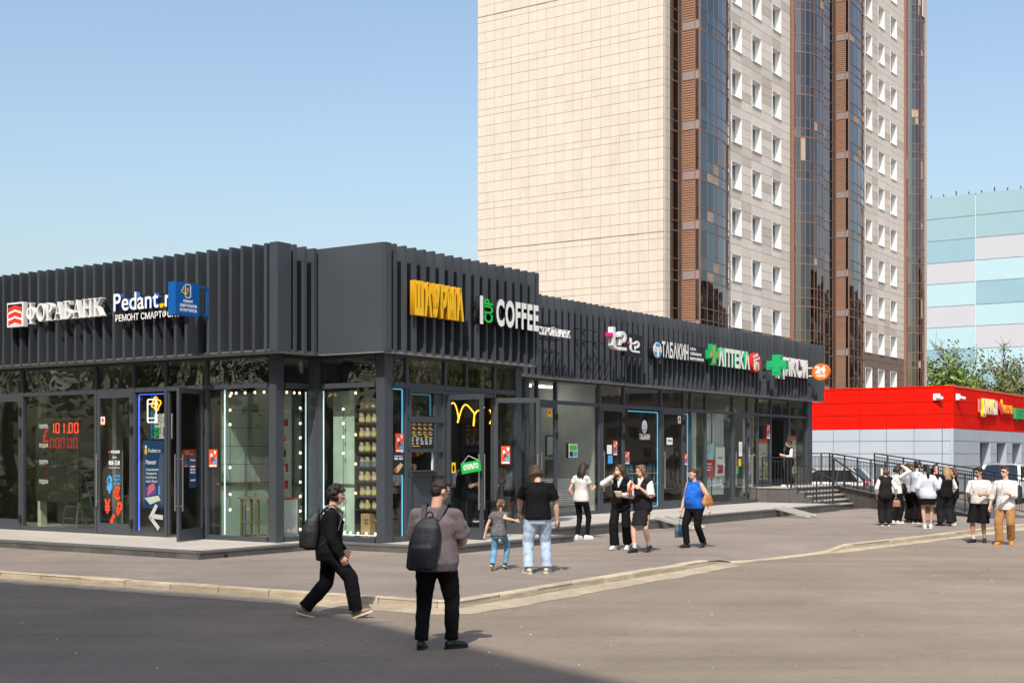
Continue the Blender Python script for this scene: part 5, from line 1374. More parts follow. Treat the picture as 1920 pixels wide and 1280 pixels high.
# tobacco
s = sign('round blue and white emblem with white ТАБАКИН letters'); Mx = WS.M(14.45, -.02, 4.93); rails(s, Mx, 2.5, (.15, .40))
q = MB(); q.prism(disc_poly(.30, .25, .30, .26, 26), 0, .14, 0); q.build('emblem_disc', BLACK, s, M=Mx)
q = MB(); q.prism(disc_poly(.30, .25, .27, .235, 26), .141, .15, 0); q.build('emblem_face', SILV, s, M=Mx)
q = MB(); q.prism(disc_poly(.30, .25, .25, .215, 14, 195, 345), .151, .156, 0); q.prism([(.12, .30), (.48, .30), (.42, .42), (.30, .47), (.18, .42)], .151, .156, 0); q.build('emblem_blue', mat('emblem_blue', (.03, .30, .60), rough=.4), s, M=Mx)
q = MB(); q.prism([(.25, .05), (.35, .05), (.36, .28), (.50, .30), (.50, .34), (.10, .34), (.10, .30), (.24, .28)], .158, .163); q.build('emblem_white', WHITE, s, M=Mx)
letters('ТАБАКИН', shift(Mx, .66, .08), 1.78, .42, .10, WHITE, BLACK, bold=.03, gap=.06, parent=s)
s = sign('small black plate with white three line lettering after ТАБАКИН'); Mx = WS.M(16.98, .0, 4.97)
plate('plate', Mx, 0, 1.12, 0, .50, .06, BLACK, s)
for i, tx in enumerate(('сеть', 'табачных', 'магазинов')): flat_text(tx, shift(Mx, .06, .36-i*.15, .06), .10, WHITEP, s, width=(.42, .82, .96)[i], bold=.02)
# pharmacy
s = sign('white АПТЕКА letters with green sides, cross and red №1 disc'); Mx = WS.M(18.30, -.02, 4.96); rails(s, Mx, 3.9, (.10, .40))
GS = mat('pharmacy_green', (.01, .33, .12), rough=.35); LIME = mat('cross_lime', (.10, .52, .12), rough=.4)
crossp = lambda x, y, a, b: [(x-b, y-a), (x+b, y-a), (x+b, y-b), (x+a, y-b), (x+a, y+b), (x+b, y+b), (x+b, y+a), (x-b, y+a), (x-b, y+b), (x-a, y+b), (x-a, y-b), (x-b, y-b)]
q = MB(); q.prism(crossp(.33, .32, .34, .14), 0, .16, 0); q.build('cross', GS, s, M=Mx)
q = MB(); q.prism(crossp(.33, .32, .29, .10), .161, .168, 0); q.build('cross_rim', mat('cross_amber', (.62, .25, .03), rough=.5), s, M=Mx); q = MB(); q.prism(crossp(.33, .32, .25, .07), .169, .176, 0); q.build('cross_face', LIME, s, M=Mx)
letters('АПТЕКА', shift(Mx, .76, .02), 2.50, .50, .10, WHITE, GS, bold=.05, gap=.05, parent=s)
q = MB(); q.prism(disc_poly(3.70, .26, .36, .33, 26), 0, .14); q.build('disc', mat('disc_red', (.68, .02, .015), rough=.35), s, M=Mx)
flat_text('№1', shift(Mx, 3.48, .02, .14), .24, WHITEP, s, width=.42, bold=.04); flat_text('Выбор', shift(Mx, 3.46, .38, .14) @ Matrix.Rotation(R(18), 4, 'Z'), .10, WHITEP, s, width=.40, bold=.03)
q = MB(); q.prism([(3.46, .28), (3.98, .40), (3.98, .46), (3.46, .34)], .141, .146); q.build('stripe', WHITEP, s, M=Mx)
# second cross, grocery letters, 24
s = sign('plain green pharmacy cross standing out on a bracket'); Mx = WS.M(23.0, .75, 4.90)
CG = mat('cross_green_face', (.01, .36, .13), rough=.35)
Mc = Fac('A', 23.0).M(1.63, .0, 4.83)
for ax_ in (0,):
    q = MB(); q.prism(crossp(.36, .34, .36, .15), -.12, .12, 0); q.prism(crossp(.36, .34, .27, .085), .121, .135, 0); q.build('cross', CG, s, M=Mc)
q = MB(); q.bar((.02, .45, 0), (-.42, .45, 0), .04, .04); q.bar((.02, .22, 0), (-.42, .22, 0), .04, .04); q.build('bracket', BLACK, s, M=Mc)
s = sign('thick white ДИКСИ letters running behind the green cross'); Mx = WS.M(23.95, -.02, 4.93); letters('ДИКСИ', Mx, 2.80, .56, .12, WHITE, mat('grey_side', (.40, .40, .42), rough=.4), bold=.045, gap=.085, parent=s)
for c in (2,): plate('pink_dot', Mx, 1.85, 2.0, .50, .58, .135, PINK, s)
s = sign('round orange 24 часа sign on a bracket at the end'); OR = mat('orange_disc', (.80, .15, .01), rough=.35)
Mc = Fac('A', 27.2).M(1.62, .0, 4.86)
q = MB(); q.prism(disc_poly(.33, .29, .33, .31, 28), -.12, .08); q.build('disc', OR, s, M=Mc)
flat_text('24', shift(Mc, .13, .27, .08), .22, WHITEP, s, width=.40, bold=.05); flat_text('часа', shift(Mc, .15, .10, .08), .11, WHITEP, s, width=.36, bold=.03); plate('rule', Mc, .12, .54, .225, .24, .003, WHITEP, s, z=.08)
q = MB(); q.bar((-.02, .45, 0), (-.5, .45, 0), .04, .04); q.bar((-.02, .15, 0), (-.5, .15, 0), .04, .04); q.build('bracket', WHITE, s, M=Mc)
# roof pipe
tag(MB().tube((0, 0, 0), (0, 0, 1.2), .05, 8).build('roof_pipe', mat('rusty_pipe', (.12, .08, .06), rough=.8), None, w2(6.6, 6.0, 5.4)), 'thin dark pipe standing on the pavilion roof', 'pipe')
# ---------------------------------------------------------------- soft bodies: blobs fused into one skin
BAKE = []
FOLD = bpy.data.textures.new('cloth_folds', 'CLOUDS'); FOLD.noise_scale = .11; FOLD.noise_depth = 2
HAIRT = bpy.data.textures.new('hair_tufts', 'CLOUDS'); HAIRT.noise_scale = .025; HAIRT.noise_depth = 2
class Blob:
    def __init__(s): s.mb = MB()
    def cap(s, p, q, r1, r2=None, n=10):
        r2 = r1 if r2 is None else r2
        p, q = V(p), V(q); d = q-p; L = d.length
        d = d/L if L > 1e-6 else V((0, 0, 1)); u = d.orthogonal().normalized(); w = d.cross(u)
        rings = [(p-d*r1*math.cos(t), r1*math.sin(t)) for t in (.0, .55, 1.1)]+[(p, r1), (q, r2)]+[(q+d*r2*math.cos(t), r2*math.sin(t)) for t in (1.1, .55, .0)]
        vs = []; fs = []
        for c, r in rings:
            for i in range(n): a = 2*math.pi*i/n; vs.append(c+(u*math.cos(a)+w*math.sin(a))*max(r, 1e-4))
        for j in range(len(rings)-1):
            for i in range(n): fs.append((j*n+i, j*n+(i+1) % n, (j+1)*n+(i+1) % n, (j+1)*n+i))
        s.mb.add(vs, fs); return s
    def chain(s, pts):
        for (p, r), (q, t) in zip(pts[:-1], pts[1:]): s.cap(p, q, r, t)
        return s
    def ell(s, c, r, M=None): s.mb.ell(c, r, 14, 10, M=M); return s
    def loft(s, secs, n=18, pw=2.3):
        vs = []; fs = []
        for c, X, Y in secs:
            for i in range(n):
                a = 2*math.pi*i/n; ca, sa = math.cos(a), math.sin(a)
                vs.append(V(c)+X*(math.copysign(abs(ca)**(2/pw), ca))+Y*(math.copysign(abs(sa)**(2/pw), sa)))
        k = len(secs)
        for j in range(k-1):
            for i in range(n): fs.append((j*n+i, j*n+(i+1) % n, (j+1)*n+(i+1) % n, (j+1)*n+i))
        fs += [tuple(range(n))[::-1], tuple(range((k-1)*n, k*n))]
        s.mb.add(vs, fs); return s
    def finish(s, name, m, parent=None, vox=.012, smooth=4, disp=0.0, tex=None, floor=None, **kw):
        o = s.mb.build(name, m, parent, smooth=True, **kw)
        r = o.modifiers.new('skin', 'REMESH'); r.mode = 'VOXEL'; r.voxel_size = vox; r.use_smooth_shade = True
        if smooth: q = o.modifiers.new('soft', 'SMOOTH'); q.factor = .5; q.iterations = smooth
        if disp: d = o.modifiers.new('folds', 'DISPLACE'); d.texture = tex or FOLD; d.strength = disp; d.mid_level = .5; d.texture_coords = 'LOCAL'
        BAKE.append(o); return o
def ik(p, t, l1, l2, hint):
    p, t = V(p), V(t); d = t-p; L = d.length
    if L > (l1+l2)*.995: d = d.normalized()*(l1+l2)*.995; t = p+d; L = d.length
    a = (l1*l1-l2*l2+L*L)/(2*L); h = math.sqrt(max(0, l1*l1-a*a)); dn = d.normalized(); hv = V(hint); hv = hv-dn*hv.dot(dn)
    hv = hv.normalized() if hv.length > 1e-5 else dn.orthogonal().normalized()
    return p+dn*a+hv*h, t
SK = {k: mat('skin_%s' % k, c, rough=.5, var=.06, scale=6, spec=.35) for k, c in (('fair', (.60, .36, .265)), ('light', (.54, .315, .22)), ('tan', (.42, .235, .15)))}
def cloth(n, c, **k): return mat('cloth_'+n, c, rough=k.pop('rough', .85), var=k.pop('var', .10), scale=k.pop('scale', 9), bump=k.pop('bump', .25), bscale=k.pop('bscale', 22), spec=k.pop('spec', .12), sheen=k.pop('sheen', .1), **k)
CB, CBN, CCH = cloth('black', (.0062, .0062, .007), sheen=0), cloth('black_navy', (.0060, .0065, .009), sheen=0), cloth('charcoal', (.013, .013, .0145), sheen=0)
CW, CWB, CGM = cloth('white', (.56, .55, .54), var=.05), cloth('white_blue', (.46, .50, .58), var=.06), cloth('grey_mauve', (.125, .100, .112), var=.07)
CJN = cloth('light_jeans', (.36, .46, .60), var=.24, scale=7); CJB = cloth('blue_jeans', (.13, .28, .45), var=.3, scale=9); CBL = cloth('royal_blue', (.012, .11, .50), var=.10)
CBR = cloth('camel', (.32, .165, .065)); CGR = cloth('grey_jacket', (.34, .35, .38)); CDOT = cloth('dark_dotted', (.028, .027, .033), col2=(.20, .19, .20), scale=46, var=.2)
HR = {k: mat('hair_'+k, c, rough=.5, var=.35, scale=14, stretch=(3, 3, .6), bump=.6, bscale=40, spec=.4) for k, c in
      (('dark', (.018, .011, .008)), ('brown', (.055, .028, .015)), ('black', (.007, .006, .006)), ('auburn', (.095, .040, .020)), ('blonde', (.30, .185, .085)), ('lightbrown', (.150, .088, .048)))}
SH = {k: mat('shoe_'+k, c, rough=.5, var=.05) for k, c in (('black', (.012, .012, .012)), ('white', (.72, .72, .70)), ('taupe', (.20, .14, .09)), ('orange', (.55, .22, .04)), ('sand', (.50, .42, .34)), ('sole_cream', (.60, .55, .44)), ('skin', (.5, .3, .2)))}
EYE = mat('eye_dark', (.02, .014, .010), rough=.2); EYW = mat('eye_white', (.62, .60, .58), rough=.3); LIP = mat('lip', (.36, .12, .10), rough=.5); LENS = mat('dark_lens', (.012, .010, .010), rough=.08, spec=.8)

def person(loc, face, H, label, feet=((-.055, 0, 0, 0, 0), (.055, 0, 0, 0, 0)), hands=(None, None), lean=0, head=(0, 0), f=1.0, fem=False, skin='light', pel=None,
           top=None, vest=None, low=None, shoes=('black', 'black'), hair=('short', 'dark'), vox=.013, belly=0.0, group=None, beard=False, glasses=None, socks=None, elbows=(None, None), curl=.8, tilt=0, cap=None, collar=None, knees=(None, None), twist=0):
    """loc: ground point; face: compass of the chest in degrees from +x; feet: (x, y, lift, toe-out, pitch); hands: wrist points in the figure's own axes or ('w', world point)."""
    rz = R(face-90); Mw = Matrix.Translation(loc) @ Matrix.Rotation(rz, 4, 'Z'); Mi = Mw.inverted()
    r, le = V((1, 0, 0)), R(lean); u, fw = V((math.sin(R(tilt)), math.sin(le), math.cos(le))).normalized(), V((0, math.cos(le), -math.sin(le)))
    P = V((0, 0, (.53 if pel is None else pel/H)*H))
    if pel is None:
        far = max(math.hypot(q[0]-s*.05, q[1]) for q, s in zip(feet, (-1, 1)))
        P.z = min(.53, .055+math.sqrt(max(.01, .478**2-far**2)))*H
    tw = Matrix.Rotation(R(twist), 3, 'Z'); rs, fs_ = tw @ r, tw @ fw
    sw = .098 if fem else .112; sw *= (1+.22*(f-1))
    hip = [P+r*s*.05*H-V((0, 0, .012*H)) for s in (-1, 1)]
    sho = [P+u*.257*H+rs*s*sw*H for s in (-1, 1)]
    neck = P+u*.300*H
    hy, hp = R(head[0]), R(head[1])
    hr = V((math.cos(hy), math.sin(hy), 0)); hf0 = V((-math.sin(hy), math.cos(hy), 0)); hf = (hf0*math.cos(hp)-V((0, 0, 1))*math.sin(hp)).normalized(); hu = hr.cross(hf).normalized()
    HC = neck+u*.030*H+hu*.062*H+hf*.012*H
    HM = Matrix((hr, hf, hu)).transposed()
    hd = lambda x, y, z: HC+hr*x*H+hf*y*H+hu*z*H
    ank = []; kne = []; foot = []
    for i, q in enumerate(feet):
        yw = R(q[3])*(1 if i == 0 else -1); a = V((q[0]*H, q[1]*H, (.047+q[2])*H))
        k, a = ik(hip[i], a, .245*H, .240*H, knees[i] or (.25*(-1, 1)[i], 1, 0)); ank.append(a); kne.append(k)
        d0 = V((-math.sin(yw), math.cos(yw), 0)); pt = R(q[4]); d = d0*math.cos(pt)+V((0, 0, 1))*math.sin(pt); n = V((0, 0, 1))*math.cos(pt)-d0*math.sin(pt)
        foot.append((d, n))
    elb = []; wri = []
    for i, t in enumerate(hands):
        s = (-1, 1)[i]
        if t is None: t = V((s*(sw+.035)*H, .015*H, P.z-.045*H))
        elif t[0] == 'w': t = Mi @ V(t[1])
        else: t = V(t)*H
        e, w = ik(sho[i], t, .172*H, .152*H, elbows[i] or (s*.55, -1, -.35)); elb.append(e); wri.append(w)
    g = (1+(f-1)*.9)
    SEC = [(-.075, .080, .060, 0), (-.025, .096 if fem else .092, .068, -.004), (.035, .088 if fem else .086, .062+belly*.7, belly*.6), (.10, .070 if fem else .079, .054+belly, .004+belly*.8), (.16, .078 if fem else .086, .058+belly*.6, .006+belly*.4),
           (.205, .084 if fem else .094, .064 if fem else .063, .006), (.238, .072 if fem else .083, .054, 0), (.266, .054 if fem else .060, .042, -.002), (.290, .040, .036, -.003), (.302, .034, .032, 0)]
    def torso(h0, h1, gx, flare=0.0):
        pts = [s for s in SEC if h0 < s[0] < h1]
        def at(h):
            for a_, b_ in zip(SEC[:-1], SEC[1:]):
                if a_[0] <= h <= b_[0]:
                    t_ = (h-a_[0])/(b_[0]-a_[0]); return tuple(a_[k]+(b_[k]-a_[k])*t_ for k in range(4))
            return (h,)+SEC[0][1:] if h < SEC[0][0] else (h,)+SEC[-1][1:]
        seq = [at(h0)]+pts+[at(h1)]
        out = []
        for h, rx, ry, oy in seq:
            fl = flare*max(0, min(1, (.12-h)/.2)); t_ = max(0, min(1, h/.28)); rr = (r*(1-t_)+rs*t_).normalized(); ff = (fw*(1-t_)+fs_*t_).normalized()
            gg = g if h < .17 else 1+(g-1)*(.75 if h < .23 else .28)
            gh = gx*max(.2, min(1, (.285-h)/.09)) if gx > 0 else gx
            out.append((P+u*h*H+ff*oy*H, rr*(rx*gg+gh+fl)*H, ff*(ry*gg+gh+fl)*H))
        return out
    body = Blob()
    body.ell(HC+hu*.008*H, (.0435*H, .053*H, .056*H), HM); body.ell(hd(0, .012, -.028), (.034*H, .038*H, .038*H), HM); body.ell(hd(0, .030, -.046), (.020*H, .018*H, .016*H), HM)
    body.cap(hd(0, .050, .006), hd(0, .060, -.014), .006*H, .0085*H); body.ell(hd(0, .046, .016), (.030*H, .010*H, .008*H), HM)
    body.ell(hd(0, .0475, -.031), (.014*H, .008*H, .006*H), HM)
    for s in (-1, 1): body.ell(hd(s*.0445, -.004, -.006), (.006*H, .012*H, .018*H), HM)
    body.cap(neck-u*.03*H, HC-hu*.03*H-hf*.008*H, (.034 if not fem else .028)*H*(1+.25*(f-1)), (.031 if not fem else .026)*H)
    lg = .74 if low and low[0] == 'trousers' else 1.0; ag = .78 if top and top.get('sleeve', 0) > 1 else .92
    body.loft(torso(-.065, .302, -.012))
    for i in (0, 1):
        s = (-1, 1)[i]
        body.cap(P+u*.255*H+rs*s*.05*H, sho[i], .026*H, .027*H)
        body.chain([(sho[i], .028*H), (sho[i].lerp(elb[i], .45), .027*H*g*ag), (elb[i], .0225*H*g*ag)]); body.chain([(elb[i], .0225*H*g), (elb[i].lerp(wri[i], .3), .0235*H*g), (wri[i], .0150*H)])
        body.chain([(hip[i], .046*H*g*lg), (hip[i].lerp(kne[i], .4), .046*H*g*lg), (kne[i], .031*H*lg)]); body.chain([(kne[i], .031*H*lg), (kne[i].lerp(ank[i], .3), .033*H*lg), (ank[i], .019*H*lg)])
        d, n = foot[i]; body.cap(ank[i]-n*.012*H, ank[i]+d*.06*H-n*.030*H, .018*H, .012*H)
        fd = (wri[i]-elb[i]).normalized(); inn = (V((-s, .35, 0))-fd*V((-s, .35, 0)).dot(fd)).normalized(); sd = fd.cross(inn)*(1)
        if sd.y < 0: sd = -sd
        pm = wri[i]+fd*.030*H
        body.chain([(wri[i], .0145*H), (pm-sd*.008*H, .0135*H)]); body.chain([(wri[i], .013*H), (pm+sd*.010*H, .0125*H)])
        for k in range(4):
            o_ = (k-1.5)*.0110*H; L1 = (.024, .027, .026, .020)[k]*H; b0 = wri[i]+fd*.044*H+sd*o_
            d1 = (fd*math.cos(curl*.6)+inn*math.sin(curl*.6)); d2 = (fd*math.cos(curl*1.7)+inn*math.sin(curl*1.7)); b1 = b0+d1*L1; b2 = b1+d2*L1*.85
            body.chain([(wri[i]+fd*.018*H+sd*o_*.6, .0058*H), (b0, .0062*H), (b1, .0054*H), (b2, .0046*H)])
        t0 = wri[i]+fd*.014*H+sd*.012*H; t1 = t0+(fd*.6+sd*.7+inn*.3).normalized()*.026*H; body.chain([(t0, .0085*H), (t1, .0066*H), (t1+(fd*.85+inn*.4).normalized()*.020*H, .0052*H)])
    root = body.finish('person', SK[skin], None, vox*.85, 2)
    root.matrix_world = Mw; tag(root, label, 'person', group)
    def part(b, name, m, v=vox, smooth=4, disp=0.0, tex=None): return b.finish(name, m, root, v, smooth, disp, tex)
    # face
    q = MB()
    for s in (-1, 1): q.ell(hd(s*.0185, .0455, .004), (.0085*H, .006*H, .0052*H), 8, 6, 0, HM); q.ell(hd(s*.0185, .0500, .004), (.0042*H, .0035*H, .0045*H), 8, 6, 1, HM)
    q.build('eyes', [EYW, EYE], root, smooth=True)
    q = MB()
    for s in (-1, 1): q.bar(hd(s*.009, .052, .015), hd(s*.028, .047, .0165), .005*H, .005*H)
    q.build('eyebrows', HR[hair[1]], root)
    q = MB(); q.ell(hd(0, .0535, -.0315), (.012*H, .004*H, .0042*H), 8, 6, 0, HM); q.build('mouth', LIP, root, smooth=True)
    # lower clothes
    if low:
        kind, m = low[0], low[1]; b = Blob()
        if kind in ('trousers', 'shorts'):
            ra, rb, rc = low[2]; ln = low[3] if len(low) > 3 else 1.0
            b.loft([(c, X*1.0, Y*1.0) for c, X, Y in torso(-.085, .045, .010)])
            for i in (0, 1):
                hh = hip[i]+r*(-1, 1)[i]*.004*H
                if kind == 'trousers':
                    e = ank[i]+(kne[i]-ank[i]).normalized()*(.018*H)*(1 if ln >= 1 else 1)
                    b.chain([(hh-V((0, 0, .02*H)), ra*H*g), (hh.lerp(kne[i], .5), (ra+rb)/2*H*(1+(g-1)*.6)), (kne[i], rb*H), (kne[i].lerp(e, .55), (rb+rc)/2*H)])
                    dv = (e-kne[i]).normalized(); xx = dv.orthogonal().normalized(); yy = dv.cross(xx)
                    m0 = kne[i].lerp(e, .45); b.loft([(m0, xx*(rb*.5+rc*.5)*H, yy*(rb*.5+rc*.5)*H), (e-dv*.03*H, xx*rc*H, yy*rc*H), (e+dv*.012*H, xx*rc*1.03*H, yy*rc*1.03*H)], 14, 2)
                else:
                    e = hh.lerp(kne[i], ln) if ln <= 1 else kne[i].lerp(ank[i], ln-1)
                    dv = (e-hh).normalized() if ln <= 1 else V((0, 0, -1)); xx = r; yy = dv.cross(xx).normalized()
                    b.loft([(hh, xx*ra*H*g, yy*ra*H*g), (hh.lerp(e, .5), xx*rb*H, yy*rb*H), (e, xx*rc*H, yy*rc*H), (e+dv*.006*H, xx*rc*H, yy*rc*H)], 16, 2)
            part(b, 'trousers' if kind == 'trousers' else 'shorts', m, vox, 3, .013*H)
        elif kind == 'skirt':
            ln, fl = low[2]; kc = (kne[0]+kne[1])/2; e = P.lerp(kc, ln/.26) if ln < .3 else kc
            e.z = P.z-ln*H; spread = abs(kne[0].y-kne[1].y)/2*ln/.26
            s_ = torso(-.03, .045, .008); bx, by = .10*g+fl, .075*g+fl
            b.loft([((e+V((0, 0, -.004*H))), r*bx*H, fw*(by*H+spread)), (e, r*bx*H, fw*(by*H+spread))]+[(P.lerp(e, .5), r*(.102*g+fl*.6)*H, fw*((.078*g+fl*.5)*H+spread*.4))]+s_, 22, 2.2)
            part(b, 'skirt', m, vox, 3, .016*H)
    # upper clothes
    def upper(d, name, extra=0.0):
        b = Blob(); gx = d.get('loose', .012)+extra; hem = d.get('hem', -.05)
        b.loft(torso(hem, .292, gx, d.get('flare', .0)))
        for i in (0, 1):
            s = (-1, 1)[i]
            if d.get('sleeve', 0) == 0:
                b.cap(P+u*.270*H+rs*s*.045*H, sho[i]-rs*s*.022*H, (.030+gx)*H*.9, (.030+gx)*H*.85); continue
            b.cap(neck-u*.018*H+rs*s*.026*H-fs_*.004*H, sho[i]-u*.004*H, (.013+gx*.3)*H, (.021+gx*.4)*H); b.cap(P+u*.252*H+rs*s*.05*H, sho[i]-u*.006*H, (.028+gx*.5)*H, (.029+gx*.45)*H)
            sl = d['sleeve']; sr = d.get('sr', .038); dv = (elb[i]-sho[i]).normalized()
            if sl <= 1:
                e = sho[i].lerp(elb[i], sl); x1 = dv.orthogonal().normalized(); y1 = dv.cross(x1)
                b.chain([(sho[i]-u*.006*H, (.029+gx*.45)*H), (sho[i].lerp(e, .6), sr*H*(1+(g-1)*.6))]); sq = sr*H*(1+(g-1)*.6); b.loft([(sho[i].lerp(e, .45), x1*sq*.96, y1*sq*.96), (e, x1*sq*1.05, y1*sq*1.05), (e+dv*.004*H, x1*sq*1.05, y1*sq*1.05)], 14, 2)
            else:
                e = elb[i].lerp(wri[i], sl-1); dv = (wri[i]-elb[i]).normalized(); x1 = dv.orthogonal().normalized(); y1 = dv.cross(x1); rc = d.get('cuff', .024)
                b.chain([(sho[i]-u*.006*H, (.029+gx*.45)*H), (sho[i].lerp(elb[i], .5), sr*.95*H), (elb[i], sr*.95*H), (elb[i].lerp(e, .7), (sr*.5+rc*.5)*H)])
                b.loft([(elb[i].lerp(e, .5), x1*sr*.9*H, y1*sr*.9*H), (e, x1*rc*H, y1*rc*H), (e+dv*.004*H, x1*rc*H, y1*rc*H)], 14, 2)
        if fem:
            for s in (-1, 1): b.ell(P+u*.205*H+fs_*(.052+gx*.6)*H+rs*s*.038*H, (.036*H*g, .030*H*g, .034*H*g))
        return part(b, name, d['m'], vox, 4, d.get('fold', .010)*H)
    if top: upper(top, top.get('name', 'shirt'))
    if vest: upper(vest, 'vest', .012)
    if vest and collar:
        q = MB(); c0 = P+u*.285*H+fs_*(.056)*H
        q.add([P+u*.30*H+fs_*.034*H-rs*.028*H, P+u*.30*H+fs_*.034*H+rs*.028*H, P+u*.245*H+fs_*.083*H+rs*.018*H, P+u*.19*H+fs_*(.098 if fem else .086)*H, P+u*.245*H+fs_*.083*H-rs*.018*H], [(0, 1, 2, 3, 4)])
        b = Blob()
        b.chain([(P+u*.300*H+fs_*.040*H-rs*.026*H, .012*H), (P+u*.19*H+fs_*(.100 if fem else .084)*H, .006*H)]); b.chain([(P+u*.300*H+fs_*.040*H+rs*.026*H, .012*H), (P+u*.19*H+fs_*(.100 if fem else .084)*H, .006*H)])
        b.chain([(P+u*.28*H+fs_*.062*H, .016*H), (P+u*.21*H+fs_*(.096 if fem else .080)*H, .008*H)])
        part(b, 'shirt_front', collar, vox*.8, 2)
    if collar:
        b = Blob(); n_ = 14
        ring = [neck-u*.006*H+rs*math.cos(2*math.pi*k/n_)*.036*H*(1+.2*(g-1))+fs_*math.sin(2*math.pi*k/n_)*.037*H-u*(.010*H*math.sin(2*math.pi*k/n_)) for k in range(n_)]
        for k in range(n_): b.cap(ring[k], ring[(k+1) % n_], .0085*H)
        part(b, 'collar', collar, vox*.7, 1)
    # shoes
    for i in (0, 1):
        d, n = foot[i]; a = ank[i]; side = d.cross(n); b = Blob()
        b.cap(a-d*.020*H-n*.018*H, a+d*.03*H-n*.020*H, .024*H, .023*H); b.cap(a+d*.02*H-n*.020*H, a+d*.082*H-n*.027*H, .024*H, .0195*H); b.cap(a+d*.075*H-n*.027*H, a+d*.100*H-n*.031*H, .020*H, .0145*H)
        if shoes[0] != 'skin': b.cap(a-n*.012*H, a+n*.006*H, .0225*H, .022*H)
        part(b, 'shoe', SH[shoes[0]], .009, 2)
        q = MB(); pl_ = [(-.046, .010), (-.038, .021), (.0, .022), (.05, .026), (.085, .027), (.108, .017), (.114, 0), (.108, -.017), (.085, -.025), (.05, -.022), (.0, -.019), (-.038, -.019), (-.046, -.010)]
        vs = [a+d*x*H+side*y*H-n*(.047-zz)*H for zz in (.0, .013) for x, y in pl_]; k = len(pl_)
        q.add(vs, [tuple(range(k))[::-1], tuple(range(k, 2*k))]+[(j, (j+1) % k, k+(j+1) % k, k+j) for j in range(k)]); q.build('sole', SH[shoes[1]], root)
        if socks: b = Blob(); dv = (kne[i]-a).normalized(); b.chain([(a, .0225*H), (a+dv*.07*H, .0245*H)]); part(b, 'sock', socks, .01, 2)
    # hair
    st, hc = hair[0], HR[hair[1]]; b = Blob(); rr = random.Random(len(label)*3+int(H*100))
    if st != 'none':
        if st == 'short':
            b.ell(hd(0, -.010, .020), (.0475*H, .052*H, .050*H), HM); b.ell(hd(0, -.026, -.006), (.043*H, .034*H, .040*H), HM); b.cap(hd(-.024, .036, .050), hd(.026, .034, .052), .014*H, .012*H)
        elif st == 'curly':
            for k in range(120):
                a_ = rr.uniform(0, 6.28); z_ = rr.uniform(-.85, 1); s_ = math.sqrt(1-z_*z_); v = V((math.cos(a_)*s_*.055, math.sin(a_)*s_*.059-.010, z_*.058+.016))
                if v.y > .016 and v.z < .040: continue
                c_ = hd(*v); b.ell(c_, (rr.uniform(.010, .016)*H,)*3)
            b.ell(hd(0, -.010, .016), (.048*H, .052*H, .050*H), HM)
        else:
            b.ell(hd(0, -.008, .018), (.0485*H, .053*H, .050*H), HM); b.ell(hd(0, -.020, -.004), (.046*H, .038*H, .046*H), HM)
            for s in (-1, 1): b.chain([(hd(s*.012, .040, .058), .012*H), (hd(s*.042, .026, .020), .012*H), (hd(s*.047, .004, -.030), .011*H)])
            if st in ('long', 'bob'):
                L_ = hair[2]; n_ = 15
                for k in range(n_):
                    a_ = R(180+180*k/(n_-1)) ; x_, y_ = math.cos(a_)*.047, math.sin(a_)*.046-.004
                    p0_ = hd(x_, y_, .0); e_ = p0_+V((0, 0, -1))*L_*H*rr.uniform(.85, 1.05)+fs_*(-.022-.03*abs(math.sin(a_)))*H*min(1, L_*6)+rs*x_*.35*H; mid = p0_.lerp(e_, .5)-fs_*.012*H+V((rr.uniform(-.006, .006)*H, 0, 0))
                    b.chain([(p0_, .014*H), (mid, .0135*H), (e_, .006*H)])
            elif st == 'pony':
                L_ = hair[2]; p0_ = hd(0, -.058, .030 if L_ > 0 else .05)
                b.cap(hd(0, -.040, .028), p0_, .020*H, .014*H)
                for k in range(5): b.chain([(p0_+rs*(k-2)*.005*H, .011*H), (p0_-fs_*.03*H+V((0, 0, -L_*.45*H))+rs*(k-2)*.007*H, .012*H), (p0_-fs_*.02*H+V((0, 0, -L_*H*rr.uniform(.9, 1.05)))+rs*(k-2)*.004*H, .006*H)])
            elif st == 'bun': b.ell(hd(0, -.050, .050), (.026*H, .026*H, .026*H))
        part(b, 'hair', hc, vox*.8 if st != 'curly' else .008, 2 if st != 'curly' else 1, .008*H, HAIRT)
    if beard: b = Blob(); b.ell(hd(0, .026, -.044), (.027*H, .024*H, .020*H), HM); b.ell(hd(0, .047, -.026), (.017*H, .006*H, .004*H), HM); part(b, 'beard', hc, .008, 1, .004, HAIRT)
    if glasses:
        q = MB()
        if glasses == 'sun': q.ell(hd(0, .049, .004), (.040*H, .010*H, .012*H), 14, 6, 0, HM)
        for s in (-1, 1): q.bar(hd(s*.040, .040, .007), hd(s*.046, -.004, .006), .004*H, .004*H)
        if glasses == 'thin':
            for s in (-1, 1):
                pts = [hd(s*.020+.014*math.cos(t), .056, .004+.011*math.sin(t)) for t in np.linspace(0, 6.283, 11)]; q.path(pts, .0022*H, 5)
        q.build('glasses', LENS if glasses == 'sun' else BLACK, root)
    if cap:
        b = Blob(); b.ell(hd(0, -.006, .030), (.052*H, .057*H, .044*H), HM)
        if cap[1]: b.loft([(hd(0, .04, .030), hr*.042*H, hu*.006*H), (hd(0, .095, .020), hr*.030*H, hu*.004*H)], 12, 2)
        part(b, 'cap', cap[0], .010, 2)
    root['_d'] = 0; del root['_d']
    return dict(root=root, M=Mw, P=P, u=u, r=rs, f=fs_, neck=neck, sho=sho, wri=wri, elb=elb, H=H, HC=HC, hip=hip)
def held(b, name, m, fig, label, cat, vox=.011, smooth=3, disp=0.0, group=None):
    o = b.finish(name, m, None, vox, smooth, disp); o.matrix_world = fig['M']; return tag(o, label, cat, group)
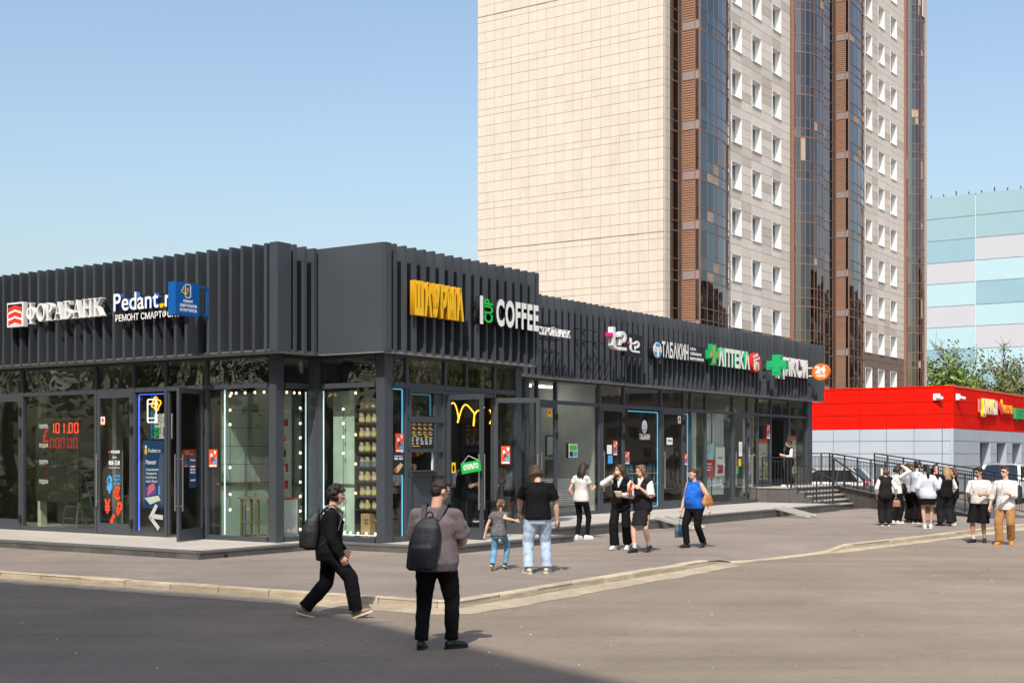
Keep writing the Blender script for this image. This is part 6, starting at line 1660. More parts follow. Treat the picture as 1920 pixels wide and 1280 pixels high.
def backpack(fig, label, m, w=.15, h=.28, d=.085, off=.085, top=.27, one=False, tilt=0.0, side=0.0):
    H, P, u, r, f = (fig[k] for k in 'HPurf'); b = Blob()
    c = lambda hh, back: P+u*hh*H-f*back*H+r*(side+tilt*(hh-top))*H
    b.loft([(c(top-h, off+d*.45), r*w*.40*H, f*d*.35*H), (c(top-h+.02, off+d*.5), r*w*.52*H, f*d*.55*H), (c(top-h*.5, off+d*.5), r*w*.54*H, f*d*.60*H), (c(top-.05, off+d*.42), r*w*.46*H, f*d*.46*H), (c(top, off+d*.2), r*w*.26*H, f*d*.2*H)], 18, 3)
    b.loft([(c(top-h+.015, off+d*1.0), r*w*.38*H, f*d*.2*H), (c(top-h*.55, off+d*1.05), r*w*.40*H, f*d*.2*H), (c(top-h*.5, off+d*.9), r*w*.36*H, f*d*.15*H)], 14, 3)
    o = held(b, 'backpack', m, fig, label, 'backpack', .011, 3, .012)
    q = MB(); q.path([c(top, off+d*.1)+r*math.cos(t)*.022*H+u*math.sin(t)*.035*H for t in np.linspace(0, 3.14, 7)], .006*H, 6); q.build('loop', m, o)
    for s in ((-1, 1) if not one else (1,)):
        pts = [c(top-.01, off*.95)+r*s*w*.25*H, P+u*.305*H-f*.035*H+r*s*.062*H, P+u*.318*H+f*.01*H+r*s*.066*H, P+u*.26*H+f*.078*H+r*s*.075*H, P+u*.14*H+f*.055*H+r*s*.105*H, c(top-h+.04, off*.8)+r*s*w*.5*H]
        q = MB()
        for a_, b_ in zip(pts[:-1], pts[1:]): q.bar(a_, b_, .030*H, .008*H, up=u if abs((b_-a_).normalized().dot(u)) < .8 else f)
        q.build('strap', m, o)
    return o
# ---------------------------------------------------------------- people
RB_ = mat('bag_black', (.014, .015, .018), rough=.6, var=.15, scale=8, bump=.2, bscale=30)
RN_ = mat('bag_navy', (.011, .013, .021), rough=.65, var=.15, scale=8, bump=.2, bscale=30)
walk = person((-2.30, 16.86, 0), 6, 1.75, 'person with curly hair in black cardigan and wide trousers walking right with a black backpack', feet=((-.05, -.185, .014, 0, -16), (.05, .190, .006, 0, 20)), hands=((-.12, .10, .47), (.135, .085, .445)), lean=4, head=(0, 16),
  top=dict(m=CB, sleeve=1.98, sr=.046, cuff=.030, loose=.026, hem=-.085, flare=.006, name='cardigan'), low=('trousers', CBN, (.066, .054, .050)), shoes=('taupe', 'sole_cream'), hair=('curly', 'dark'), vox=.011, collar=CW, elbows=(None, (.5, -1, 0)))
b = Blob(); H = 1.75; n_, u_, f_, r_ = walk['neck'], walk['u'], walk['f'], walk['r']
b.chain([(n_-f_*.045*H-r_*.045*H-u_*.014*H, .016*H), (n_-f_*.052*H-u_*.010*H, .018*H), (n_-f_*.045*H+r_*.045*H-u_*.014*H, .016*H), (n_+f_*.035*H+r_*.042*H-u_*.022*H, .014*H), (n_+f_*.065*H+r_*.012*H-u_*.05*H, .010*H)])
b.finish('wide_collar', CW, walk['root'], .009, 2)
q = MB(); q.bar((.117, .03, .86), (.115, .20, .40), .012, .004); 
backpack(walk, 'black rounded backpack on the curly haired walker', RB_, w=.17, h=.27, d=.11, off=.085, top=.255)
grey = person((-.80, 14.10, 0), 78, 1.82, 'heavy person in mauve grey tee and black trousers standing with back turned', feet=((-.085, -.02, 0, 6, 0), (.080, .045, 0, 42, 0)), hands=((-.035, .150, .575), (.045, .155, .565)), f=1.28, belly=.012, head=(-42, 16),
  top=dict(m=CGM, sleeve=.82, sr=.044, loose=.018, hem=-.075, flare=.004, fold=.012), low=('trousers', CB, (.058, .047, .040)), shoes=('black', 'black'), hair=('short', 'dark'), vox=.011, glasses='thin', skin='light', elbows=((-1, -.5, -.3), (1, -.5, -.3)))
backpack(grey, 'navy black backpack hanging low on the person in the mauve tee', RN_, w=.165, h=.30, d=.085, off=.085, top=.235, tilt=.16, side=-.012)
HW = (.10, 22.15, .99)
kid = person((-.22, 22.35, .124), 72, 1.22, 'small child in dotted top and blue jeans led by the hand', feet=((-.05, -.13, .035, 0, -35), (.05, .13, .03, 0, -20)), hands=(('w', (-.47, 22.42, .66)), ('w', (HW[0]-.05, HW[1], HW[2]-.03))), lean=8, head=(-10, 8), fem=True,
  top=dict(m=CDOT, sleeve=.45, sr=.040, loose=.012, hem=-.06, flare=.012), low=('trousers', CJB, (.056, .044, .036)), shoes=('black', 'sole_cream'), hair=('pony', 'lightbrown', .12), vox=.010, skin='fair', elbows=((-1, -1, 0), (.4, -1, -.4)))
dad = person((.42, 21.72, .124), 97, 1.80, 'person in black tee and pale blue jeans holding the child by the hand', feet=((-.085, -.01, 0, 18, 0), (.085, .03, 0, 26, 0)), hands=(('w', HW), (.185, .06, .475)), f=1.16, head=(30, 24),
  top=dict(m=CB, sleeve=.75, sr=.043, loose=.018, hem=-.045, flare=.003), low=('trousers', CJN, (.062, .052, .046)), shoes=('sand', 'sole_cream'), hair=('bob', 'brown', .055), vox=.011, skin='fair', elbows=((-1, -.3, 0), (1, -.4, -.2)))
def phone(fig, i, label, up=.03):
    e = empty('mobile_phone', (0, 0, 0), 0, label, 'phone'); w = fig['M'] @ (fig['wri'][i]+(fig['wri'][i]-fig['elb'][i]).normalized()*.055*fig['H'])
    e.location = w; e.rotation_euler = (R(60), .2, fig['M'].to_euler().z)
    slab('case', BLACK, -.037, .037, -.075, .075, -.005, .005, e); slab('screen', LENS, -.033, .033, -.07, .07, .0055, .0065, e); return e
phone(dad, 1, 'black phone hanging in the hand of the person in the black tee')
q = MB(); w_ = dad['wri'][0]; d_ = (w_-dad['elb'][0]).normalized(); q.tube(w_-d_*.055, w_-d_*.03, .031, 14, cap=False); q.build('wristband', BLACK, dad['root'])
look = person((1.58, 30.55, .124), 48, 1.78, 'dark haired person in white tee and black trousers reading a phone', feet=((-.045, -.02, 0, 5, 0), (.05, .055, 0, 10, 0)), hands=((-.135, .03, .50), (.06, .20, .66)), fem=True, head=(-22, 26), f=.95,
  top=dict(m=CW, sleeve=.45, sr=.036, loose=.014, hem=-.05, flare=.006), low=('trousers', CB, (.050, .038, .028)), shoes=('white', 'white'), hair=('long', 'dark', .16), skin='fair')
phone(look, 1, 'black phone held up by the person in the white tee')
eat = person((2.22, 27.25, .124), 248, 1.77, 'person in black vest and wide trousers biting a bun', feet=((-.05, -.10, .02, 4, -18), (.045, .10, 0, 6, 6)), hands=((-.055, .16, .63), (.055, .125, .845)), fem=True, head=(-38, 4), f=.92, knees=(None, None),
  top=dict(m=CW, sleeve=1.92, sr=.040, cuff=.026, loose=.012, hem=-.02), vest=dict(m=CB, sleeve=0, loose=.014, hem=-.075, fold=.008), low=('trousers', CB, (.058, .054, .054)), shoes=('white', 'white'), hair=('long', 'brown', .13), collar=CW, elbows=((-.7, -.8, -.5), (1, -.2, -.9)), curl=1.2)
b = Blob(); c_ = eat['HC']; e_ = eat['wri'][1]; d_ = (e_-eat['elb'][1]).normalized(); b.ell(e_+d_*.10, (.040, .045, .038)); held(b, 'bun', mat('bun_crust', (.66, .48, .22), rough=.7), eat, 'half eaten bun at the mouth of the vest wearer', 'food', .008, 2)
b = Blob(); e_ = eat['wri'][0]; d_ = (e_-eat['elb'][0]).normalized(); b.loft([(e_+d_*.05+V((0, 0, -.04)), V((.05, 0, 0)), V((0, .03, 0))), (e_+d_*.09+V((0, .02, .07)), V((.085, 0, 0)), V((0, .04, 0)))], 12, 3); held(b, 'paper_wrap', mat('wrap_paper', (.68, .60, .48), rough=.8), eat, 'paper wrapped snack in the lower hand of the bun eater', 'food', .009, 2)
skirt = person((2.58, 26.45, .124), 236, 1.77, 'long haired person in black vest and knee length skirt with a red can', feet=((-.045, -.06, .03, 4, -24), (.045, .10, 0, 10, 0)), hands=((-.06, .155, .715), (.055, .165, .70)), fem=True, head=(-22, 12), f=.93, skin='fair',
  top=dict(m=CW, sleeve=.95, sr=.050, loose=.012, hem=-.02), vest=dict(m=CCH, sleeve=0, loose=.014, hem=-.07, fold=.008), low=('skirt', CCH, (.215, .004)), shoes=('black', 'black'), hair=('long', 'lightbrown', .17), collar=CW, socks=CW, curl=1.1)
b = MB(); e_ = skirt['wri'][1]; d_ = (e_-skirt['elb'][1]).normalized(); p_ = e_+d_*.07
o = b.tube(p_+V((-.03, .03, .10)), p_+V((.05, .03, -.10)), .030, 12).build('drink_can', mat('can_red', (.60, .02, .02), rough=.3, var=.2), None, M=skirt['M'], label='red and green drink can in the hands of the skirt wearer', cat='can'); q = MB(); q.tube(p_+V((0, .03, .04)), p_+V((.022, .03, -.02)), .031, 12, cap=False).build('band', mat('can_green', (.25, .33, .10), rough=.4), o)
blue = person((3.78, 27.70, .124), 222, 1.68, 'person in royal blue sleeveless top and black trousers walking left', feet=((-.05, -.11, .025, 8, -22), (.05, .085, 0, 8, 4)), hands=((-.185, -.06, .475), (.165, .05, .475)), fem=True, f=1.34, belly=.022, head=(-16, 14), skin='fair',
  top=dict(m=CBL, sleeve=0, loose=.012, hem=-.04), low=('trousers', CB, (.056, .046, .042)), shoes=('black', 'black'), hair=('short', 'brown'), collar=CBL)
b = Blob(); H = 1.68; P_, u_, r_, f_ = blue['P'], blue['u'], blue['r'], blue['f']; c_ = P_-r_*.165*H-f_*.05*H
b.loft([(c_-u_*.005*H, r_*.030*H, f_*.085*H), (c_+u_*.03*H, r_*.038*H, f_*.10*H), (c_+u_*.11*H, r_*.026*H, f_*.07*H), (c_+u_*.14*H, r_*.012*H, f_*.045*H)], 16, 2.6)
TAN = mat('tan_leather', (.34, .155, .055), rough=.5, var=.12, scale=8); bag = held(b, 'shoulder_bag', TAN, blue, 'tan leather shoulder bag of the person in royal blue', 'bag', .011, 3, .008)
q = MB(); q.path([c_+u_*.13*H+f_*.03*H, blue['sho'][0]+u_*.045*H+f_*.02*H+r_*.02*H, blue['sho'][0]+u_*.04*H-f_*.02*H+r_*.02*H, c_+u_*.13*H-f_*.03*H], .010, 6).build('strap', TAN, bag)
b = Blob(); w_ = blue['wri'][1]; c_ = w_+V((.02, .06, -.47)); b.loft([(c_-V((0, 0, .12)), r_*.02*H, f_*.07*H), (c_+V((0, 0, .02)), r_*.03*H, f_*.065*H), (c_+V((0, 0, .16)), r_*.012*H, f_*.03*H)], 12, 3)
bag = held(b, 'carrier_bag', mat('bag_teal', (.025, .08, .13), rough=.5), blue, 'dark teal carrier bag low in the hand of the person in royal blue', 'bag', .011, 2, .01); q = MB(); q.path([c_+V((0, 0, .15)), w_+V((0, 0, -.05))], .006, 5).build('handle', MATS['bag_teal'], bag)
tw_ = lambda x, y, z: tuple(w2(x, y, z))
sell = person(tw_(1.30, .33, ZB), 55.9-90-35, 1.66, 'person in black leaning behind the serving hatch', hands=((-.09, .06, .76), (.09, .06, .76)), lean=8, head=(-10, 4), top=dict(m=CB, sleeve=.7, sr=.040, loose=.012, hem=-.04), low=('trousers', CB, (.052, .04, .03)), hair=('short', 'black'), feet=((-.055, 0, 0, 0, 0), (.055, 0, 0, 0, 0)))
sit = person(tw_(3.38, .55, ZB), 18, 1.78, 'person in black cap and tee sitting on a bar stool behind the door glass', pel=.90, feet=((-.08, .20, .14, 5, 0), (.09, .16, .16, 5, 0)), hands=((-.06, .20, .62), (.06, .20, .64)), lean=3, f=1.2, belly=.012, head=(0, 8), top=dict(m=CB, sleeve=.75, sr=.042, loose=.014, hem=-.05), low=('trousers', CBN, (.058, .048, .04)), shoes=('black', 'sole_cream'), hair=('short', 'black'), cap=(CB, False))
step = person(tw_(24.65, 1.50, LZ), 190, 1.70, 'person with white sleeves and black vest at the shop door above the stair', hands=((-.06, .15, .66), (.06, .16, .67)), fem=True, head=(0, 14), top=dict(m=CW, sleeve=1.6, sr=.038, cuff=.026, loose=.012, hem=-.02), vest=dict(m=CB, sleeve=0, loose=.012, hem=-.07), low=('trousers', CB, (.060, .056, .056)), shoes=('white', 'white'), hair=('pony', 'dark', .05), skin='fair', feet=((-.05, -.05, .01, 0, -8), (.05, .06, 0, 0, 0)))
GV = .016
g1 = person((10.15, 36.35, .124), 82, 1.60, 'auburn haired person in black vest with back turned beside the ramp fence', hands=((-.14, .03, .50), (.175, .03, .50)), fem=True, head=(0, 6), top=dict(m=CW, sleeve=1.8, sr=.038, cuff=.026, loose=.012, hem=-.02), vest=dict(m=CCH, sleeve=0, loose=.018, hem=-.08), low=('trousers', CCH, (.066, .062, .058)), shoes=('black', 'white'), hair=('bob', 'auburn', .05), collar=CW, vox=GV, group='young people talking by the ramp')
b = Blob(); w_ = g1['wri'][1]; c_ = w_+V((.02, 0, -.20)); b.loft([(c_-V((0, 0, .09)), V((.11, 0, 0)), V((0, .05, 0))), (c_+V((0, 0, .05)), V((.10, 0, 0)), V((0, .05, 0))), (c_+V((0, 0, .09)), V((.08, 0, 0)), V((0, .03, 0)))], 12, 3)
bag = held(b, 'handbag', mat('bag_rose_brown', (.28, .13, .10), rough=.5), g1, 'rose brown handbag of the auburn haired person', 'bag', .012, 2); q = MB(); q.path([c_+V((-.06, 0, .08)), w_+V((-.02, 0, -.05)), w_+V((.03, 0, -.05)), c_+V((.06, 0, .08))], .007, 5).build('handle', MATS['bag_rose_brown'], bag)
b = Blob(); H = 1.6; n_ = g1['neck']; b.chain([(n_+V((-.10, -.04, .05)), .035), (n_+V((-.10, -.02, .20)), .030)]); b.finish('hood_trim', CW, g1['root'], .012, 2, .02, HAIRT)
person((10.78, 37.5, .124), 24, 1.66, 'dark haired person in white sleeves shading the forehead with one hand', hands=((-.13, .03, .49), (.075, .085, .955)), fem=True, head=(-5, 12), top=dict(m=CW, sleeve=1.92, sr=.038, cuff=.026, loose=.014, hem=-.03), low=('trousers', CB, (.058, .05, .048)), shoes=('white', 'white'), hair=('bob', 'dark', .06), vox=GV, elbows=(None, (1, .3, -.3)), skin='fair', group='young people talking by the ramp')
g2 = person((11.28, 38.0, .124), 15, 1.70, 'person in grey jacket with a black bag behind the group', hands=((-.13, .02, .50), (.07, .15, .58)), fem=True, head=(0, 6), top=dict(m=CGR, sleeve=1.92, sr=.044, cuff=.030, loose=.024, hem=-.04), low=('trousers', CB, (.060, .056, .056)), hair=('bun', 'brown'), vox=GV, group='young people talking by the ramp')
b = Blob(); c_ = V((.10, -.30, .95)); b.loft([(c_-V((0, 0, .18)), V((.10, 0, 0)), V((0, .12, 0))), (c_, V((.12, 0, 0)), V((0, .16, 0))), (c_+V((0, 0, .16)), V((.08, 0, 0)), V((0, .10, 0)))], 14, 2.6); held(b, 'black_bag', RB_, g2, 'bulky black bag hanging behind the grey jacket', 'bag', .014, 3, .015)
g3 = person((11.36, 37.55, .124), 20, 1.76, 'person in pale striped shirt with hair tied up looking right', hands=((-.06, .16, .64), (.07, .14, .62)), fem=True, head=(0, 8), top=dict(m=CWB, sleeve=1.92, sr=.042, cuff=.028, loose=.018, hem=-.03), low=('trousers', CB, (.064, .060, .060)), shoes=('black', 'white'), hair=('bun', 'dark'), vox=GV, skin='fair', group='young people talking by the ramp')
b = Blob(); c_ = V((.16, -.02, 1.10)); b.loft([(c_-V((0, 0, .14)), V((.05, 0, 0)), V((0, .12, 0))), (c_+V((0, 0, .10)), V((.04, 0, 0)), V((0, .10, 0)))], 12, 3); held(b, 'black_handbag', RB_, g3, 'small black handbag under the arm of the striped shirt', 'bag', .012, 3)
g4 = person((10.88, 35.0, .124), 80, 1.70, 'person with long black ponytail in loose white shirt and short skirt', hands=((-.13, .05, .50), (.10, .12, .60)), fem=True, tilt=-3, head=(20, 2), feet=((-.05, -.03, 0, 10, 0), (.05, .04, 0, 20, 0)), top=dict(m=CWB, sleeve=1.92, sr=.046, cuff=.030, loose=.028, hem=-.075, flare=.012), low=('skirt', CB, (.16, .022)), shoes=('white', 'white'), hair=('pony', 'black', .22), vox=GV, skin='tan', group='young people talking by the ramp')
q = MB(); q.path([g4['M'] @ V((.08, .02, 1.42)), g4['M'] @ V((.14, -.15, 1.1)), g4['M'] @ V((.17, -.02, .85))], .008, 5); o = q.build('bag_strap', BLACK, None, label='thin black bag strap across the loose white shirt', cat='strap')
g5 = person((12.02, 38.0, .124), 262, 1.68, 'person drinking from a pink cup and facing the camera between the others', hands=((-.13, .03, .50), (.03, .13, .83)), fem=True, head=(12, 4), top=dict(m=CCH, sleeve=1.9, sr=.04, cuff=.028, loose=.014, hem=-.04), low=('skirt', CB, (.17, .012)), shoes=('black', 'black'), hair=('long', 'dark', .10), vox=GV, elbows=(None, (1, -.2, -.9)), group='young people talking by the ramp')
b = MB(); w_ = g5['wri'][1]+(g5['wri'][1]-g5['elb'][1]).normalized()*.07; o = b.tube(w_+V((0, .02, -.06)), w_+V((0, .02, .07)), .035, 12, .042).build('pink_cup', mat('cup_pink', (.65, .25, .32), rough=.4), None, M=g5['M'], label='pink cup at the lips of the person facing the camera', cat='cup')
g6 = person((11.72, 36.15, .124), 104, 1.64, 'person with long blonde hair over a black vest seen from behind', hands=((-.10, .13, .60), (.12, .13, .62)), fem=True, head=(-14, 6), tilt=3, f=1.05, feet=((-.06, .03, 0, 14, 0), (.06, -.04, 0, 24, 0)), top=dict(m=CW, sleeve=1.3, sr=.040, cuff=.034, loose=.012, hem=-.02), vest=dict(m=CB, sleeve=0, loose=.016, hem=-.07), low=('trousers', CCH, (.068, .064, .060)), hair=('long', 'blonde', .17), vox=GV, skin='fair', group='young people talking by the ramp')
g7 = person((12.12, 36.7, .124), 160, 1.60, 'red haired person in black tee at the right end of the group', hands=((-.12, .05, .50), (.04, .13, .84)), fem=True, head=(35, 4), f=1.08, top=dict(m=CB, sleeve=.85, sr=.046, loose=.022, hem=-.06), low=('trousers', CCH, (.068, .064, .060)), shoes=('white', 'white'), hair=('long', 'auburn', .10), vox=GV, skin='fair', elbows=(None, (1, -.2, -.9)), group='young people talking by the ramp')
CUPM = glass('cup_clear', (.80, .82, .84), 1.3); 
def drink(fig, i, label, col):
    e = empty('drink_cup', (0, 0, 0), 0, label, 'cup'); w = fig['M'] @ (fig['wri'][i]+(fig['wri'][i]-fig['elb'][i]).normalized()*.065*fig['H']+V((0, .015, 0))); e.location = w
    q = MB(); q.tube((0, 0, -.07), (0, 0, .07), .030, 12, .042, cap=False); q.build('cup', mat('cup_plastic', (.55, .55, .55), rough=.2), e); q = MB(); q.tube((0, 0, -.068), (0, 0, .02), .0285, 12, .036); q.build('drink', col, e); q = MB(); q.tube((0, 0, 0), (.02, 0, .20), .005, 6); q.build('straw', BLACK, e)
sh_ = person((10.92, 31.25, 0), 232, 1.78, 'bearded person in white tee and long black shorts with sunglasses', feet=((-.055, -.03, .012, 18, -10), (.055, .065, 0, 22, 0)), hands=((-.10, .155, .635), (.055, .175, .66)), head=(-30, 2), skin='tan', f=1.02,
  top=dict(m=CW, sleeve=.85, sr=.048, loose=.022, hem=-.02), low=('shorts', CB, (.070, .070, .076), 1.08), shoes=('black', 'black'), hair=('short', 'black'), cap=(HR['black'], False), beard=True, glasses='sun', socks=CW, vox=.012, curl=1.2)
drink(sh_, 1, 'clear cup of dark drink held by the person in black shorts', mat('berry_drink', (.10, .02, .10), rough=.3))
br = person((11.22, 30.40, 0), 236, 1.80, 'person in open white shirt and camel trousers with sunglasses', feet=((-.055, -.06, .025, 14, -18), (.055, .08, 0, 16, 0)), hands=((-.05, .19, .66), (.19, .02, .475)), head=(-32, -4), skin='fair',
  top=dict(m=CW, sleeve=1.35, sr=.046, cuff=.036, loose=.020, hem=-.085, flare=.010), low=('trousers', CBR, (.062, .054, .050)), shoes=('orange', 'orange'), hair=('short', 'brown'), glasses='sun', vox=.012, curl=1.2)
drink(br, 0, 'clear cup of brown drink held by the person in camel trousers', mat('cola_drink', (.12, .035, .015), rough=.3))

# ---------------------------------------------------------------- fence of the stair and ramp, wheel ramps on the kerb edge
BAR = mat('fence_paint', (.020, .024, .026), rough=.45)
def fence(label, pts, hgt, step=.115, post_every=9, double=True, group='railings of the stair and ramp', foot=.0):
    """pts: list of points (x, y, z of the foot); upright bars between a top rail, an upper rail and a bottom rail."""
    e = empty('railing', O2, TH, label, 'railing', group); cnt = 0
    for (a, b_) in zip(pts[:-1], pts[1:]):
        a, b_ = V(a), V(b_); L = (b_.xy-a.xy).length; up = V((0, 0, 1)); n = max(1, round(L/step))
        q = MB(); q.bar(a+up*hgt, b_+up*hgt, .05, .04); q.build('top_rail', BAR, e)
        if double: q = MB(); q.bar(a+up*(hgt-.12), b_+up*(hgt-.12), .03, .025); q.build('upper_rail', BAR, e)
        q = MB(); q.bar(a+up*(.12), b_+up*(.12), .03, .025); q.build('bottom_rail', BAR, e)
        for i in range(n+1):
            p = a.lerp(b_, i/n); cnt += 1
            if i == 0 or i == n or cnt % post_every == 0: piece('post', BAR, (p.x, p.y, p.z+hgt/2-foot/2), (.045, .045, hgt+foot), e)
            else: piece('bar', BAR, (p.x, p.y, p.z+(.12+hgt-.12)/2), (.018, .018, hgt-.24), e)
    return e
fence('black railing across the left end of the stair landing', [(23.5, 2.05, LZ), (23.5, .98, LZ)], 1.05)
fence('black sloping handrail down the left side of the stair', [(23.5, .97, LZ), (23.5, -.55, .14)], 1.05, double=False, foot=.0)
fence('black sloping handrail down the right side of the stair', [(27.6, .95, LZ), (26.9, -.45, .14)], 1.0, double=False, step=.5)
e = empty('access_ramp', O2, TH, 'grey granite clad wheelchair ramp running down from the landing', 'ramp')
A_, B_ = V((27.75, .85)), V((20.63, -6.54)); d_ = (B_-A_).normalized(); n_ = V((-d_.y, d_.x)); n_ = n_ if n_.x > 0 else -n_
def rampz(t): return LZ-.02-(LZ-.16)*t
q = MB(); W_ = 1.5
vs = []
for t in (0, 1):
    for off, zz in ((0, 0), (W_, 0), (W_, rampz(t)), (0, rampz(t))): p = A_.lerp(B_, t)+n_*off; vs.append((p.x, p.y, zz))
q.add(vs, [(0, 1, 2, 3), (7, 6, 5, 4), (0, 4, 5, 1), (1, 5, 6, 2), (2, 6, 7, 3), (3, 7, 4, 0)]); q.build('base', GRANITE, e)
for i in range(12):
    t0, t1 = i/12+.001, (i+1)/12-.001; q = MB(); vs = []
    for t in (t0, t1):
        p = A_.lerp(B_, t)
        for off, zz in ((-.02, .02), (-.002, .02), (-.002, rampz(t)-.03), (-.02, rampz(t)-.03)): r_ = p+n_*off; vs.append((r_.x, r_.y, zz))
    q.add(vs, [(0, 1, 2, 3), (7, 6, 5, 4), (0, 4, 5, 1), (1, 5, 6, 2), (2, 6, 7, 3), (3, 7, 4, 0)]); q.build('wall_tile', GRANITE, e)
q = MB(); q.bar((A_.x, A_.y, rampz(0)), (B_.x, B_.y, rampz(1)), .16, .03); q.build('coping', EDGE, e)
fence('long black sloping railing along the front of the ramp', [(29.3, 2.55, LZ), (28.2, 1.34, LZ), (B_.x, B_.y, .14)], 1.2)
A2, B2 = A_+n_*W_, B_+n_*W_
fence('long black sloping railing along the back of the ramp', [(A2.x, A2.y, LZ), (B2.x, B2.y, .14)], 1.2, step=.13)
ALU = mat('ramp_aluminium', (.58, .57, .54), rough=.4, metal=.5)
for a0, b0, lb in ((10.2, -.75, 'pair of folded metal wheel ramps lying behind the walkers'), (18.0, -.75, 'pair of metal wheel ramps leaning on the platform edge near the stair')):
    e = empty('wheel_ramp', O2, TH, lb, 'wheel ramp', 'wheel ramps on the platform edge')
    for k in range(2):
        q = MB(); q.bar((a0+k*.55, b0, ZR+.03), (a0-.15+k*.55, b0-1.15, .16), .20, .02)
        for s in (-.09, .09): q.bar((a0+s+k*.55, b0, ZR+.06), (a0-.15+s+k*.55, b0-1.15, .19), .02, .05)
        q.build('channel', ALU, e)
    q = MB(); q.bar((a0-.25, b0-1.16, .15), (a0-.05, b0-1.16, .15), .03, .02); q.build('yellow_edge', mat('yellow_paint', (.65, .45, .03), rough=.6), e)

# ---------------------------------------------------------------- parked cars
CARW = mat('car_white', (.74, .75, .76), rough=.25, coat=.6); CGL = glass('car_glass', (.16, .22, .24), 1.7, base=.08); TYRE = mat('tyre_rubber', (.018, .018, .018), rough=.85); RIM = mat('alloy_rim', (.42, .43, .44), rough=.3, metal=.7); TRIMB = mat('car_trim', (.022, .022, .024), rough=.6); LMP = mat('lamp_glass', (.35, .36, .38), rough=.1, spec=.8); TLR = mat('tail_red', (.45, .01, .015), rough=.2)
def car(loc, face, label, L=4.3, W=1.8, Hh=1.48, suv=False):
    """Axes: x forward from the middle, y left, z up. Body lofted from cross sections, cabin with pillars and separate panes."""
    e = empty('parked_car', loc, R(face), label, 'car', 'white cars parked beyond the ramp')
    hb = Hh*(.60 if suv else .62); hw = W/2; gc = .20 if not suv else .24
    st_ = [(-L/2, .80, .50, hb-.18), (-L/2+.10, .93, .32, hb-.04), (-L/2+.5, 1.0, gc, hb), (-.4, 1.0, gc, hb-.01), (L/2-1.35, 1.0, gc, hb-.02), (L/2-.95, .99, gc, hb-.06), (L/2-.40, .96, gc+.02, hb-.16 if not suv else hb-.10), (L/2-.12, .86, .28, hb-.28 if not suv else hb-.20), (L/2, .72, .42, hb-.42 if not suv else hb-.34)]
    b = MB(); n = 12; vs = []; fs = []
    for x, k, z0, z1 in st_:
        w = hw*k; prof = [(-w*.86, z0), (-w*.97, z0+.12), (-w, (z0+z1)/2), (-w*.96, z1-.06), (-w*.88, z1), (-w*.4, z1+.015), (w*.4, z1+.015), (w*.88, z1), (w*.96, z1-.06), (w, (z0+z1)/2), (w*.97, z0+.12), (w*.86, z0)]
        vs += [(x, y, z) for y, z in prof]
    for j in range(len(st_)-1):
        for i in range(n): fs.append((j*n+i, (j+1)*n+i, (j+1)*n+(i+1) % n, j*n+(i+1) % n))
    fs += [tuple(range(n)), tuple(range((len(st_)-1)*n, len(st_)*n))[::-1]]
    b.add(vs, [f_[::-1] for f_ in fs]); o = b.build('body', CARW, e, smooth=True)
    sub = o.modifiers.new('soft', 'SUBSURF'); sub.levels = 2; sub.render_levels = 2; BAKE.append(o)
    # cabin rings: lower belt and roof edge
    xr, xf = -L/2+.30, L/2-(1.15 if not suv else 1.25); tr, tf = -L/2+(.75 if not suv else .62), L/2-(2.05 if not suv else 1.95)
    zb_, zr_ = hb-.005, Hh-.06; wb, wr = hw*.90, hw*.70
    xs = [(xr, tr), ((xr*.62+xf*.38)-.05, tr*.55+tf*.45-.1), ((xr*.28+xf*.72)-.35, tr*.12+tf*.88-.15), (xf, tf)]
    rb = MB(); rb.loft = None
    pr_ = []
    for k_ in range(6):
        t = k_/5; x = tr+(tf-tr)*t; pr_.append((x, zr_+.055*math.sin(math.pi*(.12+.76*t))))
    vs = []; fs = []
    for x, z in pr_: vs += [(x, -wr, z-.035), (x, -wr*.7, z+.005), (x, 0, z+.02), (x, wr*.7, z+.005), (x, wr, z-.035)]
    for j in range(5):
        for i in range(4): fs.append((j*5+i, (j+1)*5+i, (j+1)*5+i+1, j*5+i+1))
    rm = MB(); rm.add(vs, [f_[::-1] for f_ in fs]); rm.build('roof', CARW, e, smooth=True)
    for s in (-1, 1):
        q = MB(); lo = [V((x0, s*wb, zb_)) for x0, _ in xs]; hi = [V((x1, s*wr, zr_-.01)) for _, x1 in xs]
        for k_ in (0, 3): q.bar(lo[k_], hi[k_], .10, .09)
        for k_ in (0, 1, 2): q.bar(hi[k_], hi[k_+1], .06, .06)
        q.build('side_frame', CARW, e)
    for s in (-1, 1):
        lo = [V((x0, s*wb*.995, zb_-.01)) for x0, _ in xs]; hi = [V((x1, s*wr*.995, zr_-.02)) for _, x1 in xs]
        for k_ in range(3):
            g_ = MB(); g_.add([lo[k_], lo[k_+1], hi[k_+1], hi[k_]], [(0, 1, 2, 3)]); g_.build('side_window', CGL, e)
        q = MB()
        for k_ in (1, 2): q.bar(lo[k_], hi[k_], .09, .03)
        q.build('window_pillar', TRIMB, e)
        q = MB(); q.ell((xf-.35, s*(wb+.13), zb_+.07), (.07, .11, .075), 10, 7); q.build('mirror', CARW, e, smooth=True)
        if suv: q = MB(); q.path([(tr+.1, s*wr*.9, zr_+.03), (tr+.2, s*wr*.9, zr_+.09), (tf-.2, s*wr*.9, zr_+.09), (tf-.05, s*wr*.9, zr_+.02)], .02, 6); q.build('roof_rail', RIM, e)
    g_ = MB(); g_.add([(xf, -wb, zb_), (xf, wb, zb_), (tf, wr, zr_), (tf, -wr, zr_)], [(0, 1, 2, 3)]); g_.build('windscreen', CGL, e)
    g_ = MB(); g_.add([(xr, -wb, zb_), (xr, wb, zb_), (tr, wr, zr_), (tr, -wr, zr_)], [(0, 1, 2, 3)]); g_.build('rear_window', CGL, e)
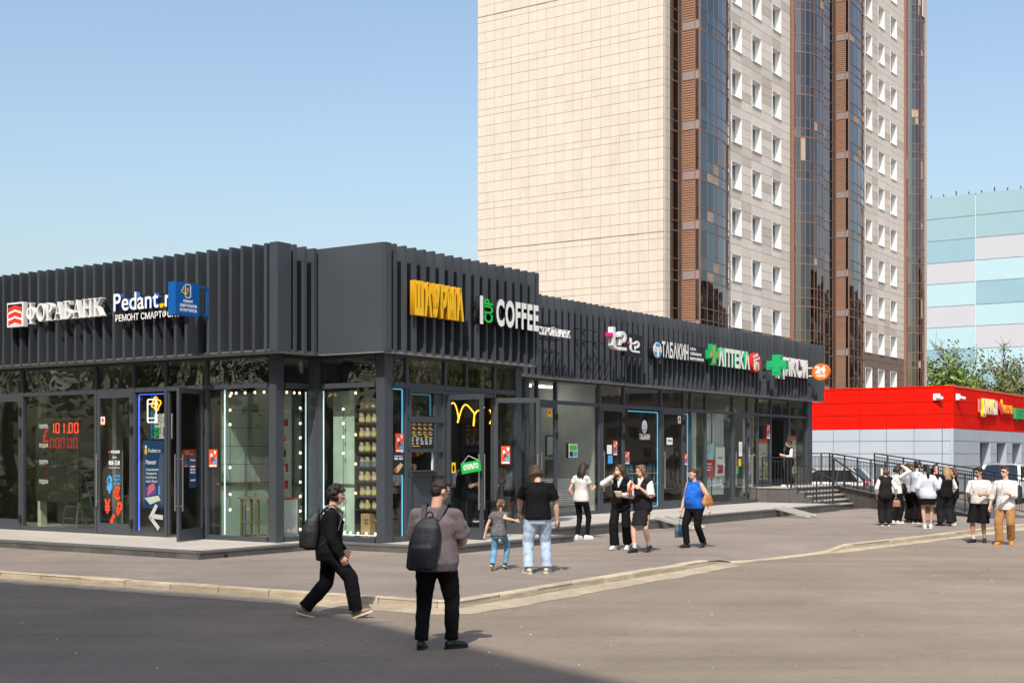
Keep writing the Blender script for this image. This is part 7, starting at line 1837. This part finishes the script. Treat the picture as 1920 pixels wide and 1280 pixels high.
    q = MB(); q.box(xr+.1, xf-.1, -wb*.9, wb*.9, zb_-.08, zb_-.05); q.build('interior', TRIMB, e)
    for sx, x in ((1, L/2-.86), (-1, -L/2+.80)):
        for s in (-1, 1):
            r_ = .33 if not suv else .37
            w_ = MB(); w_.lathe([(.18, -.11), (r_-.03, -.11), (r_, -.07), (r_, .07), (r_-.03, .11), (.18, .11)], n=20)
            Mw_ = Matrix.Translation((x, s*(hw-.10), r_)) @ Matrix.Rotation(R(90), 4, 'X'); wo_ = w_.build('wheel', TYRE, e, M=Mw_, smooth=True)
            w_ = MB(); w_.lathe([(0, .10), (.05, .10), (.06, .075), (r_*.60, .085), (r_*.64, .105)], n=20); w_.lathe([(0, -.10), (.05, -.10), (.06, -.075), (r_*.60, -.085), (r_*.64, -.105)], n=20); w_.build('rim', RIM, wo_)
            q = MB(); pts = [(x+(r_+.07)*math.cos(t), s*(hw-.012), r_+(r_+.07)*math.sin(t)) for t in np.linspace(.0, 3.1416, 11)]
            for a_, b__ in zip(pts[:-1], pts[1:]): q.bar(a_, b__, .05, .07)
            q.build('wheel_arch', TRIMB if suv else CARW, e)
            q = MB(); q.lathe([(0, 0), (r_+.05, 0)], n=20); q.build('arch_shade_disc', TRIMB, e, M=Matrix.Translation((x, s*(hw+.002), r_)) @ Matrix.Rotation(R(90), 4, 'X'))  # flat dark disc standing in for the shade inside the wheel arch
    for s in (-1, 1):
        q = MB(); q.ell((L/2-.20, s*hw*.70, hb-.30 if not suv else hb-.26), (.16, .20, .085), 10, 7); q.build('headlight', LMP, e, smooth=True)
        q = MB(); q.ell((-L/2+.10, s*hw*.80, hb-.10), (.13, .14, .17), 10, 7); q.build('tail_light', TLR, e, smooth=True)
        q = MB(); q.ell((L/2-.06, s*hw*.66, .46), (.06, .16, .07), 10, 6); q.build('fog_light', TRIMB, e, smooth=True)
    slab('grille', TRIMB, L/2-.05, L/2+.01, -.5, .5, .42, .60, e); slab('lower_grille', TRIMB, L/2-.06, L/2+.005, -.6, .6, .26, .36, e)
    slab('number_plate', WHITEP, L/2+.012, L/2+.02, -.26, .26, .36, .47, e); slab('number_plate', WHITEP, -L/2-.012, -L/2, -.26, .26, .58, .69, e)
    q = MB(); q.box(-L/2+.3, L/2-.3, -hw*.8, hw*.8, .15, .24); q.build('underbody', TRIMB, e)
    return e
car((13.35, 57.1, .02), 180-34, 'white hatchback with a red tail light behind the ramp railing')
car((19.75, 53.7, .02), 180+56, 'white roof railed crossover at the right edge', 4.5, 1.85, 1.66, True)
slab('verge_kerb', KERB, 15.5, 26, 43.0, 43.18, 0, .14, None); tag(bpy.context.scene.collection.objects[-1], 'pale kerb of the car park beyond the ramp end', 'kerb')
gm = MB(); rr = random.Random(9)
for i in range(1400):
    x, y = rr.uniform(15.6, 24), rr.uniform(43.2, 44.0); h_ = rr.uniform(.03, .10); a = rr.uniform(0, 3.1)
    gm.add([(x, y, .0), (x+.02*math.cos(a), y+.02*math.sin(a), 0), (x+rr.uniform(-.04, .04), y+rr.uniform(-.04, .04), h_)], [(0, 1, 2)])
gm.build('grass', mat('grass_blade', (.09, .14, .03), rough=.7), kind='stuff', label='thin strip of grass along the car park kerb', cat='grass')
# ---------------------------------------------------------------- fuse the modelled blobs into plain meshes
bpy.context.view_layer.update()
dg = bpy.context.evaluated_depsgraph_get()
new = [(o, bpy.data.meshes.new_from_object(o.evaluated_get(dg))) for o in BAKE]
for o, me in new:
    o.modifiers.clear(); o.data = me
    if len(me.polygons): me.polygons.foreach_set('use_smooth', [True]*len(me.polygons))
